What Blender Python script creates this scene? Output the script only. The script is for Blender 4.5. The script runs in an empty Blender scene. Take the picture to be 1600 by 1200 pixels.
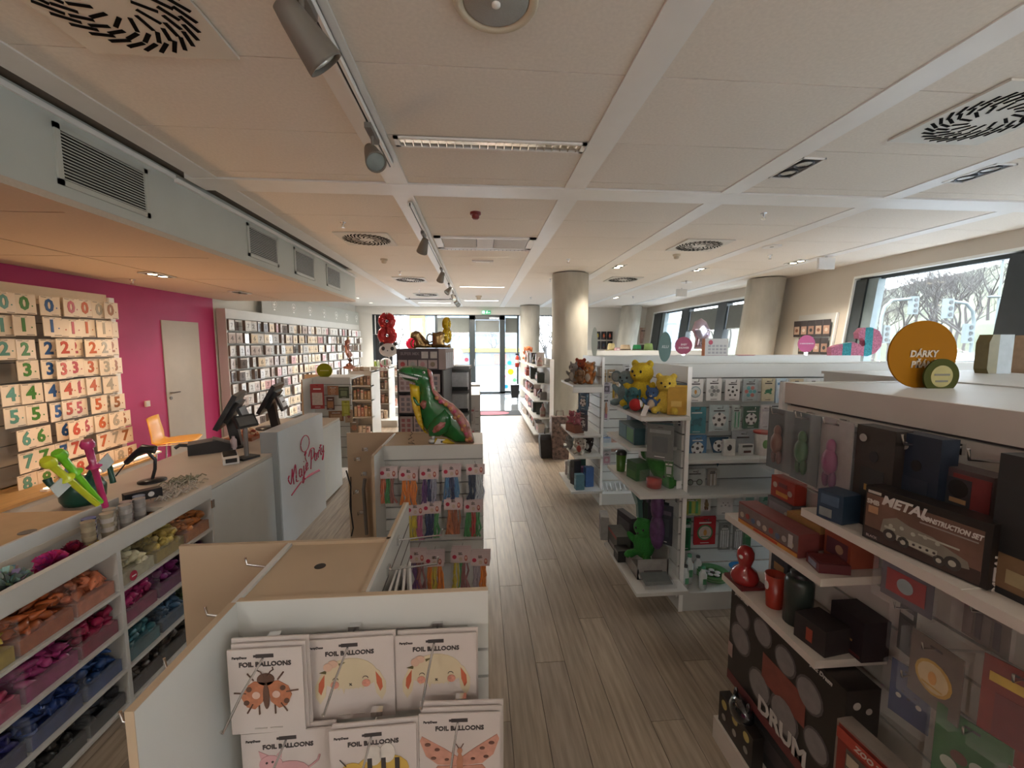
import bpy, bmesh, math, random
from mathutils import Vector, Matrix, Euler
S = bpy.context.scene
COL = S.collection
R = random.Random(7)
PI = math.pi
# ---------------------------------------------------------------- camera
F0 = 650.0
PITCH = math.atan(63/F0)
YAW = math.asin(51/math.sqrt(51**2+63**2+F0**2))
CZ = 1.72; ZC = 2.97
cam = bpy.data.cameras.new('camera'); cam.sensor_width = 36; cam.lens = F0/1600*36
cam.clip_start = .05; cam.clip_end = 600
co = bpy.data.objects.new('camera', cam); COL.objects.link(co)
co.location = (0, 0, CZ); co.rotation_euler = (PI/2-PITCH, 0, -YAW)
S.camera = co
# ---------------------------------------------------------------- sky, exposure
W = bpy.data.worlds.new('sky'); S.world = W; W.use_nodes = True
nt = W.node_tree; bg = nt.nodes['Background']
tc = nt.nodes.new('ShaderNodeTexCoord'); sx = nt.nodes.new('ShaderNodeSeparateXYZ')
rp = nt.nodes.new('ShaderNodeValToRGB')
rp.color_ramp.elements[0].position = 0.0; rp.color_ramp.elements[0].color = (.86, .95, 1, 1)
rp.color_ramp.elements[1].position = .6; rp.color_ramp.elements[1].color = (.70, .83, .98, 1)
nt.links.new(tc.outputs['Generated'], sx.inputs[0]); nt.links.new(sx.outputs['Z'], rp.inputs[0])
nt.links.new(rp.outputs[0], bg.inputs[0]); bg.inputs[1].default_value = 3.8
S.view_settings.view_transform = 'Standard'; S.view_settings.look = 'None'
S.view_settings.gamma = 1; S.view_settings.use_curve_mapping = False
S.view_settings.exposure = 2.3
try:
    S.cycles.use_denoising = True
    S.cycles.max_bounces = 8; S.cycles.diffuse_bounces = 5; S.cycles.glossy_bounces = 3
    S.cycles.transmission_bounces = 6; S.cycles.transparent_max_bounces = 12
    S.cycles.caustics_reflective = False; S.cycles.caustics_refractive = False
    S.cycles.sample_clamp_indirect = 4
except Exception: pass

def lamp(kind, name, loc, power, color, size=.3, sizey=None, rot=(0, 0, 0), spot=None, parent=None):
    l = bpy.data.lights.new(name, kind); l.energy = power; l.color = color
    if kind == 'AREA':
        l.size = size
        if sizey: l.shape = 'RECTANGLE'; l.size_y = sizey
    else: l.shadow_soft_size = size
    if spot: l.spot_size = spot; l.spot_blend = .6
    o = bpy.data.objects.new(name, l); COL.objects.link(o); o.location = loc; o.rotation_euler = rot
    return o
# ---------------------------------------------------------------- pixel helpers: a picture point on a known plane
FW = Vector((math.sin(YAW)*math.cos(PITCH), math.cos(YAW)*math.cos(PITCH), -math.sin(PITCH)))
RT = Vector((math.cos(YAW), -math.sin(YAW), 0))
UP = Vector((math.sin(YAW)*math.sin(PITCH), math.cos(YAW)*math.sin(PITCH), math.cos(PITCH)))
CP = Vector((0, 0, CZ))
def at(u, v, x=None, y=None, z=None):
    d = FW + RT*((u-800)/F0) + UP*((600-v)/F0)
    if x is not None: t = x/d[0]
    elif y is not None: t = y/d[1]
    else: t = (z-CZ)/d[2]
    return CP + d*t
# ---------------------------------------------------------------- materials
MATS = {}
def mat(name, col, rough=.6, metal=0, noise=0, scale=8, emit=None, trans=0, alpha=1, spec=.5, bump=0, stretch=None, clear=0, col2=None):
    if name in MATS: return MATS[name]
    m = bpy.data.materials.new(name); m.use_nodes = True; n = m.node_tree.nodes; L = m.node_tree.links
    b = n['Principled BSDF']; c = tuple(col)+(1,)
    b.inputs['Base Color'].default_value = c; b.inputs['Roughness'].default_value = rough
    b.inputs['Metallic'].default_value = metal; b.inputs['Specular IOR Level'].default_value = spec
    if trans: b.inputs['Transmission Weight'].default_value = trans
    if alpha < 1: b.inputs['Alpha'].default_value = alpha
    if clear: b.inputs['Coat Weight'].default_value = clear
    if emit: b.inputs['Emission Color'].default_value = tuple(emit[:3])+(1,); b.inputs['Emission Strength'].default_value = emit[3]
    if noise or bump:
        t = n.new('ShaderNodeTexCoord'); nz = n.new('ShaderNodeTexNoise'); nz.inputs['Scale'].default_value = scale
        nz.inputs['Detail'].default_value = 5; src = t.outputs['Object']
        if stretch:
            mp = n.new('ShaderNodeMapping'); mp.inputs['Scale'].default_value = stretch; L.new(src, mp.inputs[0]); src = mp.outputs[0]
        L.new(src, nz.inputs['Vector'])
        if noise:
            r = n.new('ShaderNodeValToRGB'); r.color_ramp.elements[0].position = .3; r.color_ramp.elements[1].position = .7
            k = 1-noise; r.color_ramp.elements[0].color = tuple(x*k for x in col)+(1,)
            r.color_ramp.elements[1].color = (tuple(col2) if col2 else tuple(min(1, x*(1+noise*.6)) for x in col))+(1,)
            L.new(nz.outputs[0], r.inputs[0]); L.new(r.outputs[0], b.inputs['Base Color'])
        if bump:
            bp = n.new('ShaderNodeBump'); bp.inputs['Strength'].default_value = bump; bp.inputs['Distance'].default_value = .01
            L.new(nz.outputs[0], bp.inputs['Height']); L.new(bp.outputs[0], b.inputs['Normal'])
    MATS[name] = m; return m
def cm(c, rough=.5, **k):            # quick plain colour
    return mat('c_%d_%d_%d_%d' % (round(c[0]*200), round(c[1]*200), round(c[2]*200), round(rough*20)), c, rough, noise=.12, scale=30, **k)
WHITE = mat('white_laminate', (.60, .60, .575), .45, noise=.03, scale=3)
WHITE2 = mat('white_paint', (.74, .72, .67), .7, noise=.03, scale=2)
TAN = mat('raw_board_edge', (.58, .46, .34), .6, noise=.06, scale=5)
CEIL = mat('ceiling_tile', (.88, .825, .755), .9, noise=.05, scale=60, bump=.05)
METALW = mat('white_metal_strip', (.92, .91, .89), .4, noise=.02)
SOFF = mat('soffit_paint', (.56, .60, .58), .7, noise=.03, scale=3)
MAG = mat('magenta_paint', (.46, .025, .14), .6, noise=.06, scale=4)
BLACKM = mat('black_metal', (.012, .013, .015), .4, noise=.1)
BLACKP = mat('black_plastic', (.015, .015, .017), .35, noise=.1)
GREYP = mat('grey_plastic', (.18, .17, .16), .5, noise=.05)
CHROME = mat('chrome', (.75, .75, .75), .22, metal=1, noise=.05)
MATTE = mat('matte_black', (.008, .008, .008), .9, spec=.05, noise=.1)
SLOT = mat('slat_groove', (.10, .09, .085), .7, noise=.1)
CARD = mat('white_card', (.72, .70, .68), .55, noise=.03, scale=10)
CARDW = mat('cream_card', (.80, .68, .52), .6, noise=.04, scale=10)
GLASS = mat('window_glass', (.95, 1, 1), .02, alpha=.08, spec=.6)
FOILBAG = mat('clear_bag', (.85, .87, .88), .12, alpha=.07, spec=.9, bump=.6, scale=25)
DARKT = mat('dark_text', (.05, .04, .04), .7, noise=.05)
REDT = mat('red_print', (.45, .03, .07), .5, noise=.05)
CONC = mat('concrete', (.42, .39, .33), .8, noise=.22, scale=3, bump=.15, stretch=(1, 1, .35), col2=(.52, .49, .42))
WOOD = mat('oak_plank', (.27, .215, .165), .42, noise=.3, scale=5, bump=.06, stretch=(9, .7, 1))
# ---------------------------------------------------------------- mesh builder
class MB:
    def __init__(s, m=None): s.v = []; s.f = []; s.mi = []; s.sm = []; s.ms = []; s.M = None; s.cur = 0; s.mat(m or WHITE)
    def mat(s, m):
        if m not in s.ms: s.ms.append(m)
        s.cur = s.ms.index(m); return s
    def add(s, vs, fs, smooth=False):
        o = len(s.v)
        for p in vs:
            p = Vector(p)
            if s.M is not None: p = s.M @ p
            s.v.append(tuple(p))
        for f in fs: s.f.append([i+o for i in f]); s.mi.append(s.cur); s.sm.append(smooth)
        return s
    def bx(s, x0, x1, y0, y1, z0, z1):
        v = [(x, y, z) for x in (x0, x1) for y in (y0, y1) for z in (z0, z1)]
        return s.add(v, [(0, 1, 3, 2), (4, 6, 7, 5), (0, 4, 5, 1), (2, 3, 7, 6), (0, 2, 6, 4), (1, 5, 7, 3)])
    def box(s, c, d, rz=0, rx=0, ry=0):
        old = s.M; m = Matrix.Translation(c) @ Euler((rx, ry, rz)).to_matrix().to_4x4()
        s.M = (old @ m) if old is not None else m
        s.bx(-d[0]/2, d[0]/2, -d[1]/2, d[1]/2, -d[2]/2, d[2]/2); s.M = old; return s
    def ring_loft(s, rings, caps=True, smooth=True):
        n = len(rings[0]); vs = [p for r in rings for p in r]; fs = []
        for k in range(len(rings)-1):
            for i in range(n):
                j = (i+1) % n; fs.append((k*n+i, k*n+j, (k+1)*n+j, (k+1)*n+i))
        s.add(vs, fs, smooth)
        if caps: s.add(rings[0], [tuple(range(n))[::-1]]); s.add(rings[-1], [tuple(range(n))])
        return s
    def lathe(s, prof, n=16, c=(0, 0, 0), axis='z', smooth=True, caps=True):
        rs = []
        for r, h in prof:
            ring = []
            for i in range(n):
                a = 2*PI*i/n; p = (r*math.cos(a), r*math.sin(a), h)
                if axis == 'x': p = (h, p[0], p[1])
                elif axis == 'y': p = (p[0], h, p[1])
                ring.append((p[0]+c[0], p[1]+c[1], p[2]+c[2]))
            rs.append(ring)
        return s.ring_loft(rs, caps, smooth)
    def tube(s, pts, r, n=6, caps=True, closed=False):
        pts = [Vector(p) for p in pts]; rs = []; K = len(pts)
        rr = r if isinstance(r, (list, tuple)) else [r]*K
        ref = None
        for i, p in enumerate(pts):
            if closed: d = pts[(i+1) % K]-pts[(i-1) % K]
            else: d = pts[min(i+1, K-1)]-pts[max(i-1, 0)]
            if d.length < 1e-9: d = Vector((0, 0, 1))
            d.normalize()
            if ref is None: ref = Vector((0, 0, 1)) if abs(d.z) < .9 else Vector((1, 0, 0))
            a = d.cross(ref); 
            if a.length < 1e-6: a = d.cross(Vector((0, 1, 0)))
            a.normalize(); b = a.cross(d); ref = b if False else ref
            rs.append([tuple(p+a*rr[i]*math.cos(2*PI*k/n)+b*rr[i]*math.sin(2*PI*k/n)) for k in range(n)])
        if closed: rs.append(rs[0]); caps = False
        return s.ring_loft(rs, caps)
    def ell(s, c, r, n=12, m=8, rot=None):
        vs = []; fs = []; rm = Euler(rot).to_matrix() if rot else None
        for j in range(m+1):
            t = PI*j/m
            for i in range(n):
                a = 2*PI*i/n; p = Vector((r[0]*math.sin(t)*math.cos(a), r[1]*math.sin(t)*math.sin(a), r[2]*math.cos(t)))
                if rm: p = rm @ p
                vs.append((p.x+c[0], p.y+c[1], p.z+c[2]))
        for j in range(m):
            for i in range(n):
                k = (i+1) % n; fs.append((j*n+i, (j+1)*n+i, (j+1)*n+k, j*n+k))
        return s.add(vs, fs, True)
    def prism(s, poly, y0, y1, smooth=False):      # polygon given in x,z; thickness along y
        n = len(poly); a = [(p[0], y0, p[1]) for p in poly]; b = [(p[0], y1, p[1]) for p in poly]
        s.add(a+b, [(i, (i+1) % n, n+(i+1) % n, n+i) for i in range(n)], smooth)
        s.add(a, [tuple(range(n))[::-1]]); s.add(b, [tuple(range(n))]); return s
    def prismz(s, poly, z0, z1):
        n = len(poly); a = [(p[0], p[1], z0) for p in poly]; b = [(p[0], p[1], z1) for p in poly]
        s.add(a+b, [(i, (i+1) % n, n+(i+1) % n, n+i) for i in range(n)])
        s.add(a, [tuple(range(n))[::-1]]); s.add(b, [tuple(range(n))]); return s
    def text(s, body, size, pos, rot=(PI/2, 0, 0), depth=.001, shear=0, align='CENTER', wide=1):
        key = (body, shear, align)
        if key not in TXT:
            c = bpy.data.curves.new('t', 'FONT'); c.body = body; c.size = 1; c.extrude = .02; c.shear = shear
            c.align_x = align; c.align_y = 'CENTER'; c.resolution_u = 2; c.offset = .035
            o = bpy.data.objects.new('t', c); COL.objects.link(o)
            me = bpy.data.meshes.new_from_object(o.evaluated_get(bpy.context.evaluated_depsgraph_get()))
            TXT[key] = ([tuple(v.co) for v in me.vertices], [tuple(p.vertices) for p in me.polygons])
            bpy.data.objects.remove(o); bpy.data.curves.remove(c); bpy.data.meshes.remove(me)
        vs, fs = TXT[key]; m = Matrix.Translation(pos) @ Euler(rot).to_matrix().to_4x4()
        s.add([m @ Vector((x*size*wide, y*size, z*depth/.02)) for x, y, z in vs], fs); return s
    def mesh(s, name):
        me = bpy.data.meshes.new(name); me.from_pydata(s.v, [], s.f)
        for m in s.ms: me.materials.append(m)
        me.polygons.foreach_set('material_index', s.mi); me.polygons.foreach_set('use_smooth', s.sm)
        me.update()
        return me
    def build(s, name, parent=None, recalc=True):
        me = s.mesh(name)
        if recalc:
            b = bmesh.new(); b.from_mesh(me); bmesh.ops.recalc_face_normals(b, faces=b.faces); b.to_mesh(me); b.free()
        return link(name, me, parent)
TXT = {}
def link(name, me, parent=None, loc=None, rz=None):
    o = bpy.data.objects.new(name, me); COL.objects.link(o)
    if parent is not None: o.parent = parent
    if loc is not None: o.location = loc
    if rz is not None: o.rotation_euler = (0, 0, rz)
    return o
def thing(name, label, cat, loc=(0, 0, 0), rz=0, group=None, rot=None):
    o = bpy.data.objects.new(name, None); COL.objects.link(o); o.location = loc
    o.rotation_euler = rot if rot else (0, 0, rz); o.empty_display_size = .1
    return tag(o, label, cat, group)
def tag(o, label, cat, group=None, kind=None):
    o['label'] = label; o['category'] = cat
    if group: o['group'] = group
    if kind: o['kind'] = kind
    return o
def place(o, loc, rz=0, rot=None):
    o.location = loc; o.rotation_euler = rot if rot else (0, 0, rz); return o
def struct(name, mb, parent=None):
    o = mb.build(name, parent)
    if parent is None: o['kind'] = 'structure'
    return o
def clone(root, label=None, group=None, loc=None, rz=None, rot=None):
    def cp(o, par):
        c = o.copy(); COL.objects.link(c)
        if par is not None: c.parent = par
        for ch in KIDS(o): cp(ch, c)
        return c
    r = cp(root, None)
    if label: r['label'] = label
    if group: r['group'] = group
    if loc is not None: r.location = loc
    if rz is not None: r.rotation_euler = (0, 0, rz)
    if rot is not None: r.rotation_euler = rot
    return r
def KIDS(o): return list(o.children)
def arc(cx, cz, r, a0, a1, n=12, ry=None):
    return [(cx+r*math.cos(a0+(a1-a0)*i/n), cz+(ry or r)*math.sin(a0+(a1-a0)*i/n)) for i in range(n+1)]
# ================================================================ SETTING
# ---- ceiling: plaster backing, tile panels, metal strips
cl = struct('ceiling', MB(mat('ceiling_void', (.16, .14, .12), .9)).bx(-4.7, 7.2, -5.4, 15.6, ZC+.03, ZC+.12))
strips = [-2.05, -.63, .775, 2.09, 3.54, 4.98]
for i, x in enumerate(strips):
    y0 = -5.2
    link('metal_strip', MB(METALW).bx(-.085, .085, y0, 15.1, ZC-.008, ZC+.03).mesh('metal_strip'), cl, (x, 0, 0))
link('metal_strip', MB(METALW).bx(-2.2, 6.2, 3.44, 3.69, ZC-.012, ZC+.03).mesh('metal_strip'), cl)
joints = [-4.85, -4.2, -3.6, -2.97, -2.35, -1.72, -1.1, -.47, .15, .78, 1.4, 2.03, 2.68, 3.31, 3.43, None] + [3.7+.625*k for k in range(19)]
cols = [(-4.6, -2.14), (-1.965, -.715), (-.545, .69), (.86, 2.005), (2.175, 3.455), (3.63, 4.89), (5.07, 6.2)]
holes = {(1, 1.4), (4, 2.03), (4, 4.95), (1, 4.95), (1, 8.075), (1, 10.575), (4, 8.075)}
PM = {}
for ci, (xa, xb) in enumerate(cols):
    for a, b in zip(joints[:-1], joints[1:]):
        if a is None or b is None: continue
        if ci == 0 and b < 7.6: continue
        w = round(xb-xa, 3); d = round(b-a, 3)
        if (w, d) not in PM:
            PM[(w, d)] = MB(CEIL).bx(.002, w-.002, .003, d-.003, 0, .03).mesh('ceiling_panel')
        link('ceiling_panel', PM[(w, d)], cl, (xa, a, ZC-.001*R.random()))
# ---- lowered soffit over the counter
sf = struct('ceiling_soffit', MB(SOFF).bx(-4.7, -2.26, -5.2, 7.95, 2.52, ZC+.02))
link('white_trim', MB(METALW).bx(-2.262, -2.245, -5.2, 3.42, ZC-.03, ZC+.0).mesh('white_trim'), sf)
link('white_trim', MB(METALW).bx(-2.262, -2.235, 3.42, 7.95, ZC-.05, ZC-.02).mesh('white_trim'), sf)
SOFC = mat('soffit_tile', (.62, .52, .43), .85, noise=.04, scale=50)
for k in range(7):
    a = -1.2+1.31*k
    for xa, xb in ((-4.55, -3.5), (-3.48, -2.42)):
        link('soffit_panel', MB(SOFC).bx(xa, xb, .005, 1.30, 0, .035).mesh('soffit_panel'), sf, (0, a, 2.487))
link('soffit_border', MB(SOFC).bx(-2.41, -2.262, -5.2, 7.95, 2.482, 2.53).mesh('soffit_border'), sf)
# ---- walls
wl = struct('wall_left', MB(MAG).bx(-4.7, -4.56, -5.3, 7.62, 0, 2.6))
wb = struct('wall_left_far', MB(WHITE2).prismz([(-4.56, 7.62), (-4.12, 14.4), (-4.7, 14.5), (-4.7, 7.62)], 0, ZC+.03))
struct('wall_back', MB(WHITE2).bx(-4.7, 6.3, -5.42, -5.3, 0, ZC+.05))
# far wall y=14.4 with a window band (3 bays), door
fw = MB(WHITE2)
fw.bx(-4.7, -3.58, 14.4, 14.6, 0, ZC+.03).bx(-3.58, 2.75, 14.4, 14.6, 2.70, ZC+.03).bx(2.75, 6.3, 14.4, 14.6, 0, ZC+.03)
struct('wall_far', fw)
# right facade leans outwards: x = 5.9-.12*(2.97-z)
def fx(z, off=0): return 5.9-.12*(ZC-z)+off
def slab(mb, y0, y1, z0, z1, o0=0, o1=.25):
    v = [(fx(z0, o0), y0, z0), (fx(z0, o1), y0, z0), (fx(z0, o1), y1, z0), (fx(z0, o0), y1, z0),
         (fx(z1, o0), y0, z1), (fx(z1, o1), y0, z1), (fx(z1, o1), y1, z1), (fx(z1, o0), y1, z1)]
    return mb.add(v, [(0, 1, 2, 3), (4, 5, 6, 7), (0, 1, 5, 4), (1, 2, 6, 5), (2, 3, 7, 6), (3, 0, 4, 7)])
rw = MB(mat('facade_wall_paint', (.60, .55, .48), .75, noise=.04, scale=2))
slab(rw, -5.3, 14.5, 2.76, ZC+.03); slab(rw, -5.3, 14.5, 0, .55); slab(rw, -5.3, -4.9, .55, 2.76)
slab(rw, 6.22, 8.3, .55, 2.76); slab(rw, 13.78, 14.5, .55, 2.76)
struct('wall_right', rw)
FRAME = mat('dark_window_frame', (.03, .04, .045), .35, noise=.1)
REV = mat('white_reveal', (.82, .84, .82), .5, noise=.02)
GRY = mat('bluegrey_frame', (.20, .26, .28), .4, noise=.1)
BLIND = mat('grey_roller_blind', (.16, .17, .155), .8, noise=.05)
def window(n, y0, y1, posts, blinds):
    w = bpy.data.objects.new('window_%d' % n, None); COL.objects.link(w); w['kind'] = 'structure'; w.location = (5.6, y0, .55)
    def add(nm, mb):
        o = mb.build(nm); o.parent = w; o.matrix_parent_inverse = Matrix.Translation((-5.6, -y0, -.55)); return o
    m = MB(REV); slab(m, y0, y1, 2.73, 2.765, -.005, .2); slab(m, y1-.02, y1+.005, .55, 2.74, -.005, .2); slab(m, y0-.005, y0+.02, .55, 2.74, -.005, .2); slab(m, y0, y1, .54, .6, -.06, .2); add('window_reveal', m)
    m = MB(FRAME); slab(m, y0, y1, 2.68, 2.73, .10, .17); slab(m, y0, y1, .6, .66, .10, .17); add('window_frame', m)
    for a, b, c in posts:
        m = MB(FRAME if c else GRY); slab(m, a, b, .62, 2.70, .03 if c else .06, .18); add('mullion', m)
    m = MB(GLASS); slab(m, y0, y1, .64, 2.70, .13, .14); add('pane', m)
    for a, b, z in blinds:
        m = MB(BLIND); slab(m, a, b, z, 2.62, .085, .09); add('roller_blind', m)
        m = MB(CHROME); slab(m, a, b, z-.02, z, .08, .095); add('blind_rail', m)
window(1, -4.9, 6.22, [(6.02, 6.2, 1), (5.86, 6.02, 0), (3.9, 4.3, 1), (1.7, 2.1, 1), (-.5, -.1, 1), (-2.7, -2.3, 1)], [(2.1, 3.85, 2.2)])
window(2, 8.3, 13.78, [(13.2, 13.76, 1), (12.98, 13.2, 0), (11.42, 11.85, 1), (9.62, 10.0, 1)], [(8.7, 9.6, 2.08), (10.0, 11.4, 2.08)])
# ---- far glazing
w = bpy.data.objects.new('window_3', None); COL.objects.link(w); w['kind'] = 'structure'; w.location = (-.4, 14.4, 0)
def fadd(nm, mb): 
    o = mb.build(nm); o.parent = w; o.matrix_parent_inverse = Matrix.Translation((.4, -14.4, 0)); return o
for a, b in ((-3.58, -3.5), (-1.50, -1.42), (1.30, 1.36), (2.69, 2.75)):
    fadd('mullion', MB(FRAME).bx(a, b, 14.44, 14.54, 0, 2.7))
fadd('window_frame', MB(FRAME).bx(-3.58, 2.75, 14.44, 14.54, 2.67, 2.70).bx(-3.58, -.36, 14.44, 14.54, 0, .08).bx(.88, 2.75, 14.44, 14.54, 0, .08))
fadd('blind_panel', MB(BLACKM).bx(-3.5, -2.95, 14.46, 14.5, .08, 2.67))
fadd('blind_panel_rail', MB(METALW).bx(-3.56, -2.95, 14.44, 14.455, 2.02, 2.04).bx(-3.50, -3.47, 14.44, 14.455, 2.02, 2.67))
fadd('pane', MB(GLASS).bx(-3.5, -1.5, 14.49, 14.5, .08, 2.67)); fadd('pane', MB(GLASS).bx(-1.42, -.36, 14.49, 14.5, .08, 2.67))
fadd('pane', MB(GLASS).bx(.88, 2.7, 14.49, 14.5, .08, 2.67))
for a, b in ((-1.42, -.32), (.90, 1.34)):
    fadd('roller_blind', MB(BLIND).bx(a, b, 14.47, 14.475, 2.11, 2.60)); fadd('blind_rail', MB(CHROME).bx(a, b, 14.46, 14.48, 2.09, 2.11))
d = bpy.data.objects.new('door_1', None); COL.objects.link(d); d['kind'] = 'structure'; d.location = (.26, 14.4, 0)
def dadd(nm, mb, par=None):
    o = mb.build(nm); o.parent = d; o.matrix_parent_inverse = Matrix.Translation((-.26, -14.4, 0)); return o
dadd('door_frame', MB(FRAME).bx(-.34, -.14, 14.36, 14.5, 0, 2.67).bx(.70, .88, 14.36, 14.5, 0, 2.67).bx(-.34, .88, 14.36, 14.5, 2.54, 2.67).bx(-.34, .88, 14.36, 14.5, 0, .06))
dadd('pane', MB(GLASS).bx(-.14, .70, 14.42, 14.43, .06, 2.54))
dadd('roller_blind', MB(BLIND).bx(-.13, .69, 14.45, 14.455, 2.11, 2.52))
dadd('door_handle', MB(CHROME).tube([(-.17, 14.33, .95), (-.17, 14.33, 1.2)], .012).tube([(-.17, 14.36, .97), (-.17, 14.33, .97)], .008).tube([(-.17, 14.36, 1.18), (-.17, 14.33, 1.18)], .008))
dadd('door_closer', MB(CHROME).bx(.35, .68, 14.33, 14.36, 2.56, 2.61))
# ---- door in the magenta wall
d2 = bpy.data.objects.new('door_2', None); COL.objects.link(d2); d2['kind'] = 'structure'; d2.location = (-4.56, 6.4, 0)
def d2add(nm, mb): o = mb.build(nm, d2); return o
d2add('door_leaf', MB(mat('grey_door', (.47, .42, .35), .6, noise=.05, scale=4)).bx(-.04, .012, 0, .79, 0, 2.06))
d2add('door_handle', MB(GREYP).tube([(.012, .07, 1.0), (.06, .07, 1.0), (.06, .2, 1.0)], .011))
d2add('key_plate', MB(GREYP).lathe([(.025, 0), (.025, .008)], 14, (.012, .07, .92), 'x'))
tag(place(MB(CARDW).bx(0, .02, -.04, .04, -.04, .04).mat(CARD).bx(.02, .026, -.03, .03, -.03, .03).build('light_switch'), (-4.56, 6.03, .90)), 'small white square light switch on the magenta wall beside the grey door', 'switch')
# ---- floor: base, oak planks, far grey tiles
fl = struct('floor', MB(mat('floor_screed', (.22, .18, .14), .6, noise=.1)).bx(-4.7, 6.3, -5.4, 14.6, -.12, -.021))
wm = [mat('oak_plank_%d' % i, c, .38, noise=.32, scale=4, bump=.05, stretch=(11, .8, 1)) for i, c in enumerate([(.35, .28, .21), (.32, .255, .19), (.38, .305, .23), (.30, .24, .185)])]
pm = [MB(m).bx(.0012, .1588, .0015, 1.7985, -.021, 0).mesh('plank') for m in wm]
n = 0
for i in range(27):
    x = -1.95+.16*i; off = (i*.73) % 1.8
    for k in range(6):
        y = -.3+1.8*k-off
        if y+1.8 < .9 or n >= 170: continue
        if y > 9.0: continue
        link('plank', pm[R.randrange(4)], fl, (x, y, 0)); n += 1
q = MB(wm[0]).bx(-4.6, -1.951, -5.3, 9.85, -.021, 0).bx(2.371, 6.2, -5.3, 9.85, -.021, 0).bx(-1.951, 2.371, -5.3, -.3, -.021, -.0005).bx(-1.95, 2.37, 8.9, 9.85, -.0215, -.0005).build('floorboards', fl); q['kind'] = 'stuff'
tl = [MB(mat('grey_floor_tile', (.17, .18, .19), .12, noise=.2, scale=3)).bx(.003, .597, .003, .597, -.02, 0).mesh('tile')]
st_ = MB(MATS['grey_floor_tile']).bx(.003, .597, .003, .33, -.02, 0).mesh('tile')
for i in range(12):
    for k in range(8): link('tile', tl[0] if k < 7 else st_, fl, (-3.6+.6*i, 9.86+.6*k, 0))
# ---- concrete columns
def column(cx, cy, r=.325, lean=0):
    m = MB(CONC)
    for a, b in ((0, 1.9), (1.905, ZC-.02)):
        m.ring_loft([[(cx+lean*(z-ZC)+r*math.cos(2*PI*i/40), cy+r*math.sin(2*PI*i/40), z) for i in range(40)] for z in (a, (a+b)/2, b)])
    m.ring_loft([[(cx+lean*(z-ZC)+(r-.006)*math.cos(2*PI*i/40), cy+(r-.006)*math.sin(2*PI*i/40), z) for i in range(40)] for z in (1.89, 1.915)])
    return m
for k, (cx, cy, ln) in enumerate([(1.635, 7.5, 0), (1.66, 13.75, 0), (5.52, 7.75, .12), (5.05, 13.6, .12)]):
    o = struct('column_%d' % (k+1), column(cx, cy, .325, ln))
# ================================================================ shared helpers for things
def RM(root): return Matrix.Translation(root.location) @ root.rotation_euler.to_matrix().to_4x4()
def wp(root, name, mb, label=None):      # a part given in world coordinates
    o = mb.build(name); o.parent = root; o.matrix_parent_inverse = RM(root).inverted()
    if label: o['label'] = label
    return o
def disc(m, cx, cz, rx, rz=None, y=-.001, t=.001, n=16, a0=0, a1=2*PI):
    rz = rz or rx
    if a1-a0 > 6.2: p = [(cx+rx*math.cos(2*PI*i/n), cz+rz*math.sin(2*PI*i/n)) for i in range(n)]
    else: p = [(cx+rx*math.cos(a0+(a1-a0)*i/n), cz+rz*math.sin(a0+(a1-a0)*i/n)) for i in range(n+1)]
    return m.prism(p, y-t, y)
MB.disc = disc
def rect(m, x0, x1, z0, z1, y=-.001, t=.001): return m.bx(x0, x1, y-t, y, z0, z1)
MB.rect = rect
def slats(root, x0, x1, y, z0, z1, n, axis='x', side=-1, th=.014, m=None):
    """slatwall: n boards with recessed grooves. axis 'x': boards run along x, face at y (facing side)."""
    h = (z1-z0)/n; m = m or WHITE
    if axis == 'x': me = MB(m).bx(0, x1-x0, -th/2, th/2, .004, h-.005).mesh('slat')
    else: me = MB(m).bx(-th/2, th/2, 0, x1-x0, .004, h-.005).mesh('slat')
    inv = RM(root).inverted()
    for i in range(n):
        o = link('slat', me, root); p = Vector((x0, y, z0+i*h)) if axis == 'x' else Vector((y, x0, z0+i*h))
        o.matrix_parent_inverse = inv; o.location = p
    g = MB(SLOT)
    if axis == 'x': g.bx(x0, x1, y-side*(th/2+.0), y-side*(th/2+.008), z0, z1)
    else: g.bx(y-side*(th/2), y-side*(th/2+.008), x0, x1, z0, z1)
    wp(root, 'backing_board', g)
def hook(root, p, d, L=.2, tip=.025, r=.0035):
    p = Vector(p); d = Vector(d).normalized(); q = p+d*L+Vector((0, 0, .015))
    m = MB(CHROME).tube([p, q, q+Vector((0, 0, tip))+d*.004], r, 6)
    s = Vector((0, 0, .012)); m.box(p, (.03 if abs(d.y) > .5 else .012, .012 if abs(d.y) > .5 else .03, .03))
    return wp(root, 'hook', m)
ORD = ['first', 'second', 'third', 'fourth', 'fifth', 'sixth', 'seventh', 'eighth', 'ninth', 'tenth', 'eleventh', 'twelfth']
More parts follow.
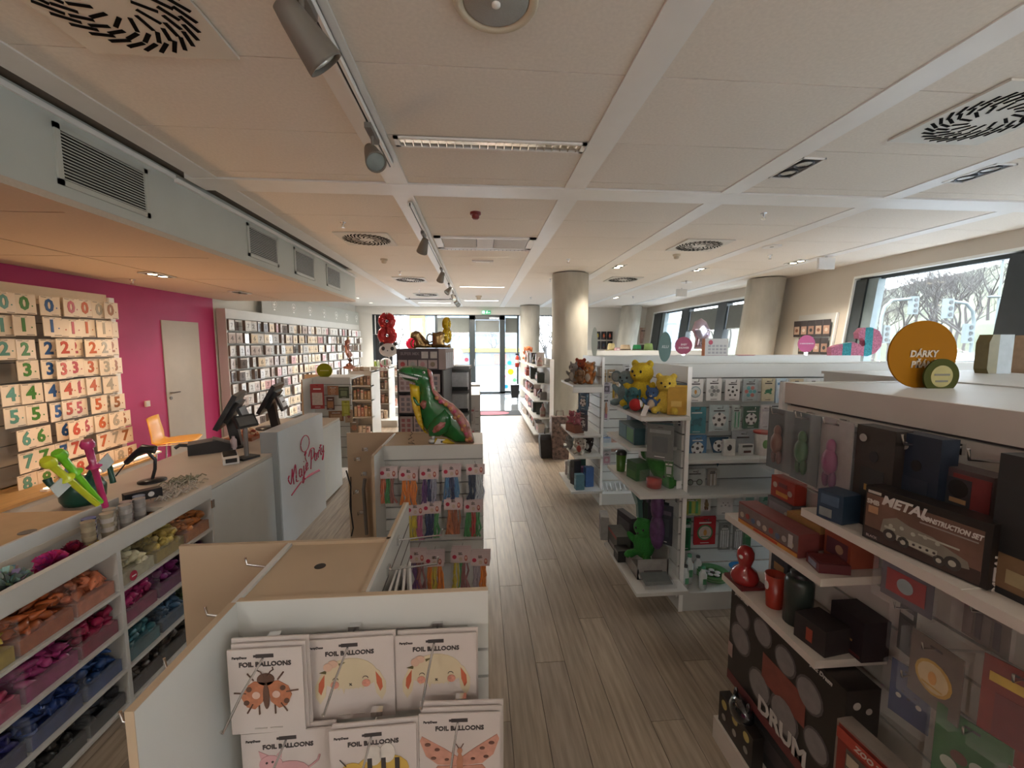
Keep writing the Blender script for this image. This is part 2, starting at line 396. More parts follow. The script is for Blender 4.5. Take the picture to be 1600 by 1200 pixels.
# ================================================================ CEILING FITTINGS
def diffuser(x, y, lab, s=.6, mt=None):
    t = thing('air_diffuser', lab, 'air vent', (x, y, ZC-.004), 0)
    mt = mt or mat('diffuser_plate', (.72, .70, .64), .5, noise=.02)
    MB(mt).bx(-s/2, s/2, -s/2, s/2, -.012, .0).build('plate', t)
    m = MB(MATTE)
    for ring, (r0, r1, n, off) in enumerate([(.085, .155, 14, 0), (.165, .215, 24, .1), (.222, .272, 30, .05)]):
        for i in range(n):
            a = 2*PI*i/n+off; b = a+.28
            p0 = Vector((r0*math.cos(a), r0*math.sin(a), -.0125)); p1 = Vector((r1*math.cos(b), r1*math.sin(b), -.0125))
            d = (p1-p0).normalized(); q = Vector((-d.y, d.x, 0))*(.008 if ring else .0075)
            m.add([p0-q, p1-q, p1+q, p0+q]+[v-Vector((0, 0, .002)) for v in (p0-q, p1-q, p1+q, p0+q)], [(0, 1, 2, 3), (7, 6, 5, 4), (0, 4, 5, 1), (1, 5, 6, 2), (2, 6, 7, 3), (3, 7, 4, 0)])
    m.build('swirl_slots', t)
    return t
for x, y, l in [(-1.335, 1.735, 'large square swirl air diffuser at the near left of the ceiling'), (2.81, 2.2, 'bright square swirl air diffuser cut by the right photo edge'),
                (2.79, 5.23, 'square swirl diffuser in the right half above the gondolas'), (-1.33, 5.23, 'square swirl diffuser left of the track, just past the beam'),
                (-1.33, 8.4, 'small distant swirl diffuser, second along the left row'), (-1.33, 10.9, 'most distant swirl diffuser left of the track'), (2.79, 8.05, 'dark round-looking swirl diffuser beside the big concrete column')]:
    diffuser(x, y, l)
t = thing('ceiling_speaker', 'big round ceiling speaker with grey grille, top centre', 'speaker', (.07, 1.64, ZC-.002))
MB(mat('speaker_ring', (.70, .62, .48), .5, noise=.02)).lathe([(.155, 0), (.155, -.012), (.148, -.018), (.122, -.012), (.12, 0)], 36).build('rim', t)
MB(mat('speaker_grille', (.36, .36, .33), .6, noise=.1, scale=300)).lathe([(.123, -.004), (.115, -.014), (.001, -.018)], 36).build('grille', t)
MB(METALW).lathe([(.016, -.018), (.016, -.024), (.001, -.026)], 16).build('centre_cap', t)
for x, y, l in [(3.76, 5.22, 'flat round ceiling speaker above the pink and blue signs'), (4.2, 8.3, 'small flat round ceiling speaker near the far right downlights'), (2.9, 1.75, 'round ceiling fitting at upper right in front of the big diffuser')]:
    t = thing('ceiling_speaker', l, 'speaker', (x, y, ZC-.002)); MB(METALW).lathe([(.11, 0), (.11, -.01), (.1, -.014), (.095, -.01)], 28).build('rim', t)
    MB(MATS['speaker_grille']).lathe([(.097, -.004), (.001, -.012)], 28).build('grille', t)
# louvre light
MIRR = mat('louvre_mirror', (.62, .55, .47), .16, metal=1, noise=.1)
def louvre(x0, x1, y0, y1, n, lab, p=0):
    t = thing('louvre_light', lab, 'ceiling light', (x0, y0, ZC-.004))
    MB(METALW).bx(0, x1-x0, 0, .02, -.012, 0).bx(0, x1-x0, y1-y0-.02, y1-y0, -.012, 0).bx(0, .03, 0, y1-y0, -.012, 0).bx(x1-x0-.03, x1-x0, 0, y1-y0, -.012, 0).build('frame', t)
    MB(MIRR).bx(.03, x1-x0-.03, .02, y1-y0-.02, -.002, .0).build('reflector', t)
    me = MB(MIRR).add([(0, .02, -.002), (0, y1-y0-.02, -.002), (.006, .02, -.002), (.006, y1-y0-.02, -.002), (0, .02, -.014), (0, y1-y0-.02, -.014), (.006, .02, -.014), (.006, y1-y0-.02, -.014)], [(0, 1, 5, 4), (2, 3, 7, 6), (4, 5, 7, 6), (0, 2, 6, 4), (1, 3, 7, 5)]).mesh('louvre_blade')
    for i in range(n): link('louvre_blade', me, t, (.03+(x1-x0-.06)*(i+.5)/n, 0, 0))
    return t
louvre(-.51, .68, 2.68, 2.80, 22, 'long mirrored louvre light over the near aisle')

t = louvre(-.52, .68, 5.62, 5.70, 22, 'thin mirrored louvre light beyond the white air unit')
t = thing('air_unit', 'white slotted ceiling air unit with a blank centre plate', 'air vent', (.08, 5.3, ZC-.003))
MB(METALW).bx(-.6, .6, -.28, -.24, -.02, 0).bx(-.6, .6, .22, .26, -.02, 0).bx(-.6, -.52, -.28, .26, -.02, 0).bx(.52, .6, -.28, .26, -.02, 0).build('frame', t)
me = MB(METALW).box((0, 0, 0), (.4, .012, .02), rx=.5).mesh('slat')
for i in range(18):
    for s in (-.31, .31): link('slat', me, t, (s, -.225+i*.026, -.012))
MB(BLACKM).bx(-.52, .52, -.24, .22, -.003, 0).build('dark_recess', t); MB(CARD).bx(-.1, .1, -.24, .22, -.022, -.004).build('centre_plate', t)
EMW = mat('linear_tube', (.9, .9, .85), .5, emit=(1, .93, .82, 1.6))
for i, (x, y) in enumerate([(.07, 9.3), (.07, 12.2), (-1.35, 13.0)]):
    lamp('AREA', 'linear_light_beam', (x, y, ZC-.03), 24, (1, .93, .82), .95, .05, rot=(0, 0, 0))
    t = thing('linear_light', ['thin bright linear ceiling light right of the track', 'thin linear ceiling light near the entrance door', 'thin linear ceiling light near the far left wall'][i], 'ceiling light', (x, y, ZC-.003))
    MB(METALW).bx(-.5, .5, -.04, .04, -.012, 0).build('housing', t); MB(EMW).bx(-.48, .48, -.022, .022, -.016, -.012).build('tube', t)
t = thing('ceiling_rail', 'dark thin ceiling rail with a white box crossing the far left bay', 'rail', (-1.0, 11.7, ZC-.05)); MB(GREYP).bx(-1.0, .35, -.02, .02, 0, .02).bx(-.9, -.88, -.01, .01, .02, .05).bx(.2, .22, -.01, .01, .02, .05).build('rail_bar', t); MB(CARD).bx(-.15, .1, -.03, .03, -.02, 0).build('rail_box', t)
# twin downlights
LENS = mat('lamp_lens', (.6, .58, .52), .1, noise=.3, scale=40, clear=.6)
LON = mat('lamp_lit', (1, .9, .7), .3, emit=(1, .80, .5, 9))
def twin(x, y, lab, on=0, z=ZC, w=.17, l=.34, power=0, col=(1, .88, .72), one=False):
    t = thing('twin_downlight', lab, 'downlight', (x, y, z-.002)); h = l/2
    MB(METALW).bx(-w/2, w/2, -h, -h+.012, -.01, 0).bx(-w/2, w/2, h-.012, h, -.01, 0).bx(-w/2, -w/2+.01, -h, h, -.01, 0).bx(w/2-.01, w/2, -h, h, -.01, 0).build('frame', t)
    MB(BLACKM).bx(-w/2+.01, w/2-.01, -h+.012, h-.012, -.003, 0).build('recess', t)
    for k in ((0,) if one else (-.076, .076)):
        MB(BLACKM).lathe([(.062, -.003), (.062, -.012), (.052, -.012), (.05, -.004)], 20, (0, k, 0)).build('lamp_ring', t)
        MB(LON if on else LENS).lathe([(.05, -.004), (.04, -.009), (.001, -.012)], 20, (0, k, 0)).build('lamp', t)
    if power: lamp('SPOT', 'downlight_beam', (x, y, z-.03), power, col, .05, spot=2.2)
    return t
twin(2.26, 2.935, 'black recessed twin downlight above the toy shelves'); twin(3.66, 2.915, 'black recessed twin downlight at the right photo edge')
twin(2.26, 6.75, 'lit recessed downlight over the stuffed toy shelves', 1, power=30); twin(3.7, 6.9, 'lit recessed downlight right of the concrete column', 1, power=30)
twin(4.85, 6.15, 'lit downlight close to the sloping window wall', 1, power=26); twin(3.7, 11.2, 'small lit downlight near the far right corner', 1, power=26); twin(2.26, 9.9, 'dark far downlight behind the concrete column')
twin(-3.55, 5.0, 'warm lit downlight in the soffit over the counter', 1, 2.483, power=8, col=(1, .72, .48)); twin(-3.55, 6.6, 'dim warm downlight in the soffit nearer the white packet wall', 0, 2.483, power=6, col=(1, .76, .54))
lamp('SPOT', 'soffit_warm_beam', (-3.4, 3.2, 2.45), 8, (1, .74, .52), .06, spot=2.3)
for y in (9.0, 10.4, 11.8, 13.2):  # spots added only to make the long packet wall brighter
    p_ = (-3.3, y, ZC-.002); t = thing('fill_washer', 'small round ceiling spot added to brighten the packet wall, %s from the camera' % {9.0: 'first', 10.4: 'second', 11.8: 'third', 13.2: 'last'}[y], 'downlight', p_)
    MB(METALW).lathe([(.06, 0), (.06, -.01), (.045, -.012), (.043, -.004)], 20).build('ring', t); MB(LON).lathe([(.043, -.004), (.001, -.006)], 16).build('lamp', t)
    lamp('SPOT', 'fill_washer_beam', (-3.3, y, ZC-.03), 42, (1, .93, .84), .04, rot=(0, -.45, 0), spot=2.2)
# exit boards hanging near the facade
for x, y, l in [(4.95, 5.72, 'white hanging ceiling box by the sloping wall, nearer one'), (4.55, 9.2, 'white hanging ceiling box by the sloping wall, farther one')]:
    t = thing('ceiling_box', l, 'sensor', (x, y, ZC)); MB(CARD).bx(-.12, .12, -.02, .02, -.19, -.03).build('box_body', t); MB(CHROME).bx(-.01, .01, -.01, .01, -.03, 0).build('bracket', t)
# sprinklers, detectors
def sprinkler(u, v, lab, z=ZC):
    p = at(u, v, z=z-.03); t = thing('sprinkler', lab, 'sprinkler', (p.x, p.y, z))
    MB(CHROME).lathe([(.03, 0), (.03, -.004), (.01, -.006), (.01, -.03), (.005, -.035), (.005, -.05)], 12).build('stem', t); MB(CHROME).lathe([(.022, -.05), (.022, -.053)], 12).build('deflector', t)
for u, v, l in [(536, 352, 'sprinkler head left of the track, before the nearest small diffuser'), (1193, 338, 'sprinkler head over the gondolas, centre right'), (888, 408, 'sprinkler head above the big column'), (860, 438, 'sprinkler head left of the big column'), (829, 466, 'sprinkler head near the far column'), (1072, 441, 'sprinkler head before the far facade windows'), (989, 465, 'far sprinkler by the slanted column'), (1203, 402, 'sprinkler by the flat round speaker'), (625, 427, 'sprinkler left of the track, middle distance'), (655, 455, 'sprinkler left of the track, far')]:
    sprinkler(u, v, l)
sprinkler(207, 441, 'sprinkler under the warm soffit by the magenta wall', 2.483)
def detector(u, v, lab, mt=None, z=ZC, s=1):
    p = at(u, v, z=z-.03); t = thing('detector', lab, 'smoke detector', (p.x, p.y, z)); mt = mt or CARD
    MB(mt).lathe([(.052*s, 0), (.052*s, -.02*s), (.045*s, -.024*s)], 20).build('base', t); MB(mt).lathe([(.036*s, -.02*s), (.036*s, -.05*s), (.025*s, -.062*s), (.001, -.064*s)], 20).build('sensor_head', t)
DETR = mat('red_detector', (.20, .02, .02), .4, noise=.1); CRM = mat('cream_plastic', (.62, .54, .42), .5, noise=.03)
detector(743, 337, 'dark red fire alarm sounder on the ceiling over the aisle', DETR); detector(600, 408, 'cream smoke detector left of the track', CRM); detector(1057, 401, 'cream smoke detector right of the big column', CRM); detector(748, 464, 'cream smoke detector near the entrance', CRM, s=1.6)
t = thing('ceiling_sensor', 'small flat white ceiling sensor beyond the air unit', 'sensor', (.06, 6.45, ZC)); MB(CARD).bx(-.16, .16, -.04, .04, -.02, 0).build('plate', t); MB(METALW).bx(-.1, .1, -.02, .02, -.026, -.02).build('cover', t)
# exit sign
t = thing('exit_sign', 'small green and white emergency exit sign above the glass door', 'sign', (.24, 14.36, 2.78), 0)
MB(mat('exit_green', (.01, .16, .07), .4, emit=(.02, .3, .12, .3))).bx(-.15, .15, -.03, .03, -.06, .06).build('green_plate', t)
m = MB(mat('exit_white', (.8, .9, .8), .4, emit=(.7, 1, .8, .5))).bx(-.13, -.05, -.034, -.03, -.045, .045).bx(.075, .125, -.034, -.03, -.02, .0)
m.prism([(.0, -.04), (.012, -.04), (.03, -.005), (.045, -.03), (.055, -.025), (.035, .01), (.045, .02), (.02, .03), (.0, .01)], -.034, -.03).disc(.03, .04, .01, y=-.03, t=.004); m.build('running_figure', t)
# ---- track and spotlights
t = thing('light_track', 'long white ceiling track with a dark groove running down the aisle', 'track', (-.6, 0, ZC-.012))
for a, b in ((.3, 3.05), (3.85, 11.6)):
    MB(METALW).bx(-.02, -.006, a, b, -.035, 0).bx(.006, .02, a, b, -.035, 0).bx(-.02, .02, a, b, -.006, 0).build('rail', t); MB(BLACKM).bx(-.006, .006, a, b, -.028, -.006).build('groove', t)
SPB = mat('taupe_spot_body', (.20, .18, .155), .55, noise=.05); SPL = mat('spot_glass', (.32, .38, .38), .15, noise=.2, clear=.5)
def spot(y, yaw, tilt, lab, L=.19, r=.062, on=0):
    t = thing('track_spotlight', lab, 'spotlight', (-.6, y, ZC-.045))
    MB(GREYP).bx(-.018, .018, -.10, .10, -.03, .0).build('adapter', t)
    MB(SPB).tube([(0, 0, -.03), (0, 0, -.10)], .009, 8).build('arm', t)
    h = MB(SPB).lathe([(.001, -L*.45), (r*.55, -L*.45), (r*.7, -L*.2), (r, L*.5), (r, L*.55), (r*.9, L*.55), (r*.88, L*.48)], 24).build('lamp_head', t)
    h.location = (0, 0, -.13); h.rotation_euler = (PI-tilt, 0, yaw)
    g = MB(LON if on else SPL).lathe([(r*.88, L*.48), (r*.5, L*.52), (.001, L*.53)], 24).build('glass', h)
    return t
SP = [(1.60, 2.2, .75, 'nearest taupe track spotlight at the top of the photo', .20, .068), (2.55, .5, .8, 'second track spotlight, by the louvre light', .17, .058), (4.75, -2.6, .7, 'third track spotlight seen from behind, with a side arm', .16, .06), (6.9, -2.6, .7, 'fourth track spotlight along the aisle', .16, .06), (8.6, -.9, .8, 'fifth track spotlight along the aisle', .16, .06), (9.9, .6, .7, 'sixth track spotlight, pale one near the far end', .16, .055), (10.7, .9, .7, 'seventh track spotlight near the far end', .16, .06), (11.4, .9, .9, 'last track spotlight, facing the entrance', .16, .065)]
for y, yw, tl_, lb, L, r in SP: spot(y, yw, tl_, lb, L, r)
# ---- soffit grilles
def grille(y0, y1, z0, z1, lab):
    t = thing('wall_grille', lab, 'air vent', (-2.26, y0, z0)); w = y1-y0; h = z1-z0
    fr = mat('grille_frame', (.54, .57, .54), .5, noise=.03)
    MB(fr).bx(0, .012, 0, w, 0, .03).bx(0, .012, 0, w, h-.03, h).bx(0, .012, 0, .03, 0, h).bx(0, .012, w-.03, w, 0, h).build('frame', t)
    MB(BLACKM).bx(0, .002, .03, w-.03, .03, h-.03).build('dark_opening', t); n = 15
    me = MB(fr).box((.007, w/2, 0), (.016, w-.06, .0055), ry=.5).mesh('louvre_blade')
    for i in range(n): link('louvre_blade', me, t, (0, 0, .03+(h-.06)*(i+.5)/n))
for i, (a, b) in enumerate([(2.52, 3.15), (4.38, 5.0), (5.42, 6.04), (6.5, 7.12)]): grille(a, b, 2.58, 2.90, ORD[i]+' air grille from the near end of the grey soffit')
# ---- fill globes added out of view behind the camera to brighten the room
for i, (x, y) in enumerate([(-1.35, -1.6), (1.4, -1.6), (4.2, -1.0), (-1.35, -3.6), (2.6, -3.6)]):
    t = thing('fill_globe', 'white fill globe added out of view behind the camera, %s of five' % ORD[i], 'lamp', (x, y, ZC)); MB(BLACKP).tube([(0, 0, 0), (0, 0, -.42)], .004, 5).build('cable', t)
    MB(mat('fill_globe_glass', (.9, .9, .88), .3, emit=(1, .95, .88, 2.5))).ell((0, 0, -.52), (.1, .1, .1), 16, 12).build('globe', t)
    lamp('POINT', 'fill_globe_light', (x, y, ZC-.66), 7, (1, .95, .88), .12)
# ================================================================ LEFT: counter, number wall, packet wall
CT = mat('counter_top', (.56, .50, .42), .35, noise=.06, scale=3, bump=.02)
PANW = mat('counter_panel', (.60, .63, .62), .45, noise=.03)
X0 = -1.67
c = thing('sales_counter', 'long white sales counter with beige top and open shelf bins below', 'counter', (-2.0, 2.0, 0))
wp(c, 'counter_top', MB(CT).bx(-2.42, X0-.004, 2.32, 5.06, .815, .84).bx(-2.42, -1.93, .2, 2.32, .815, .84))
wp(c, 'front_panel', MB(PANW).bx(X0-.02, X0, 2.655, 3.42, .02, .812)); wp(c, 'front_panel', MB(PANW).bx(X0-.02, X0, 4.42, 5.06, .02, .812))
wp(c, 'end_panel', MB(PANW).bx(-2.42, X0-.02, 5.04, 5.06, 0, .815)); wp(c, 'back_panel', MB(PANW).bx(-2.42, -2.40, .2, 5.04, 0, .815))
wp(c, 'top_rail', MB(WHITE).bx(X0-.03, X0, .2, 2.655, .765, .845)); wp(c, 'trough_back', MB(WHITE).bx(-1.95, -1.935, .2, 2.32, .62, .90))
wp(c, 'shelf_upright', MB(WHITE).bx(X0-.3, X0-.0, 1.965, 1.985, 0, .765)); wp(c, 'shelf_upright', MB(WHITE).bx(X0-.3, X0, 2.64, 2.655, 0, .765)); wp(c, 'shelf_upright', MB(WHITE).bx(X0-.3, X0, 1.18, 1.2, 0, .765))
wp(c, 'bin_back', MB(mat('bin_back', (.30, .20, .17), .7, noise=.05)).bx(X0-.31, X0-.30, .2, 2.655, 0, .765))
for z in (.02, .19, .385, .575, .755): wp(c, 'shelf', MB(WHITE).bx(X0-.3, X0, .2, 1.965, z-.014, z).bx(X0-.3, X0, 1.985, 2.64, z-.014, z) if z < .65 else MB(WHITE).bx(X0-.265, X0-.03, .2, 2.31, z-.01, z))
ACR = mat('acrylic_divider', (.75, .78, .8), .1, alpha=.07, spec=.8)
for z in (.03, .20, .395, .585):
    for y in (1.33, 1.55, 1.77, 2.2, 2.42): wp(c, 'acrylic_divider', MB(ACR).bx(X0-.29, X0-.004, y-.0015, y+.0015, z, z+.14))
    wp(c, 'acrylic_front', MB(ACR).bx(X0-.006, X0-.003, 1.2, 1.965, z, z+.075).bx(X0-.006, X0-.003, 1.985, 2.64, z, z+.075))
for y in (2.66, 2.665):
    pass
wp(c, 'hinge', MB(CHROME).bx(X0, X0+.006, 2.64, 2.665, .70, .75)); wp(c, 'hinge', MB(CHROME).bx(X0, X0+.006, 2.64, 2.665, .40, .45))
# loose balloons: one heap per bin
def heap(x0, x1, y0, y1, z, h, col, n=46, s=1.0, seed=0):
    r = random.Random(seed); mm = [mat('latex_%02d%02d%02d_%d' % (int(col[0]*99), int(col[1]*99), int(col[2]*99), k), tuple(min(1, c_*f) for c_ in col), .35, noise=.25, scale=30) for k, f in enumerate((.75, 1, 1.3))]
    m = MB(mm[0]).bx(x0+.004, x1-.004, y0+.004, y1-.004, z+.001, z+h*.42)
    for i in range(n):
        m.mat(mm[r.randrange(3)]); hh = h*(.55+.45*math.sin(PI*r.random()))
        cx = r.uniform(x0+.02, x1-.02); cy = r.uniform(y0+.02, y1-.02); cz = z+h*.30+hh*.62*(i+.5)/n+.008
        a = r.uniform(0, PI*2); L = r.uniform(.02, .036)*s; b = r.uniform(-.5, .5)
        d = Vector((math.cos(a)*math.cos(b), math.sin(a)*math.cos(b), math.sin(b)))*L
        p = Vector((cx, cy, cz)); w = r.uniform(.011, .018)*s
        side = Vector((-d.y, d.x, 0))*.25
        pts = [p-d, p-d*.5+side*.4, p+side, p+d*.6, p+d]
        pts = [Vector((min(max(q.x, x0+.012), x1-.012), min(max(q.y, y0+.012), y1-.012), max(q.z, z+.012))) for q in pts]
        m.tube(pts, [.003, w*.5, w, w*.8, .002], 6)
    return m
def bin_heap(y0, y1, z, col, lab, seed, h=.14):
    o = heap(X0-.28, X0-.012, y0, y1, z+.001, h, col, 95, 1.25, seed).build('loose_balloons'); tag(o, lab, 'balloons', kind='stuff')
LB = [[((.50, .36, .05), 'olive yellow'), ((.50, .13, .04), 'rust orange'), ((.62, .20, .10), 'salmon orange')], [((.45, .06, .14), 'raspberry'), ((.38, .05, .20), 'dusty rose'), ((.30, .01, .06), 'dark crimson')], [((.02, .02, .10), 'navy'), ((.02, .05, .20), 'dark blue'), ((.02, .07, .24), 'royal blue')], [((.03, .03, .04), 'charcoal'), ((.02, .02, .02), 'black'), ((.015, .02, .03), 'blackish blue')]]
RB = [[((.62, .58, .40), 'cream'), ((.50, .38, .10), 'mustard'), ((.58, .22, .07), 'orange')], [((.30, .01, .10), 'wine red'), ((.16, .01, .12), 'purple'), ((.07, .02, .08), 'aubergine')], [((.04, .17, .21), 'teal'), ((.05, .12, .22), 'slate blue'), ((.07, .20, .05), 'leaf green')], [((.07, .055, .045), 'brown'), ((.06, .05, .04), 'dark brown'), ((.02, .02, .02), 'black')]]
for k, z in enumerate((.575, .385, .19, .02)):
    for j, (a, b) in enumerate([(1.2, 1.33), (1.33, 1.55), (1.55, 1.77)]): pass
    cells = [(1.21, 1.545), (1.555, 1.765), (1.775, 1.96)]
    for j in range(3): bin_heap(cells[j][0], cells[j][1], z, LB[k][j][0], 'heap of %s balloons in the left bin bay, %s row down' % (LB[k][j][1], ORD[k]), 10*k+j)
    cells = [(1.99, 2.195), (2.205, 2.415), (2.425, 2.635)]
    for j in range(3): bin_heap(cells[j][0], cells[j][1], z, RB[k][j][0], 'heap of %s balloons in the right bin bay, %s row down' % (RB[k][j][1], ORD[k]), 100+10*k+j)
tag(place(MB(REDT).disc(0, 0, .02, .024, y=0, t=.004).mat(CARD).rect(-.012, .012, -.003, .003, y=-.004).build('red_sticker'), (X0+.001, 2.04, .61), PI/2), 'small round red sticker on the cream balloon bin', 'sticker')
# brand panel in front of counter
bp_ = thing('brand_panel', 'tall white panel with red handwritten lettering and a balloon drawing', 'sign', (X0, 3.95, 0))
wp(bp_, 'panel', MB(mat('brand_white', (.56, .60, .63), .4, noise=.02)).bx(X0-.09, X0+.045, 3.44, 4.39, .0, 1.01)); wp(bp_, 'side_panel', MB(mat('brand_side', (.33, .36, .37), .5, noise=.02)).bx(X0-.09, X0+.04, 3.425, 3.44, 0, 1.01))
PINKR = mat('logo_red', (.50, .02, .09), .5, noise=.03)
# handwritten strokes: coordinates (s across 0..1 left to right, z)
def logo(m, strokes, w=.008):
    for st in strokes:
        pts = [Vector((X0+.047, 3.46+.90*a, b)) for a, b in st]
        # catmull smoothing
        out = []
        for i in range(len(pts)-1):
            p0 = pts[max(i-1, 0)]; p1 = pts[i]; p2 = pts[i+1]; p3 = pts[min(i+2, len(pts)-1)]
            for k in range(4):
                t_ = k/4; out.append(.5*((2*p1)+(p2-p0)*t_+(2*p0-5*p1+4*p2-p3)*t_*t_+(3*p1-p0-3*p2+p3)*t_**3))
        out.append(pts[-1]); m.tube(out, w*.5, 5)
bal = [(.53+.105*math.cos(a), .795+.075*math.sin(a)) for a in [PI*2*i/14-PI/2 for i in range(15)]]
m = MB(PINKR); logo(m, [bal, [(.53, .72), (.50, .69), (.55, .70), (.53, .72), (.52, .66), (.55, .62)]], .008); wp(bp_, 'balloon_drawing', m)
m = MB(PINKR)
logo(m, [[(.14, .60), (.12, .57), (.17, .52), (.20, .60), (.21, .64), (.22, .56), (.23, .50)], [(.22, .56), (.28, .66), (.29, .58), (.29, .51), (.33, .50)],
         [(.41, .585), (.37, .59), (.36, .54), (.39, .52), (.42, .56), (.42, .585), (.41, .54), (.43, .52)],
         [(.47, .60), (.47, .52), (.46, .46), (.43, .45), (.44, .49), (.51, .54)], [(.475, .635), (.477, .64)],
         [(.53, .555), (.57, .585), (.55, .61), (.52, .58), (.53, .54), (.58, .55)],
         [(.64, .52), (.66, .60), (.67, .66), (.68, .70)], [(.60, .655), (.66, .71), (.75, .70), (.74, .63), (.67, .61)],
         [(.81, .635), (.77, .64), (.755, .59), (.79, .57), (.82, .61), (.82, .635), (.81, .59), (.83, .575)],
         [(.85, .64), (.86, .58)], [(.855, .61), (.88, .65), (.905, .64)], [(.93, .70), (.92, .63), (.94, .59), (.96, .60)], [(.90, .67), (.97, .685)],
         [(.965, .66), (.97, .61), (1.01, .62), (1.02, .67), (1.015, .58), (.99, .53), (.97, .54), (1.03, .61)]], .011)
wp(bp_, 'lettering', m)
m = MB(PINKR); logo(m, [[(.48, .475), (.62, .465), (.80, .45), (.88, .44)], [(.48, .47), (.64, .475), (.86, .455)], [(.17, .42), (.30, .45), (.40, .47)]], .013); wp(bp_, 'underline', m)
# items on the counter
def monitor(loc, rz, lab, big=1, paper=False):
    t = thing('pos_terminal', lab, 'monitor', loc, rz); t.scale = (1.2, 1.2, 1.2)
    MB(BLACKP).lathe([(.11, 0), (.11, .012), (.03, .02)], 20).build('base', t); MB(BLACKP).box((0, .03, .12), (.07, .06, .22), rx=.15).build('stand', t)
    s = MB(BLACKP).box((0, 0, 0), (.36, .03, .26)).box((0, .02, 0), (.22, .04, .16)).build('screen_housing', t); s.location = (0, .02, .27); s.rotation_euler = (-.5, 0, 0)
    g = MB(mat('screen_glass', (.02, .022, .025), .08, noise=.1)).bx(-.165, .165, -.017, -.0155, -.115, .115).build('screen', s)
    d = MB(BLACKP).box((0, 0, 0), (.2, .02, .13)).build('customer_display', t); d.location = (.0, .1, .22); d.rotation_euler = (.35, 0, 0)
    if paper: MB(mat('paper_white', (.75, .78, .82), .6)).bx(-.08, .06, .012, .013, -.04, .05).mat(DARKT).rect(-.05, .03, .0, .01, y=.015).build('paper_note', d)
    return t
def cptx(u, v, z=.84): return at(u, v, z=z)
# first terminal
p = cptx(385, 700)
t = monitor((p.x-.16, p.y+.05, .84), -1.25, 'black touch till with a tilted display, nearer of the two')
p = cptx(440, 672); t = monitor((p.x-.16, p.y+.1, .84), -1.35, 'black touch till with a white paper note, farther one', paper=True)
p = cptx(390, 716); t = thing('pole_display', 'black customer display on a round-footed pole at the counter edge', 'display', (p.x-.02, p.y, .84), 1.15)
MB(BLACKP).box((0, 0, .008), (.14, .11, .016)).build('foot', t); MB(GREYP).tube([(0, 0, .016), (0, 0, .25)], .017, 10).build('pole', t)
s = MB(BLACKP).box((0, 0, 0), (.17, .022, .10)).build('display', t); s.location = (0, -.01, .29); s.rotation_euler = (-.5, 0, 0)
MB(mat('dim_glass', (.09, .085, .08), .3, noise=.1)).bx(-.07, .07, -.013, -.0112, -.035, .035).build('glass', s)
p = cptx(360, 722); t = thing('card_terminal', 'small white and black card payment terminal on the counter', 'card reader', (p.x, p.y, .84), .6)
MB(CARD).box((0, 0, .03), (.10, .16, .045), rx=.15).build('body', t); MB(BLACKP).box((0, .03, .055), (.085, .10, .02), rx=.15).build('keypad', t); MB(BLACKP).box((0, -.085, .03), (.07, .006, .03)).build('front_slot', t)
p = cptx(345, 708); t = thing('receipt_printer', 'low black receipt printer on the counter behind the card terminal', 'printer', (p.x-.12, p.y+.06, .84), .55)
MB(BLACKP).prism([(-.14, 0), (.14, 0), (.14, .06), (.05, .10), (-.14, .085)], -.08, .08).build('body', t); MB(GREYP).box((.06, 0, .092), (.08, .12, .01), ry=.42).build('lid', t); MB(BLACKP).tube([(-.14, 0, .07), (-.19, 0, .08), (-.22, .0, .06)], .014, 8).build('cable_end', t)
p = cptx(366, 704); tag(place(MB(mat('clear_pinkish_plastic', (.55, .45, .48), .2, noise=.1)).lathe([(.022, 0), (.024, .01), (.024, .08), (.012, .095), (.012, .11)], 14).build('small_bottle'), (p.x-.03, p.y+.05, .84)), 'small translucent sanitiser bottle beside the black pole display', 'bottle')
t = thing('candy_tray', 'heap of orange and brown wrapped sweets between the tills', 'sweets', (cptx(398, 690).x-.15, cptx(398, 690).y+.1, .84)); MB(cm((.35, .12, .05))).bx(-.12, .12, -.09, .09, 0, .03).build('tray', t)
m = MB(cm((.55, .2, .1)))
for i in range(26): m.mat([cm((.55, .2, .1)), cm((.4, .08, .05)), cm((.7, .5, .35))][i % 3]).ell((R.uniform(-.1, .1), R.uniform(-.07, .07), .035+R.random()*.05), (.022, .016, .014), 7, 5, (R.random()*3, R.random()*3, 0))
m.build('sweets', t)['kind'] = 'stuff'
# scanner on goose neck
p = cptx(238, 752); t = thing('barcode_scanner', 'black barcode scanner on a curved stand at the counter', 'scanner', (p.x, p.y, .84), .2)
MB(BLACKP).lathe([(.075, 0), (.075, .008), (.02, .018)], 20).build('stand_base', t); MB(BLACKP).tube([(.0, 0, .01), (.02, 0, .08), (.025, 0, .14), (-.01, 0, .19)], .010, 8).build('gooseneck', t)
MB(BLACKP).tube([(.03, 0, .205), (-.03, 0, .215), (-.08, 0, .18), (-.13, 0, .13)], [.026, .03, .02, .016], 8).build('scanner_body', t); MB(BLACKP).tube([(-.13, 0, .13), (-.16, 0, .09), (-.19, 0, .05)], .004, 6).build('cord', t)
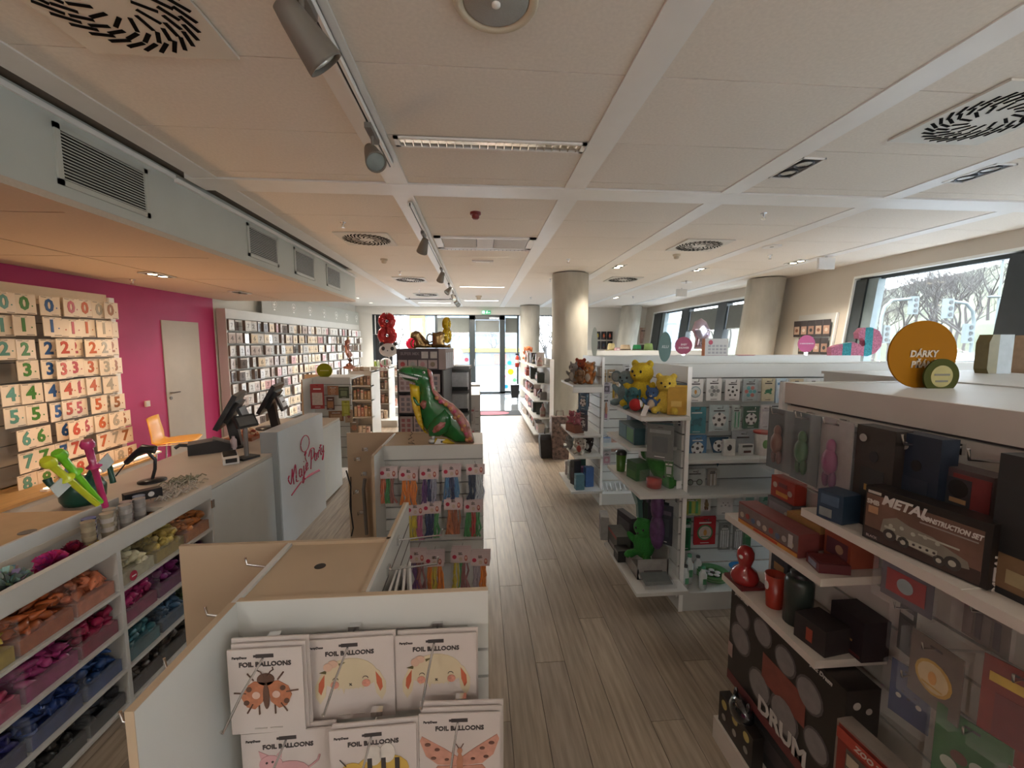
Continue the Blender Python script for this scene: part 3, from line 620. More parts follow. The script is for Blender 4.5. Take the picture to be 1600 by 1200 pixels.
# straws / dinosaur etc. near trough
def sword(u, v, u2, v2, col, lab, y=2.12):
    a = at(u, v, x=-1.80); b = at(u2, v2, x=-1.78); t = thing('bubble_sword', lab, 'toy', tuple(a)); mm = mat('sword_'+lab[:6], col, .2, noise=.1, clear=.5)
    d = b-a; L = d.length; 
    wp(t, 'tube_body', MB(mm).tube([a, a+d*.55, a+d*.62], [.013, .013, .017], 10)); g = MB(mm).tube([a+d*.62, a+d*.66, a+d*.9], [.03, .014, .016], 10); wp(t, 'grip', g); wp(t, 'cap', MB(mm).tube([a+d*.9, a+d*.95, b], [.024, .028, .02], 10))
    return t, a, d
tg = mat('price_tag', (.62, .66, .64), .5)
for u, v, u2, v2, col, lab in [(152, 788, 71, 718, (.62, .66, .03), 'yellow plastic bubble sword leaning over the counter front'), (157, 785, 89, 706, (.20, .62, .03), 'green plastic bubble sword leaning next to the yellow one'), (165, 792, 135, 688, (.55, .04, .16), 'pink plastic bubble sword standing nearly upright')]:
    t, a, d = sword(u, v, u2, v2, col, lab)
    if 'green' not in lab: wp(t, 'price_tag', MB(tg).box(a+d*(.52 if 'yellow' in lab else .62)+Vector((0, -.05 if 'yellow' in lab else .06, 0)), (.004, .07, .06), rx=.5)) 
t = thing('watering_can', 'dark green plastic dinosaur-shaped watering can behind the swords', 'watering can', (-2.2, 2.42, .84), .2)
GRN = mat('dark_green_plastic', (.01, .07, .045), .3, noise=.1)
MB(GRN).lathe([(.001, 0), (.08, 0), (.095, .03), (.10, .09), (.08, .13), (.03, .15)], 20).build('body', t); MB(GRN).tube([(.02, 0, .13), (.06, 0, .20), (.13, 0, .20), (.14, 0, .10)], .014, 8).build('handle', t); MB(GRN).tube([(-.09, 0, .06), (-.14, 0, .12), (-.15, 0, .15)], [.02, .016, .02], 8).build('spout', t)
# party blowers and cup stacks in the trough
BL_ = [(140, 845, (.40, .33, .22), 'kraft'), (152, 838, (.62, .60, .58), 'blue striped'), (169, 832, (.62, .56, .52), 'red and white striped'), (183, 822, (.55, .50, .42), 'floral cream'), (197, 815, (.5, .47, .44), 'grey patterned'), (208, 808, (.55, .45, .45), 'rose patterned'), (219, 803, (.45, .42, .40), 'brown patterned'), (228, 798, (.25, .33, .5), 'blue patterned')]
for i, (u, v, c_, nm) in enumerate(BL_):
    p = at(u, v, x=-1.79); t = thing('party_cup_stack', 'tall %s paper cup stack standing in the counter trough' % nm, 'cups', (p.x-.03*(i % 2), p.y, .757)); m = MB(cm(c_)); st = [cm((.5, .05, .06)), cm((.08, .12, .35)), cm((.5, .42, .3))][i % 3]
    for k in range(7):
        z = .022*k; m.mat(cm(c_) if k % 2 else (st if i in (1, 2) else cm(tuple(q*.8 for q in c_)))).lathe([(.024, z), (.026, z+.022), (.027, z+.023), (.025, z+.022)], 12)
    m.build('cups', t)
for i, (y, col, nm, r_) in enumerate([(1.32, (.62, .22, .2), 'salmon pink', .07), (1.5, (.62, .16, .24), 'coral', .075), (1.66, (.25, .33, .30), 'pale green', .07), (1.82, (.50, .04, .20), 'hot pink', .055), (1.92, (.22, .01, .04), 'dark red', .05)]):
    m = MB(cm(col)); rr = random.Random(i)
    for k in range(150):
        a = rr.uniform(0, 2*PI); b = rr.uniform(-.2, 1.4); d = Vector((math.cos(a)*math.cos(b), math.sin(a)*math.cos(b), math.sin(b))); q = Vector((-1.81, y, .79)); 
        e = q+d*r_*rr.uniform(.6, 1.15); s_ = d.cross(Vector((rr.random()-.5, rr.random()-.5, rr.random()-.5))).normalized()*.012
        e = Vector((min(max(e.x, -1.92), -1.715), e.y, max(e.z, .765))); m.mat(cm(tuple(min(1, q_*rr.choice((.7, 1, 1.25))) for q_ in col)))
        m.add([q+s_*.6, q-s_*.6, e-s_, e+s_], [(0, 1, 2, 3)])
    tag(m.build('tinsel_pompom', recalc=False), 'fluffy %s tinsel bundle lying in the counter trough' % nm, 'decoration', kind='stuff')
tag(MB(mat('gold_foil', (.75, .55, .05), .15, metal=1, noise=.2)).ell((-1.78, 1.98, .79), (.022, .035, .03), 10, 8).build('gold_ball'), 'shiny gold foil ball beside the hot pink tinsel', 'decoration')
# card boxes on the counter top
p = at(60, 800, z=.84)
t = thing('cardboard_box', 'flat brown cardboard box with round holes lying on the counter at left', 'box', (-2.17, 1.75, .84)); CB = mat('cardboard', (.55, .36, .18), .7, noise=.08); MB(CB).bx(-.2, .2, -.42, .42, 0, .05).build('box_body', t)
for k in (-.28, -.05, .18): MB(BLACKM).lathe([(.03, .0505), (.03, .0515)], 14, (.17, k, 0)).build('round_hole', t)
t = thing('display_pack', 'black and white packet lying across the cups on the counter', 'packet', (-1.86, 2.38, .86), .5, rot=(0, .0, .9)); MB(BLACKP).box((0, 0, .03), (.16, .05, .05)).build('carton', t); MB(CARD).disc(-.03, .03, .014, y=-.0252).disc(.03, .03, .014, y=-.0252).build('round_prints', t)
for i, (x, y, s) in enumerate([(-1.84, 2.62, .07), (-1.80, 2.5, .06), (-1.9, 2.75, .05)]):
    m = MB(cm([(.45, .42, .36), (.55, .5, .45), (.3, .3, .22)][i])); rr = random.Random(i+40)
    for k in range(40):
        q = Vector((x+rr.uniform(-s, s), y+rr.uniform(-s, s)*1.6, .842)); a = rr.random()*6; m.tube([q, q+Vector((math.cos(a)*.03, math.sin(a)*.03, .012+rr.random()*.02)), q+Vector((math.cos(a)*.05, math.sin(a)*.06, .006))], .004, 4)
    tag(m.build('ribbon_scraps'), ['grey ribbon curls', 'cream ribbon curls', 'olive ribbon curls'][i]+' scattered on the counter top', 'ribbon', kind='stuff')
# ---- back lamp (warm) under the number wall
t = thing('led_strip', 'warm light strip low behind the counter under the numbered cards', 'lamp', (-4.02, 4.75, .38)); MB(METALW).bx(-.03, .03, -.7, .7, -.02, 0).build('housing', t); MB(mat('warm_strip', (1, .6, .3), .4, emit=(1, .55, .25, 1.5))).bx(-.02, .02, -.68, .68, 0, .008).build('diffuser', t)
lamp('AREA', 'warm_strip_light', (-4.0, 4.75, .41), 3.6, (1, .56, .25), .1, 1.3, rot=(0, PI+.9, 0))
t = thing('back_counter', 'low wooden back counter under the numbered card wall', 'cabinet', (-4.2, 4.3, 0)); OAKW = mat('warm_wood', (.55, .32, .12), .5, noise=.15, scale=5, stretch=(8, 1, 1)); MB(OAKW).bx(-.34, .25, -1.6, 1.0, .33, .36).build('top', t); MB(WHITE).bx(-.34, .22, -1.6, 1.0, 0, .33).build('body', t)
# ---- number wall
nw = thing('number_wall', 'white slat wall panel behind the counter carrying the numbered cards', 'display wall', (-4.5, 5.0, 0))
wp(nw, 'top_board', MB(CARDW).bx(-4.555, -4.45, 2.6, 5.42, 2.12, 2.30)); wp(nw, 'side_post', MB(METALW).bx(-4.555, -4.43, 5.43, 5.5, .36, 2.27)); slats(nw, 2.6, 5.42, -4.46, .37, 2.12, 9, 'y', 1, m=mat('grey_slat', (.34, .30, .25), .6, noise=.05))
DC = [((.10, .30, .24), 'sage green'), ((.06, .22, .03), 'dark green'), ((.02, .09, .28), 'blue'), ((.52, .08, .04), 'red'), ((.50, .10, .12), 'rose'), ((.55, .13, .04), 'orange'), ((.42, .38, .30), 'silver'), ((.34, .13, .04), 'brown')]
US = [3, 35, 71, 89, 110, 134, 156, 171]
def nth(k):
    if k < 12: return ORD[k]
    if k < 19: return ['thirteenth', 'fourteenth', 'fifteenth', 'sixteenth', 'seventeenth', 'eighteenth', 'nineteenth'][k-12]
    if k == 19: return 'twentieth'
    if k == 29: return 'thirtieth'
    return ('twenty-' if k < 29 else 'thirty-')+ORD[(k+1) % 10-1]
DW = ['zero', 'one', 'two', 'three', 'four', 'five', 'six', 'seven', 'eight', 'nine']
CRD = mat('number_card', (.82, .70, .55), .45, noise=.03)
NC = {}
def number_card(dg, ci, rz, p, first):
    key = (dg, ci)
    m = MB(CRD).bx(-.095, .095, -.006, 0, -.19, 0); m.mat(mat('digit_%d' % ci, DC[ci][0], .35, noise=.1)).text(str(dg), .17, (-.01, -.007, -.095), depth=.002).disc(.06, -.11, .007, y=-.006); m.mat(DARKT).rect(.01, .08, -.183, -.178, y=-.006).rect(-.08, -.03, -.012, -.008, y=-.006); m.mat(CARD).rect(-.015, .015, -.018, -.012, y=-.006)
    t = thing('number_card', 'cream card with the numeral %s in %s, %s from the left in its row' % (DW[dg], DC[ci][1], ORD[ci]), 'number card', p, rz, 'numbered balloon cards on the counter wall'); m.build('card_face', t)
    MB(CHROME).tube([(0, -.03, -.012), (0, .12, -.03)], .003, 5).build('hook', t)
for dg in range(10):
    for ci, u in enumerate(US):
        if (dg, ci) in ((3, 0), (7, 4), (4, 7)): continue
        q = at(u, 480, x=-4.3); j = R.uniform(-.02, .02)
        number_card(dg, ci, PI/2+R.uniform(-.05, .12), (-4.30+R.uniform(-.02, .03)+(.03 if dg > 5 else 0), q.y+j+(.03 if dg > 5 else 0), 2.19-.212*dg+R.uniform(-.008, .008)), 0)
# ---- long packet wall
p0 = Vector((-4.47, 7.66, 0)); p1 = Vector((-4.03, 14.3, 0)); dv = (p1-p0); LW = dv.length; dv.normalize(); wa = math.atan2(dv.y, dv.x); nrm = Vector((dv.y, -dv.x, 0))
pw = thing('packet_wall', 'long white slat wall filled with hanging foil balloon packets', 'display wall', p0, wa)
MB(WHITE).bx(0, LW, -.05, .04, 2.16, 2.33).build('top_board', pw); MB(WHITE).bx(-.02, 0, -.10, .06, 0, 2.33).build('side_post', pw)
slme = MB(WHITE).bx(0, LW, -.012, .012, .004, .113).mesh('slat')
for i in range(18): link('slat', slme, pw, (0, 0, .06+.1165*i))
MB(SLOT).bx(0, LW, .012, .02, .05, 2.16).build('backing_board', pw)
t = thing('icon_banner', 'pale grey banner with white party icons above the packet wall', 'banner', p0+dv*1.15, wa); MB(mat('banner_grey', (.42, .43, .40), .6, noise=.02)).bx(0, LW-1.2, -.06, -.045, 2.33, 2.74).build('banner_board', t)
m = MB(METALW)
for k in range(7):
    x = .45+k*.8; m.M = Matrix.Translation((x, -.061, 2.55))
    m.tube([(.085*math.cos(a*PI/8), 0, .075*math.sin(a*PI/8)) for a in range(16)], .007, 4, closed=True)
    m.rect(-.03, .03, -.13, -.10, y=0); m.rect(-.04, .04, -.02, .0, y=0).rect(-.006, .006, -.04, .04, y=0)
    m.M = None
m.build('icons', t)
PV = [((.80, .80, .80), 'silver white', .25), ((.80, .68, .52), 'cream and gold', .5), ((.55, .48, .46), 'greyish', .4), ((.12, .09, .08), 'dark brown', .4), ((.65, .40, .42), 'pale pink', .4), ((.72, .74, .76), 'glossy silver', .2)]
pmesh = []
for c_, nm, ro in PV:
    mm = mat('packet_'+nm.replace(' ', '_'), c_, ro, noise=.12, scale=18); m = MB(mm).bx(-.075, .075, -.006, 0, -.185, 0).mat(mat('packet_edge', (.16, .12, .10), .6, noise=.2)).bx(-.082, .07, .001, .05, -.182, .002); m.mat(cm(tuple(q*.45 for q in c_))).text(str(R.randrange(10)), .11, (0, -.007, -.10), depth=.001).rect(-.05, .05, -.17, -.16, y=-.006); m.mat(CARD).rect(-.07, .07, -.025, 0, y=-.006)
    pmesh.append((m.mesh('foil_packet'), nm))
rr = random.Random(3)
for row in range(9):
    for k in range(33):
        s_ = .09+k*.2; reg = s_/LW
        w = [2, .5, 2, .7, .3, 2] if reg < .28 else ([.6, 6, .5, .2, .5, .4] if reg < .52 else [3, .6, .8, 1, .8, 3])
        me, nm = pmesh[rr.choices(range(6), w)[0]]
        p = p0+dv*(s_+rr.uniform(-.015, .015))+nrm*rr.uniform(.09, .17); p.z = 2.14-.228*row
        o = link('foil_packet', me, None, p, wa+rr.uniform(-.4, .35)); tag(o, '%s packet on the long wall, %s row down, %s from its near end' % (nm, ORD[row], nth(k)), 'packet', 'foil balloon packets on the long wall')
# framed red donut packet
# ---- chair
t = thing('orange_chair', 'orange moulded shell chair with steel legs by the magenta wall', 'chair', (-4.02, 5.75, 0), .35)
CH = mat('orange_shell', (.85, .42, .06), .4, noise=.04)
rings = []
prof = [(.24, .43), (.20, .445), (.0, .44), (-.14, .425), (-.19, .45), (-.215, .55), (-.235, .68), (-.25, .78)]
vs = []; fs = []
for (a, z) in prof:
    for k in range(7):
        s_ = -1+2*k/6; w = .225-(.02 if z > .6 else 0); vs.append((a+(.02*s_*s_ if z > .5 else 0), s_*w, z+(.015*s_*s_ if z < .5 else 0)))
n = len(vs)
for i in range(len(prof)-1):
    for k in range(6): q = i*7+k; fs.append((q, q+1, q+8, q+7))
m = MB(CH); m.add(vs, fs, True); o = m.build('seat_shell', t); md = o.modifiers.new('s', 'SOLIDIFY'); md.thickness = .012
for sx_ in (-.17, .2):
    for sy in (-.2, .2): MB(CHROME).tube([(sx_*.9, sy*.9, .43), (sx_*1.1, sy, 0)], .011, 8).build('leg', t)
MB(CHROME).tube([(-.16, -.19, .425), (.19, -.19, .425)], .01).tube([(-.16, .19, .425), (.19, .19, .425)], .01).build('seat_frame', t)
# ================================================================ product builders
def art(m, w, h, motif, c1, c2, z=0, y=-.0045):
    """printed motif on a card whose top is at z, width w, height h, front at y"""
    cz = z-h*.55; k = min(w, h*.8)
    m.mat(cm(c1))
    if motif == 'ball':
        m.mat(CARD).disc(0, cz, k*.36, y=y); m.mat(DARKT).disc(0, cz, k*.10, y=y-.001, n=5)
        for i in range(5):
            a = PI/2+i*2*PI/5; m.disc(math.cos(a)*k*.29, cz+math.sin(a)*k*.29, k*.075, y=y-.001, n=6)
    elif motif == 'medal': m.disc(0, cz, k*.36, y=y).mat(cm(c2)).disc(0, cz, k*.30, y=y-.001).mat(cm((.6, .3, .08))).disc(0, cz, k*.08, k*.14, y=y-.002).mat(cm(c1)).rect(-k*.2, k*.2, cz-k*.2, cz-k*.17, y=y-.002)
    elif motif == 'dots':
        for i in range(7):
            a = i*PI/3; m.mat(cm(c1 if i % 2 else c2)).disc((0 if i == 6 else math.cos(a)*k*.26), cz+(0 if i == 6 else math.sin(a)*k*.26), k*.12, y=y)
    elif motif == 'frog': m.disc(0, cz, k*.25, k*.15, y=y).disc(k*.2, cz+k*.12, k*.1, y=y).rect(-k*.3, -k*.15, cz-k*.2, cz-k*.1, y=y).rect(k*.1, k*.26, cz-k*.22, cz-k*.1, y=y).mat(DARKT).disc(k*.23, cz+k*.15, k*.02, y=y-.001)
    elif motif == 'stripes':
        for i in range(4): m.mat(cm(c1 if i % 2 else c2)).rect(-w*.4+i*w*.2, -w*.26+i*w*.2, z-h*.9, z-h*.25, y=y)
    elif motif == 'face': m.mat(DARKT).disc(-k*.15, cz+k*.1, k*.03, y=y).disc(k*.15, cz+k*.1, k*.03, y=y).disc(0, cz-k*.05, k*.05, k*.03, y=y).mat(cm(c1)).disc(-k*.25, cz-k*.1, k*.07, y=y).disc(k*.25, cz-k*.1, k*.07, y=y)
    elif motif == 'cow':
        for i, (a, b) in enumerate([(-.2, .2), (.15, .15), (0, -.05), (-.2, -.2), (.22, -.2)]): m.mat(DARKT).disc(a*k, cz+b*k, k*.1, k*.07, y=y)
    elif motif == 'glasses': m.mat(DARKT).disc(-w*.22, cz, w*.15, y=y).disc(w*.22, cz, w*.15, y=y).rect(-w*.1, w*.1, cz+w*.03, cz+w*.06, y=y).mat(cm(c2)).disc(-w*.22, cz, w*.11, y=y-.001).disc(w*.22, cz, w*.11, y=y-.001)
    elif motif == 'block': m.rect(-w*.38, w*.38, z-h*.85, z-h*.35, y=y).mat(cm(c2)).disc(0, z-h*.6, k*.2, y=y-.001)
    elif motif == 'text': m.rect(-w*.4, w*.4, z-h*.25, z-h*.15, y=y).mat(cm(c2)).rect(-w*.3, w*.3, z-h*.8, z-h*.35, y=y)
    elif motif == 'figure': m.ell((0, y-.008, cz+h*.2), (k*.12, .012, h*.1), 8, 6).ell((0, y-.01, cz), (k*.2, .018, h*.18), 8, 6).mat(cm(c2)).ell((-k*.1, y-.008, cz-h*.22), (k*.07, .012, h*.12), 8, 5).ell((k*.1, y-.008, cz-h*.22), (k*.07, .012, h*.12), 8, 5)
    elif motif == 'heart': m.disc(-k*.1, cz+k*.05, k*.12, y=y).disc(k*.1, cz+k*.05, k*.12, y=y).prism([(-k*.2, cz), (0, cz-k*.25), (k*.2, cz)], y-.001, y)
    return m
def hang(lab, p, rz, w, h, back, motif, c1, c2, bag=False, n=1, name='packet', cat='packet', grp=None, title=True, tilt=0, hk=True):
    t = thing(name, lab, cat, p, group=grp, rot=(tilt, 0, rz))
    m = MB(back if not isinstance(back, tuple) else cm(back))
    for k in range(n): m.bx(-w/2+.003*(k % 2), w/2+.003*(k % 2), -.003+k*.012, .0+k*.012, -h+.004*(k % 3), .004*(k % 3))
    m.mat(DARKT).rect(-.014, .014, -.02, -.014, y=-.003)
    if title: m.mat(DARKT if not isinstance(back, tuple) or sum(back) > .9 else CARD).rect(-w*.28, w*.28, -.045*h/.2, -.035*h/.2, y=-.003).rect(-w*.2, w*.2, -h*.94, -h*.92, y=-.003)
    m.build('card', t)
    m = MB(CARD); art(m, w, h, motif, c1, c2); m.build('print', t)
    if bag: MB(FOILBAG).bx(-w/2-.004, w/2+.004, -.03, .006, -h-.004, .002).build('clear_wrap', t)
    if hk: MB(CHROME).tube([(0, .14, -.03), (0, -.04, -.012), (0, -.043, .006)], .0028, 5).build('hook', t)
    return t
def bagpack(lab, p, rz, cols, n=2, w=.125, h=.27, grp=None, hk=True):
    """header card with a red disc over a clear bag of long balloons or ribbons"""
    t = thing('balloon_bag', lab, 'balloon bag', p, rz, grp)
    HC = mat('pinkish_header', (.62, .50, .50), .5, noise=.03)
    m = MB(HC)
    for k in range(n): m.bx(-w/2+.002*k, w/2+.002*k, k*.016-.002, k*.016, -.075+.006*k, .006*k)
    m.build('header_card', t)
    m = MB(REDT).disc(-w*.30, -.035, .014, y=-.002).mat(DARKT).rect(-w*.1, w*.12, -.02, -.015, y=-.002).mat(cm((.40, .09, .07))).disc(w*.30, -.043, .011, .02, y=-.002).mat(cm((.70, .45, .35))).disc(w*.30, -.04, .007, .009, y=-.003).mat(cm((.55, .42, .33))).disc(w*.02, -.05, .012, .014, y=-.002).mat(DARKT).rect(-.012, .012, -.01, -.005, y=-.002)
    m.build('print', t)
    m = MB(cm(cols[0], .3)); rr = random.Random(lab)
    for i in range(16):
        m.mat(cm(cols[i % len(cols)], .3)); x = w*(-.38+.76*(i+.5)/16) if len(cols) > 1 else rr.uniform(-w*.35, w*.35)
        if len(cols) > 1: x = w*(-.36+.72*((i % len(cols))+rr.random())/len(cols))
        m.tube([(x, rr.uniform(-.006, .02), -.078), (x+rr.uniform(-.01, .01), rr.uniform(-.018, .02), -h*.5), (x+rr.uniform(-.014, .014), rr.uniform(-.015, .02), -h*.72), (x+rr.uniform(-.02, .02), .0, -h+.02)], [.005, .007, .0065, .008], 5)
    m.build('balloons', t)['kind'] = 'stuff'
    MB(FOILBAG).ring_loft([[(-w/2, -.004, -.06), (w/2, -.004, -.06), (w/2, .03, -.06), (-w/2, .03, -.06)], [(-w/2, -.024, -h*.6), (w/2, -.024, -h*.6), (w/2, .03, -h*.6), (-w/2, .03, -h*.6)], [(-w/2, -.006, -h), (w/2, -.006, -h), (w/2, .012, -h), (-w/2, .012, -h)]], True, True).build('clear_bag', t)
    if hk: MB(CHROME).tube([(0, .16, -.02), (0, -.03, -.006), (0, -.033, .012)], .003, 5).build('hook', t)
    return t
def carton(lab, loc, d, rz, base, deco=(), name='box', cat='box', grp=None, rot=None, top=None):
    """box with printed front (-y): deco = list of (kind, args, colour)"""
    t = thing(name, lab, cat, loc, rz, grp, rot); w, dp, h = d
    m = MB(base if not isinstance(base, tuple) else cm(base)).bx(-w/2, w/2, -dp/2, dp/2, 0, h)
    o = m.build('carton', t)
    if deco:
        m = MB(CARD); y = -dp/2
        for i, (k, a, c) in enumerate(deco):
            m.mat(c if not isinstance(c, tuple) else cm(c))
            if k == 'r': m.rect(a[0]*w, a[1]*w, a[2]*h, a[3]*h, y=y-.0006*i, t=.0012)
            elif k == 'd': m.disc(a[0]*w, a[1]*h, a[2]*w, (a[3] if len(a) > 3 else a[2])*w, y=y-.0006*i, t=.0012)
            elif k == 't': m.text(a[0], a[3]*h, (a[1]*w, y-.0006*i-.001, a[2]*h), depth=.001, shear=.25, wide=a[4] if len(a) > 4 else 1)
            elif k == 'top': m.bx(a[0]*w, a[1]*w, a[2]*dp, a[3]*dp, h, h+.001)
            elif k == 'side': m.bx(-w/2-.001, -w/2, a[0]*dp, a[1]*dp, a[2]*h, a[3]*h)
            elif k == 'ts': m.text(a[0], a[3], (w/2+.001, a[1]*dp, a[2]*h), rot=(0, -PI/2, PI) if False else (PI/2, -PI/2, PI/2), depth=.001, shear=.25)
        m.build('print', t)
    return t
def plush(lab, loc, rz, s, col, belly=None, ear='round', pose='sit', tilt=0, name='stuffed_toy', tail=False, earcol=None, muz=None):
    """generic stuffed animal: one continuous body (voxel remesh) with eyes, nose and inner ears"""
    t = thing(name, lab, 'stuffed toy', loc, rot=(tilt, 0, rz)); t.scale = (s, s, s)
    c = mat('plush_%d_%d_%d' % tuple(int(q*100) for q in col), col, .95, noise=.18, scale=60, bump=.5)
    m = MB(c)
    m.ell((0, 0, .16), (.13, .11, .17), 16, 10).ell((0, -.01, .38), (.13, .115, .115), 16, 10)
    for x in (-1, 1):
        m.ell((x*.11, -.12, .05), (.05, .10, .05), 10, 8, (0, 0, x*.3)); m.ell((x*.14, -.04, .22), (.04, .045, .10), 10, 8, (.5, x*.5, 0))
        if ear == 'round': m.ell((x*.09, .0, .48), (.045, .025, .045), 10, 8)
        elif ear == 'long': m.ell((x*.07, .02, .55), (.032, .022, .12), 10, 8, (0, x*.25, 0))
        elif ear == 'point': m.ell((x*.085, .0, .49), (.035, .02, .06), 8, 6, (0, x*.3, 0))
        elif ear == 'flap': m.ell((x*.15, -.01, .37), (.03, .05, .10), 10, 8)
        elif ear == 'wide': m.ell((x*.17, .01, .40), (.09, .02, .09), 12, 8)
        elif ear == 'none': m.ell((x*.06, -.03, .49), (.03, .03, .03), 8, 6)
    if tail: m.tube([(0, .1, .06), (.05, .2, .12), (.06, .22, .28), (.02, .2, .38)], [.04, .055, .065, .03], 8)
    m.ell((0, -.11, .35), (.05, .045, .04), 10, 8)
    o = m.build('body', t); md = o.modifiers.new('r', 'REMESH'); md.mode = 'VOXEL'; md.voxel_size = .013; md.use_smooth_shade = True; sm_ = o.modifiers.new('s', 'SMOOTH'); sm_.iterations = 3
    e = MB(BLACKP)
    for x in (-1, 1): e.ell((x*.05, -.118, .40), (.014, .010, .017), 8, 6)
    e.ell((0, -.155, .36), (.014, .01, .01), 8, 6); e.build('eyes_and_nose', t)
    if belly: MB(mat('plush_belly_%d' % int(sum(belly)*100), belly, .95, noise=.1)).ell((0, -.055, .16), (.085, .065, .12), 12, 8).ell((0, -.125, .345), (.035, .036, .026), 8, 6).build('pale_belly', t)
    if earcol and ear in ('round', 'wide', 'long', 'point'):
        q = MB(cm(earcol))
        for x in (-1, 1):
            if ear == 'round': q.ell((x*.09, -.016, .48), (.026, .014, .026), 8, 6)
            if ear == 'wide': q.ell((x*.17, -.006, .40), (.06, .012, .06), 8, 6)
            if ear == 'long': q.ell((x*.07, .002, .55), (.016, .012, .08), 8, 6, (0, x*.25, 0))
            if ear == 'point': q.ell((x*.085, -.014, .485), (.018, .012, .035), 8, 6, (0, x*.3, 0))
        q.build('inner_ears', t)
    return t
def cup(lab, loc, col, r=.035, h=.13, lid=None, name='cup'):
    t = thing(name, lab, 'cup', loc); MB(cm(col, .3)).lathe([(r*.75, 0), (r, h), (r*.95, h), (r*.7, .01)], 20, caps=True).build('cup_body', t)
    if lid: MB(cm(lid, .3)).lathe([(r*1.03, h-.01), (r*1.03, h+.008), (r*.7, h+.02), (.001, h+.021)], 20).build('lid', t)
    return t
# ================================================================ LEFT GONDOLAS L1, L2, L3
H1 = 1.0
TB = mat('tan_panel', (.50, .38, .26), .55, noise=.05, scale=3)
def hooksrow(root, pts, d, L=.09):
    for p in pts: hook(root, p, d, L)
def low_gondola(lab, y, yb, yw, wing_y0):
    """face towards the camera at y, block back to yb"""
    g = thing('gondola', lab, 'gondola', (-.33, y, 0))
    wp(g, 'side_panel', MB(WHITE).bx(-.70, -.685, wing_y0, yb, 0, H1-.002).mat(TB).bx(-.701, -.684, wing_y0-.002, wing_y0, 0, H1).bx(-.702, -.683, wing_y0, y-.01, H1-.002, H1).bx(-.702, -.700, wing_y0, yb, 0, H1-.003))
    wp(g, 'header', MB(WHITE).bx(-.685, .02, y-.005, y+.012, .895, H1-.002).mat(TB).bx(-.685, .02, y-.005, y+.012, H1-.002, H1))
    slats(g, -.685, .02, y+.018, .10, .89, 9, 'x', -1, m=WHITE)
    wp(g, 'base_deck', MB(WHITE).bx(-.685, .02, y-.30, y+.01, 0, .10))
    wp(g, 'top_board', MB(TB).bx(-.684, .02 if yb > 2 else -.337, y+.03, yb, H1-.03, H1-.012))
    wp(g, 'right_panel', MB(WHITE).bx(.005, .02, y+.03, yb, 0, H1-.014)) if yb > 2 else None
    wp(g, 'wing_panel', MB(TB).bx(-1.075, -.335, yb, yb+.016, 0, H1))
    return g
L1 = low_gondola('nearest low gondola with foil balloon envelopes and a cable hole in its tan top', 1.165, 1.51, 1.51, .81)
wp(L1, 'inner_panel', MB(TB).bx(-.350, -.337, 1.185, 1.87, 0, H1).mat(WHITE).bx(-.337, -.327, 1.185, 1.87, 0, H1-.001))
wp(L1, 'cable_hole', MB(BLACKM).lathe([(.018, H1-.0118), (.018, H1-.011)], 18, (-.53, 1.355, 0)))
for z in (.9, .82, .74): wp(L1, 'slat_groove', MB(SLOT).bx(-.3272, -.3255, 1.2, 1.86, z, z+.006))
inv = None
for p in ((-.70, 1.40, .965), (-.70, 1.19, .93), (-.70, 1.03, .90), (-.70, .90, .88)): hook(L1, p, (-1, 0, 0), .085)
hook(L1, (-.70, .86, .70), (-1, 0, 0), .085)
for p, L in (((-.325, 1.42, .93), .17), ((-.325, 1.32, .87), .17), ((-.325, 1.6, .95), .17)): hook(L1, p, (1, 0, 0), L)
L2 = low_gondola('low gondola topped by the dinosaur balloon, filled with bagged balloons', 2.96, 3.40, 3.4, 2.69)
for u, v in ((572, 702), (560, 717), (570, 740), (558, 768), (565, 800)):
    q = at(u, v, y=3.39); hook(L2, q, (0, -1, 0), .10)
wp(L2, 'power_cable', MB(BLACKP).tube([at(541, 735, y=3.36), at(548, 760, y=3.34), at(547, 790, y=3.33), at(552, 825, y=3.30), at(549, 838, y=3.28)], .006, 6).tube([at(548, 745, y=3.36), at(549, 800, y=3.33)], .004, 6))
wp(L2, 'cable_conduit', MB(GREYP).tube([at(570, 748, y=3.3), at(568, 765, y=3.3), at(573, 835, y=3.3)], .014, 8))
L3 = thing('gondola', 'grey low gondola farther along the aisle behind the dinosaur', 'gondola', (-.33, 5.85, 0))
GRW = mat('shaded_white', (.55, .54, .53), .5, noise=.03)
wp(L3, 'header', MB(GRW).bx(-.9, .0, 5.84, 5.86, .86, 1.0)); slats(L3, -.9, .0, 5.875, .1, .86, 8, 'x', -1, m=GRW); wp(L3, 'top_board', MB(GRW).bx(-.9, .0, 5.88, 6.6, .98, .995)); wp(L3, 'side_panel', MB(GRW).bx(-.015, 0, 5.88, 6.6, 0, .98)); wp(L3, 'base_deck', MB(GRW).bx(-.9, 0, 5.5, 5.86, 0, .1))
for i in range(8): hang('pinkish packet on the far low gondola, %s one along its two rows' % ORD[i], (-.75+.2*(i % 4), 5.78, .84-.3*(i//4)), 0, .17, .25, (.5, .47, .46), ['heart', 'dots', 'block', 'text'][i % 4], (.4, .12, .14), (.35, .3, .3))
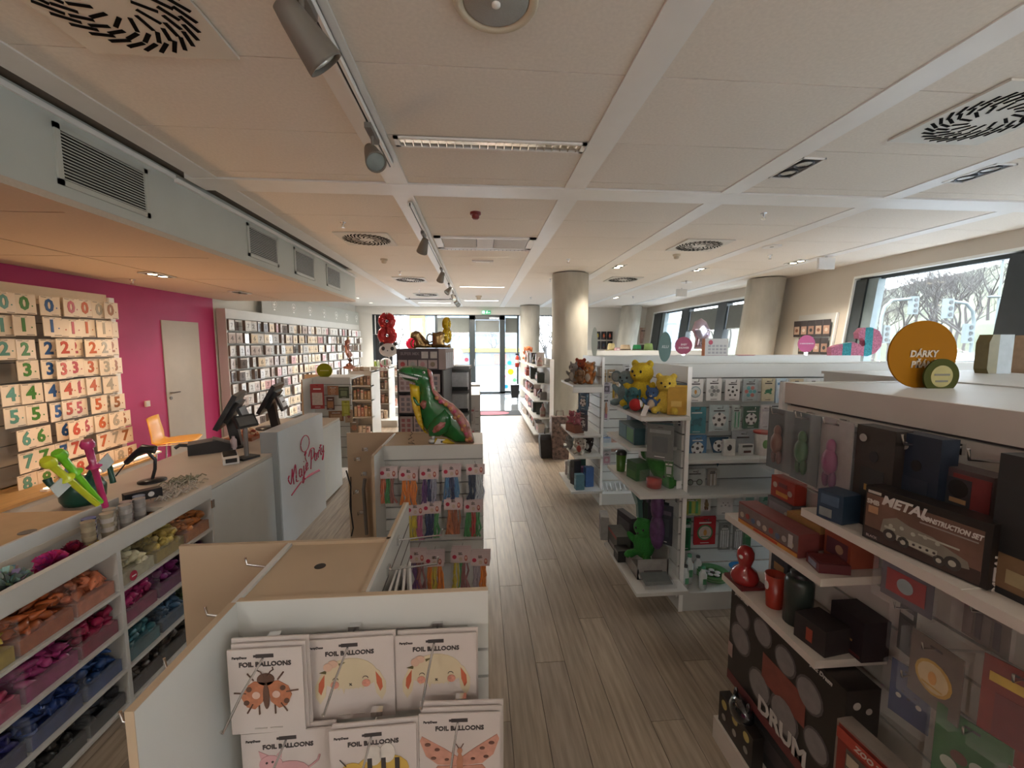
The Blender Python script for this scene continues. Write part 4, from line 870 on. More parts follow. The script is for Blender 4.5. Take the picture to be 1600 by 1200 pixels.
# foil balloon envelopes
ENV = mat('envelope_card', (.58, .51, .48), .4, noise=.03)
PK1 = (.72, .42, .30); 
def envelope(lab, p, rz, w, h, draw, n=3, back=ENV, tilt=0):
    t = thing('foil_balloon_envelope', lab, 'envelope', p, rot=(tilt, 0, rz))
    m = MB(back)
    for k in range(n): m.bx(-w/2+.005*(k % 2)*k, w/2+.005*k, k*.011-.004, k*.011, -h, 0 if k == 0 else .008*k)
    m.build('envelope', t)
    m = MB(DARKT).rect(-.022, .022, -.024, -.014, y=-.004).rect(-.028, -.022, -.022, -.016, y=-.004).text('FOIL BALLOONS', .0175, (0, -.0045, -.042), depth=.0008).text('PartyDeco', .0085, (-w/2+.03, -.0045, -.022), depth=.0008); m.build('lettering', t)
    m = MB(CARD); draw(m); m.build('printed_animal', t)
    m = MB(cm((.45, .40, .36))).rect(-.035, -.004, -h+.012, -h+.015, y=-.004).rect(.004, .035, -h+.012, -h+.015, y=-.004); m.build('small_print', t)
    MB(CHROME).box((0, .05, -.004), (.03, .02, .012)).tube([(0, .05, -.012), (-.012, -.085, -.048), (-.02, -.155, -.085), (-.021, -.157, -.077)], .0033, 6).build('hook', t)
    return t
def mh(pts): return pts+[(-x, z) for x, z in reversed(pts)]
def bunny(m):
    c = mat('bunny_cream', (.60, .50, .34), .5, noise=.05); m.mat(c)
    m.prism([(0.075*math.cos(a), -.115+.058*math.sin(a)*(1 if math.sin(a) > 0 else .55)) for a in [2*PI*i/28 for i in range(28)]], -.0056, -.004)
    for s in (-1, 1):
        pts = [(.055*s, -.085), (.078*s, -.10), (.095*s, -.135), (.094*s, -.165), (.083*s, -.187), (.068*s, -.165), (.063*s, -.13)]
        m.mat(c).prism(pts if s > 0 else pts[::-1], -.0053, -.004); q = [(.068*s, -.10), (.084*s, -.125), (.086*s, -.148), (.079*s, -.16), (.07*s, -.135)]
        m.mat(mat('ear_rust', (.50, .12, .06), .5, noise=.1)).prism(q if s > 0 else q[::-1], -.0062, -.0055)
        m.mat(mat('cheek_pink', (.62, .27, .20), .5, noise=.2, scale=200)).disc(.042*s, -.132, .0115, .011, y=-.0062); m.mat(DARKT)
        m.prism([(s*.04+.008*math.cos(a), -.118+.007*math.sin(a)) for a in [PI*i/6 for i in range(7)]]+[(s*.04+.0065*math.cos(a), -.118+.0055*math.sin(a)) for a in [PI*(6-i)/6 for i in range(7)]], -.0068, -.0058)
    m.mat(DARKT).text('x', .012, (0, -.0062, -.133), depth=.0008); m.mat(c)
    for i in range(7): m.prism([(-.045+.013*i-.005, -.142), (-.045+.013*i, -.150-.012*(i == 2)), (-.045+.013*i+.005, -.142)], -.0055, -.004)
    m.mat(mat('flower_peach', (.62, .40, .30), .5)).disc(-.045, -.07, .014, .011, y=-.0066).disc(-.058, -.078, .012, y=-.0072).mat(cm((.12, .10, .04))).prism([(-.062, -.087), (-.082, -.094), (-.064, -.098)], -.007, -.006).prism([(-.03, -.07), (-.012, -.067), (-.028, -.078)], -.007, -.006)
def ladybug(m):
    dk = cm((.12, .06, .04)); br = mat('bug_rust', (.45, .17, .09), .5, noise=.2, scale=60); m.mat(dk)
    for s in (-1, 1):
        for (a, b) in [((.03, -.085), (.045, -.065)), ((.05, -.12), (.08, -.117)), ((.035, -.15), (.05, -.175)), ((.02, -.155), (.02, -.18))]: m.tube([(s*a[0], -.006, a[1]), (s*b[0], -.006, b[1])], .0022, 4)
        m.tube([(s*.005, -.006, -.075), (s*.012, -.006, -.062), (s*.02, -.006, -.057), (s*.018, -.006, -.05)], .0018, 4)
    m.disc(0, -.083, .022, .017, y=-.0055); m.mat(br)
    for s in (-1, 1):
        p = [(s*.002, -.092), (s*.03, -.088), (s*.055, -.105), (s*.063, -.13), (s*.05, -.158), (s*.03, -.165), (s*.01, -.145)]; m.mat(br).prism(p if s < 0 else p[::-1], -.0065, -.0045)
        m.mat(dk).disc(s*.042, -.108, .007, y=-.007).disc(s*.05, -.145, .007, y=-.007).mat(cm((.65, .45, .38))).disc(s*.025, -.125, .010, y=-.007)
    m.mat(dk).disc(0, -.13, .008, .035, y=-.0072)
def butterfly(m):
    w = mat('wing_rose', (.55, .27, .20), .5, noise=.15, scale=60); dk = cm((.15, .07, .05))
    for s in (-1, 1):
        a = [(s*.006, -.125), (s*.04, -.10), (s*.10, -.062), (s*.106, -.075), (s*.09, -.12), (s*.06, -.145), (s*.01, -.15)]; b = [(s*.008, -.152), (s*.06, -.15), (s*.075, -.17), (s*.055, -.195), (s*.02, -.19)]
        for q in (a, b): m.mat(w).prism(q if s < 0 else q[::-1], -.0058, -.0042)
        m.mat(dk)
        for x, z, r in ((.085, -.085, .008), (.06, -.10, .007), (.07, -.125, .007), (.035, -.13, .006), (.05, -.17, .007)): m.disc(s*x, z, r, r*.6, y=-.0064)
    m.mat(cm((.45, .2, .12))).disc(0, -.15, .009, .04, y=-.007).disc(0, -.105, .007, .009, y=-.007); m.mat(dk).tube([(-.002, -.007, -.1), (-.01, -.007, -.085)], .0012, 4).tube([(.002, -.007, -.1), (.01, -.007, -.085)], .0012, 4)
def pig(m):
    p = mat('pig_pink', (.58, .32, .33), .5, noise=.08); m.mat(p).disc(.0, -.12, .055, .035, y=-.0055).disc(-.045, -.09, .03, .026, y=-.006).prism([(-.07, -.075), (-.075, -.05), (-.05, -.065)], -.006, -.005).prism([(-.03, -.065), (-.015, -.05), (-.018, -.075)], -.006, -.005)
    for x in (-.035, -.01, .02, .045): m.rect(x-.007, x+.007, -.175, -.14, y=-.005)
    m.tube([(.05, -.006, -.11), (.075, -.006, -.09), (.08, -.006, -.075)], .003, 4); m.mat(DARKT).disc(-.055, -.085, .003, y=-.007).disc(-.04, -.083, .003, y=-.007)
def bee(m):
    y = mat('bee_ochre', (.55, .36, .08), .5, noise=.1); m.mat(y).disc(.02, -.12, .07, .045, y=-.0055).disc(-.055, -.12, .03, .028, y=-.006); m.mat(DARKT)
    for x in (-.01, .025, .06): m.rect(x-.006, x+.006, -.158+abs(x)*.1, -.082-abs(x)*.1, y=-.0068)
    m.mat(cm((.66, .60, .54))).disc(-.0, -.075, .022, .03, y=-.0064).disc(.035, -.072, .02, .028, y=-.0064).mat(DARKT).disc(-.062, -.114, .003, y=-.0075).tube([(-.07, -.007, -.10), (-.085, -.007, -.08)], .0015, 4)
for (u, v), ln, dr, lb, w, h, yy, rz in [((414, 1012), 3, ladybug, 'white foil balloon envelope printed with a rust ladybird', .185, .235, 1.05, .0), ((546, 996), 2, bunny, 'foil balloon envelope with a cream bunny face, left one of the two', .235, .238, 1.10, .02), ((681, 990), 2, bunny, 'foil balloon envelope with a cream bunny face, right one of the two', .225, .225, 1.11, -.01),
    ((450, 1140), 2, pig, 'lower foil balloon envelope printed with a pink pig', .235, .25, 1.06, .02), ((583, 1135), 2, bee, 'lower foil balloon envelope printed with a yellow bee', .22, .25, 1.02, .03), ((718, 1113), 3, butterfly, 'lower foil balloon envelope printed with a rose butterfly', .215, .25, 1.03, -.04)]:
    q = at(u, v, y=yy); envelope(lb, q, rz, w, h, dr, ln)
# magazines hanging in the bay beside the inner panel
for i, (x, z) in enumerate([(-.305, .90), (-.285, .91), (-.262, .915), (-.24, .925)]):
    t = thing('hanging_packet', 'white packet hanging edge-on beside the inner panel, %s from it' % ORD[i], 'packet', (x, 1.37, z), PI/2+.06*i); MB(CARD).bx(-.11, .11, -.004, .004, -.23, 0).mat(cm((.35, .4, .3))).bx(-.08, .08, -.0052, -.004, -.2, -.06).mat(DARKT).bx(-.02, .02, -.0052, -.004, -.03, -.02).build('card', t)
# bagged balloons on L2
OG = (.75, .22, .02); BL = (.02, .04, .14); SB = (.08, .22, .42); GR = (.05, .28, .08); YL = (.62, .5, .05); RD = (.5, .03, .03); PKC = (.5, .12, .25); PU = (.12, .04, .18)
rowsL2 = [[(606, 731, [(.7, .2, .1), GR, (.3, .1, .08)], 'coral and green', 2), (638, 734, [OG], 'bright orange', 3), (670, 732, [PU, BL, (.3, .3, .4)], 'dark violet', 3), (705, 729, [SB, BL, SB], 'sky blue', 3), (743, 725, [(.03, .05, .1), (.5, .55, .6)], 'navy and silver', 1)],
          [(648, 789, [YL, YL, PKC], 'yellow and pink', 1), (674, 786, [BL, BL, GR], 'navy and green', 2), (708, 780, [(.5, .15, .05), (.35, .1, .04)], 'rust brown', 2), (739, 784, [GR, RD, GR], 'green and red', 3)],
          [(650, 862, [PU, (.3, .1, .1)], 'dark plum', 3), (678, 868, [OG, YL, OG], 'orange and straw', 4), (719, 862, [YL, GR, (.3, .1, .1)], 'straw and green', 4), (750, 867, [(.4, .35, .4), OG], 'grey and orange', 4)]]
for ri, row in enumerate(rowsL2):
    for u, v, cols_, nm, n in row:
        yy = (2.84, 2.82, 2.62)[ri]; q = at(u, v, y=yy); bagpack('%s balloons in a clear bag, %s row of the dinosaur gondola' % (nm, ('top', 'middle', 'bottom')[ri]), q, R.uniform(-.08, .08), cols_, n, w=.128 if ri < 2 else .125, h=.27, hk=True)
# ================================================================ dinosaur balloon on L2
def poly_blob(root, name, pts, y0, th, mt, uvs=1, bulge=1):
    """inflated foil shape: outline in x,z, pillow profile along y"""
    bm = bmesh.new(); vs = [bm.verts.new((x, 0, z)) for x, z in pts]; f = bm.faces.new(vs); 
    bmesh.ops.triangulate(bm, faces=[f])
    me = bpy.data.meshes.new(name)
    for _ in range(4):
        bmesh.ops.subdivide_edges(bm, edges=[e for e in bm.edges if e.calc_length() > .022], cuts=1)
        bmesh.ops.triangulate(bm, faces=bm.faces)
    bmesh.ops.beautify_fill(bm, faces=bm.faces, edges=bm.edges)
    segs = [(Vector((pts[i][0], pts[i][1])), Vector((pts[(i+1) % len(pts)][0], pts[(i+1) % len(pts)][1]))) for i in range(len(pts))]
    def dist(p):
        b = 9
        for a, c in segs:
            ab = c-a; t_ = max(0, min(1, (p-a).dot(ab)/max(ab.length_squared, 1e-9))); b = min(b, (p-(a+ab*t_)).length)
        return b
    V = []; F = []; D = []
    bm.verts.ensure_lookup_table(); bm.verts.index_update()
    for v in bm.verts: D.append(dist(Vector((v.co.x, v.co.z))))
    n = len(D); mx = max(D)
    for s in (-1, 1):
        for v, d in zip(bm.verts, D): V.append((v.co.x, y0+s*th*math.sqrt(max(0, 1-(1-min(d/(mx*.9), 1))**2)), v.co.z))
    for f in bm.faces:
        ix = [v.index for v in f.verts]; F.append(ix); F.append([i+n for i in reversed(ix)])
    bm.free(); m = MB(mt); m.add(V, F, True); b2 = m.mesh(name); q = bmesh.new(); q.from_mesh(b2); bmesh.ops.remove_doubles(q, verts=q.verts, dist=.0004); bmesh.ops.recalc_face_normals(q, faces=q.faces); q.to_mesh(b2); q.free()
    return link(name, b2, root)
def dpx(pts, s=.2): return pts
DG = mat('dino_green', (.015, .15, .035), .22, noise=.35, scale=9, clear=.6); DY = mat('dino_yellow', (.62, .42, .02), .25, noise=.1, clear=.5); DR_ = mat('dino_rust', (.35, .11, .04), .25, noise=.5, scale=22, clear=.5, col2=(.55, .20, .20))
dn = thing('dinosaur_balloon', 'big green foil dinosaur balloon with yellow belly standing on the low gondola', 'balloon', tuple(at(692, 692, y=3.08)))
base = at(692, 692, y=3.08); 
def dp(zx, zy):      # crop pixels (560+zx*.2, 460+zy*.2) -> local metres in the balloon's own plane
    q = at(560+zx*.2, 460+zy*.2, y=3.08); return (q.x-base.x, q.z-base.z)
body = [(310, 590), (345, 562), (420, 555), (520, 568), (560, 590), (582, 640), (590, 700), (620, 770), (680, 820), (750, 860), (820, 930), (870, 1010), (905, 1130), (905, 1158), (760, 1158), (690, 1120), (600, 1100), (545, 1090), (500, 1020), (490, 960), (470, 880), (440, 830), (428, 790), (445, 790), (480, 822), (488, 760), (480, 715), (420, 690), (350, 665), (315, 625)]
poly_blob(dn, 'body', [dp(*p) for p in body], 0, .075, DG)
poly_blob(dn, 'belly', [dp(*p) for p in [(402, 695), (480, 712), (486, 770), (484, 825), (445, 800), (470, 880), (490, 965), (505, 1025), (548, 1088), (520, 1075), (470, 1010), (440, 930), (425, 880), (412, 800)]], -.02, .04, DY)
poly_blob(dn, 'spotted_back', [dp(*p) for p in [(540, 575), (575, 600), (590, 650), (600, 740), (660, 800), (740, 850), (820, 925), (872, 1005), (905, 1150), (850, 1158), (800, 1050), (740, 950), (690, 880), (620, 830), (575, 760), (560, 660)]], -.02, .062, DR_)
poly_blob(dn, 'thigh', [dp(*p) for p in [(545, 1050), (560, 1000), (610, 930), (680, 880), (730, 930), (740, 1000), (700, 1070), (640, 1100), (560, 1100)]], -.05, .055, DG)
poly_blob(dn, 'rust_patch', [dp(*p) for p in [(580, 1050), (600, 1000), (650, 965), (705, 970), (690, 1020), (640, 1060), (600, 1075)]], -.085, .028, DR_)
poly_blob(dn, 'rust_patch', [dp(*p) for p in [(485, 850), (510, 815), (540, 825), (545, 870), (515, 895)]], -.06, .02, DR_)
poly_blob(dn, 'foot', [dp(*p) for p in [(560, 1150), (600, 1110), (700, 1115), (770, 1158)]], -.05, .03, DY)
poly_blob(dn, 'arm', [dp(*p) for p in [(432, 788), (452, 800), (475, 835), (500, 840), (495, 870), (465, 862), (440, 825)]], -.05, .015, DG)
m = MB(mat('dino_mouth', (.01, .04, .015), .3)); pts = [dp(*p) for p in [(322, 600), (360, 605), (420, 630), (480, 640), (492, 655), (450, 662), (390, 650), (335, 630)]]; m.prism([(a, b) for a, b in pts], -.085, -.045)
m.mat(CARD)
for i in range(11):
    a = dp(340+i*13, 612+i*3.4); m.prism([(a[0]-.007, a[1]), (a[0], a[1]-.016), (a[0]+.007, a[1])], -.088, -.085); a = dp(345+i*13, 636+i*2); m.prism([(a[0]-.006, a[1]), (a[0]+.006, a[1]), (a[0], a[1]+.012)], -.088, -.085)
m.build('mouth_and_teeth', dn); q = dp(518, 607); MB(CARD).ell((q[0], -.05, q[1]), (.01, .008, .01), 8, 6).mat(BLACKP).ell((q[0]-.002, -.057, q[1]), (.005, .004, .006), 8, 6).build('eye', dn)
m = MB(mat('dino_plate', (.5, .22, .10), .25, clear=.5))
for i, (a, b) in enumerate([(620, 800), (650, 830), (690, 850), (725, 880), (755, 905), (785, 940), (760, 950), (800, 985), (830, 1010), (815, 1040), (845, 1070), (870, 1110), (850, 1120)]):
    q = dp(a, b); m.mat([MATS['dino_plate'], cm((.45, .06, .15)), cm((.5, .25, .06))][i % 3]).ell((q[0], -.068, q[1]), (.017, .018, .016), 8, 6)
m.build('back_spots', dn)
m = MB(BLACKP); 
for a in (0, 1):
    q = [dp(*p) for p in ([(410, 1105), (440, 1090), (425, 1075), (445, 1060), (432, 1048)], [(410, 1130), (460, 1140), (430, 1120), (455, 1110)])[a]]; m.tube([(x, -.12, z) for x, z in q], .0025, 4)
m.build('ribbon', dn)
q = at(675, 690, y=3.02); t = thing('balloon_weight', 'small crumpled white foil weight at the dinosaur feet', 'weight', (q.x, q.y, .99)); MB(mat('white_foil', (.7, .72, .72), .2, metal=.5, noise=.2)).ell((0, 0, .022), (.03, .025, .022), 7, 5).ell((.01, 0, .05), (.018, .014, .02), 6, 4).build('weight', t)
t = thing('small_flyer', 'white folded leaflet beside the balloon weight', 'leaflet', (at(688, 692, y=3.0).x, 3.0, .99), .3); MB(CARD).prism([(-.05, 0), (.05, 0), (.035, .035), (-.02, .045)], -.002, .002).mat(DARKT).disc(.01, .02, .008, y=-.0025).build('leaf', t)
# ================================================================ dark card rack with cardboard topper
rk = thing('card_rack', 'dark card rack with printed board top and wire pockets behind the dinosaur', 'rack', (-.465, 3.95, 0), -.12)
DK = mat('rack_grey', (.13, .12, .12), .5, noise=.1); DPR = mat('rack_print', (.32, .25, .23), .6, noise=.1)
MB(DK).bx(-.25, .17, -.20, .20, .0, .06).build('base', rk); MB(DK).bx(-.25, -.235, -.2, .2, .06, 1.48).bx(.155, .17, -.2, .2, .06, 1.48).bx(-.25, .17, .0, .01, .06, 1.48).build('frame', rk)
MB(mat('rack_board', (.06, .045, .05), .5, noise=.1)).bx(-.25, .13, -.2, .2, 1.49, 1.675).mat(DPR).bx(.13, .19, -.2, .2, 1.49, 1.675).build('top_box', rk)
m = MB(cm((.18, .15, .15))); m.M = Matrix.Translation((-.25, -.2, 1.49)); m.text('SUPER MIX', .035, (.12, -.002, .14), wide=1)
for x in (.225, .305): m.mat(cm((.45, .42, .38))).rect(x, x+.06, .10, .16, y=-.001)
for k, x in enumerate((.015, .105, .195, .285)): m.mat(cm((.38, .30, .28))).rect(x, x+.08, .01, .085, y=-.001).mat(cm([(.35, .05, .05), (.3, .3, .28), (.4, .2, .2), (.2, .15, .1)][k])).disc(x+.04, .047, .022, y=-.003)
for k in range(4): m.mat(cm((.5, .48, .5))).bx(.44+.001, .4415, .02+k*.09, .09+k*.09, .01, .15)
m.build('printed_panels', rk)
for r_ in range(7):
    z = .15+.19*r_; MB(BLACKM).tube([(-.23, -.235, z), (.15, -.235, z)], .004, 4).bx(-.23, .15, -.235, -.21, z-.012, z).build('wire_pocket', rk)
    m = MB(cm((.42, .32, .30)))
    for c_ in range(3):
        x = -.225+.125*c_; m.mat(cm((.45, .36, .34))).bx(x, x+.115, -.228, -.21, z, z+.16).mat(cm([(.3, .2, .19), (.33, .12, .12), (.2, .18, .2)][(c_+r_) % 3]))
        for k in range(6): m.rect(x+.015+.05*(k % 2), x+.045+.05*(k % 2), z+.02+.045*(k//2), z+.05+.045*(k//2), y=-.228)
    m.build('cards', rk)
t = thing('magazine_rack', 'grey wire leaflet rack just right of the dark card rack', 'rack', (-.22, 4.25, 0), -.1)
MB(GREYP).bx(-.12, .12, .1, .12, 0, 1.5).bx(-.13, .13, -.12, .14, 1.47, 1.5).bx(-.12, .12, -.12, .12, 0, .05).build('frame', t)
for k in range(6): MB(cm((.45, .45, .46))).bx(-.10, .10, -.06, .09, .15+.22*k, .33+.22*k).mat(BLACKM).bx(-.11, .11, -.08, -.07, .15+.22*k, .19+.22*k).build('leaflets', t)
# foil crowns / pouches on the rack top
GB = mat('gold_brown_foil', (.32, .20, .08), .25, metal=.7, noise=.3)
def ruff(lab, u, v, s, pts, extra=None):
    q = at(u, v, y=3.95); t = thing('foil_balloon', lab, 'balloon', (q.x, 3.95, 1.68)); poly_blob(t, 'body', [(a*s, b*s) for a, b in pts], 0, .025, GB)
    if extra: extra(t, s)
    return t
ruff('small crumpled bronze foil balloon shaped like a tree on the rack top', 655, 545, .16, [(-.3, 0), (.8, 0), (.75, .25), (.35, .2), (.1, .55), (.0, .95), (-.2, 1.0), (-.45, .85), (-.5, .6), (-.25, .5), (-.15, .2)], lambda t, s: MB(GB).tube([((-.25+.22*math.cos(a))*s, 0, (.25+.25*math.sin(a))*s) for a in [2*PI*i/12 for i in range(12)]], .006, 5, closed=True).build('ring', t))
ruff('small bronze foil beer mug balloon on the rack top, right side', 684, 545, .14, [(-.35, 0), (.45, 0), (.4, .5), (.45, 1.0), (.2, 1.1), (-.1, 1.0), (-.35, 1.05), (-.3, .5)], lambda t, s: MB(GB).tube([((-.5+.2*math.cos(a))*s, 0, (.65+.28*math.sin(a))*s) for a in [PI*.25+1.5*PI*i/10 for i in range(11)]], .007, 5).build('handle', t))
ruff('low crumpled bronze foil piece at the right end of the rack top', 698, 545, .08, [(-.5, 0), (.5, 0), (.4, .5), (.0, .3), (-.3, .45)])
# ================================================================ RIGHT GONDOLA A (toys), faces the aisle (-x)
HA = 1.56
XP = 1.28
A = thing('gondola', 'nearest tall white gondola on the right filled with dark toy boxes', 'gondola', (1.6, 1.0, 0))
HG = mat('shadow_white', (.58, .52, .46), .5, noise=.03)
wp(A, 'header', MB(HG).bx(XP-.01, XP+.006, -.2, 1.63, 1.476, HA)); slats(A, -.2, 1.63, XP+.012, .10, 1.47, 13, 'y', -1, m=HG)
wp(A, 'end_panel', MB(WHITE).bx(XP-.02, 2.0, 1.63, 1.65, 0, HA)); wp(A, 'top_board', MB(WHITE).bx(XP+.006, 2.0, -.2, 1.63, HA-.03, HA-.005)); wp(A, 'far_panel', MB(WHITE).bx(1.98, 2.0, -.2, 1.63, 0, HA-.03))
XS = 1.035
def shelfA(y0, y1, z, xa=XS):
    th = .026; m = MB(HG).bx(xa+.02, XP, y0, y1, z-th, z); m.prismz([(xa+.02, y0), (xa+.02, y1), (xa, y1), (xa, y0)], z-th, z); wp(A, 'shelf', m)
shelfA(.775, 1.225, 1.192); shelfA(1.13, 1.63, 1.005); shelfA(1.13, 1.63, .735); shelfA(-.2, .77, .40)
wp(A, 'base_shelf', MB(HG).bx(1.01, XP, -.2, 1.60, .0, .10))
for y in (1.5, 1.35, 1.2, 1.0, .85): hook(A, (XP, y, 1.44), (-1, 0, 0), .16)
RZ = -PI/2           # local -y faces world -x
def onA(u, v, x=1.15): return at(u, v, x=x)
# hanging figures
def blister(lab, u, v, x, w, h, c1, c2, back=(.06, .07, .07), hk=True):
    q = onA(u, v, x); return hang(lab, q, RZ+R.uniform(-.1, .1), w, h, back, 'figure', c1, c2, bag=True, title=False, cat='toy packet', name='toy_packet', hk=hk)
blister('dark blister packet with a brown figure, leftmost on the top hooks', 1222, 640, 1.12, .12, .23, (.16, .07, .05), (.12, .06, .05))
blister('dark blister packet with a dark green figure, second on the top hooks', 1262, 646, 1.12, .13, .24, (.05, .12, .05), (.04, .09, .04))
blister('clear bag with a purple doll outfit hanging right of the green figure', 1308, 655, 1.12, .14, .25, (.22, .05, .12), (.14, .04, .10), back=(.30, .26, .25))
blister('grey-brown clear bag behind the purple doll outfit', 1342, 668, 1.16, .11, .24, (.07, .06, .06), (.05, .05, .05), back=(.14, .12, .11))
for lab, u, v, x, w, h, bk, c1, c2 in [('black boxed cape costume with a yellow belt print', 1382, 668, 1.14, .115, .30, (.03, .022, .018), (.35, .2, .05), (.02, .02, .02)), ('narrow black costume box between two wider ones', 1415, 674, 1.17, .07, .29, (.012, .012, .015), (.05, .04, .05), (.03, .03, .03)), ('dark blue costume box with a shadowy figure', 1450, 680, 1.17, .11, .29, (.02, .03, .05), (.02, .02, .025), (.03, .04, .06))]:
    q = onA(u, v, x); t = carton(lab, (q.x, q.y, q.z-h), (w, .05, h), RZ, bk, [('d', (0, .72, .12, .14), (.015, .014, .016)), ('r', (-.3, .3, .2, .6), c2), ('r', (-.18, .2, .38, .44), c1), ('d', (-.3, .88, .1), (.3, .28, .25))], cat='costume box')
q = onA(1522, 702, 1.20); t = carton('clear-fronted red and grey costume box standing tall on the upper shelf', (q.x, q.y, 1.194), (.135, .06, .22), RZ, (.10, .07, .07), [('r', (-.1, .48, .5, .95), (.22, .04, .04)), ('r', (-.4, .2, .1, .9), (.05, .05, .055)), ('d', (0, .78, .16, .17), (.02, .02, .022)), ('r', (-.12, .14, .62, .67), (.45, .27, .14)), ('r', (.25, .42, .05, .6), (.12, .16, .2))], cat='costume box')
# metal construction set
q0 = at(1385, 832, z=1.194); 
t = thing('construction_set', 'black construction toy set box with large white lettering and a vehicle picture', 'toy box', (1.09, .895, 1.194), RZ+.13)
MB(mat('box_black', (.018, .014, .012), .35, noise=.1)).bx(-.13, .13, -.028, .028, 0, .145).build('carton', t)
m = MB(mat('box_brown', (.16, .085, .06), .45, noise=.3, scale=12)).rect(-.125, .118, .012, .125, y=-.028); m.mat(mat('box_shade', (.05, .03, .025), .5)).rect(-.125, .118, .004, .035, y=-.0288)
m.mat(cm((.60, .56, .52))).text('METAL', .034, (-.036, -.0292, .118), depth=.0008, shear=.25, wide=1.0).text('CONSTRUCTION SET', .0165, (.058, -.0292, .108), depth=.0008, shear=.25, wide=.72)
m.mat(cm((.30, .26, .24))).rect(.0, .11, .094, .097, y=-.0292)
m.mat(cm((.5, .45, .4))).rect(-.122, -.090, .128, .135, y=-.029).text('SMB', .017, (-.108, -.0292, .104), depth=.0008).mat(cm((.4, .22, .12))).rect(-.118, -.094, .075, .094, y=-.0292)
m.mat(DARKT).rect(-.125, -.085, .004, .018, y=-.0292).mat(cm((.45, .4, .36))).text('BLACK', .009, (-.105, -.0296, .011), depth=.0006)
m.build('lettering', t)
m = MB(cm((.22, .20, .16))); g2 = cm((.42, .40, .33)); dk = cm((.05, .045, .04))
m.prism([(-.085, .035), (-.08, .07), (-.05, .085), (-.02, .075), (.03, .07), (.05, .06), (.095, .045), (.10, .03), (.06, .022), (-.06, .03)], -.0302, -.0288)
for x, z, r in ((-.062, .034, .015), (-.03, .03, .013), (.07, .028, .016), (.045, .022, .012)): m.mat(dk).disc(x, z, r, y=-.0302).mat(g2).disc(x, z, r*.45, y=-.0312)
m.mat(g2).rect(-.045, .04, .028, .042, y=-.0302).rect(.0, .08, .063, .067, y=-.0302).rect(-.075, -.05, .05, .056, y=-.0302); m.mat(dk)
for i in range(6): m.disc(-.035+.014*i, .035, .003, y=-.0312, n=8)
for i in range(5): m.mat(g2).disc(-.06+.025*i, .06+.004*(i % 2), .005, y=-.0312, n=8)
m.build('vehicle_picture', t)
m = MB(cm((.62, .58, .54))); m.M = Matrix.Translation((.1305, 0, 0)) @ Matrix.Rotation(PI/2, 4, 'Z') 
m.text('METAL', .034, (0, 0, .035), rot=(PI/2, -PI/2, 0), depth=.0008, shear=.2, wide=.85).text('CONSTRUCTION SET', .017, (0.002, 0, .1), rot=(PI/2, -PI/2, 0), depth=.0008, shear=.2, wide=.55); m.build('side_lettering', t)
carton('small dark blue toy carton at the far end of the upper shelf', (1.075, 1.13, 1.194), (.075, .075, .085), RZ+.2, (.025, .05, .085), [('r', (-.4, .1, .1, .4), (.22, .24, .24)), ('r', (-.35, .35, .55, .9), (.06, .1, .16))], cat='toy box')
carton('dark boxed toy at the right edge of the upper shelf', (1.15, .70, 1.19), (.16, .10, .30), RZ, (.02, .018, .018), [('r', (-.4, .4, .05, .3), (.2, .12, .06)), ('r', (-.3, .2, .1, .2), (.35, .28, .15))], cat='toy box')
wp(A, 'shelf', MB(HG).bx(XS, XP, .2, .775, 1.165, 1.19))
# second shelf
ZS2 = 1.006
carton('red upright card box with pale round prints, second shelf back', (1.24, 1.54, ZS2+.085), (.13, .05, .085), RZ, (.30, .035, .02), [('d', (-.32, .6, .09), (.45, .35, .28)), ('d', (.32, .45, .09), (.42, .32, .26)), ('r', (-.25, .25, .15, .35), (.5, .22, .04)), ('r', (-.15, .2, .6, .8), (.15, .03, .03))], cat='toy box')
carton('grey window box below the red upright box', (1.235, 1.54, ZS2), (.135, .06, .082), RZ, (.12, .11, .12), [('r', (-.42, .42, .15, .8), (.2, .17, .19)), ('d', (.3, .5, .07), (.4, .34, .28))], cat='toy box')
carton('long clear-windowed figure box with red top and orange base on the second shelf', (1.085, 1.40, ZS2), (.30, .075, .082), RZ+.05, (.20, .05, .045), [('r', (-.49, .49, .22, .92), (.16, .12, .11)), ('r', (-.49, .49, .0, .16), (.50, .22, .04)), ('r', (-.2, .2, .03, .13), (.40, .05, .02))]+[('d', (-.42+.105*i, .45+.06*(i % 2), .035), [(.4, .32, .25), (.3, .05, .04), (.08, .12, .2), (.35, .3, .28)][i % 4]) for i in range(9)]+[('r', (.38, .44, .3, .85), (.45, .42, .40))], cat='toy box')
carton('flat mustard gift box behind the long figure box', (1.20, 1.36, ZS2+.06), (.14, .09, .03), RZ+.1, (.34, .17, .06), [('top', (-.4, .4, -.35, .35), (.42, .25, .08))], cat='toy box')
carton('dark red carton supporting the mustard box', (1.20, 1.36, ZS2), (.13, .09, .058), RZ+.1, (.16, .03, .02), [('r', (-.3, .3, .3, .7), (.35, .12, .05))], cat='toy box')
carton('red printed carton under the upper shelf', (1.215, 1.22, ZS2), (.10, .10, .09), RZ, (.28, .06, .03), [('r', (-.4, .4, .2, .8), (.12, .04, .05)), ('d', (.1, .5, .15), (.4, .25, .15))], cat='toy box')
carton('small maroon carton at the near corner of the second shelf', (1.105, 1.185, ZS2), (.075, .09, .03), RZ-.25, (.10, .015, .02), [('r', (-.3, .3, .2, .8), (.2, .22, .28)), ('top', (-.4, .4, -.4, .4), (.13, .02, .02))], cat='toy box')
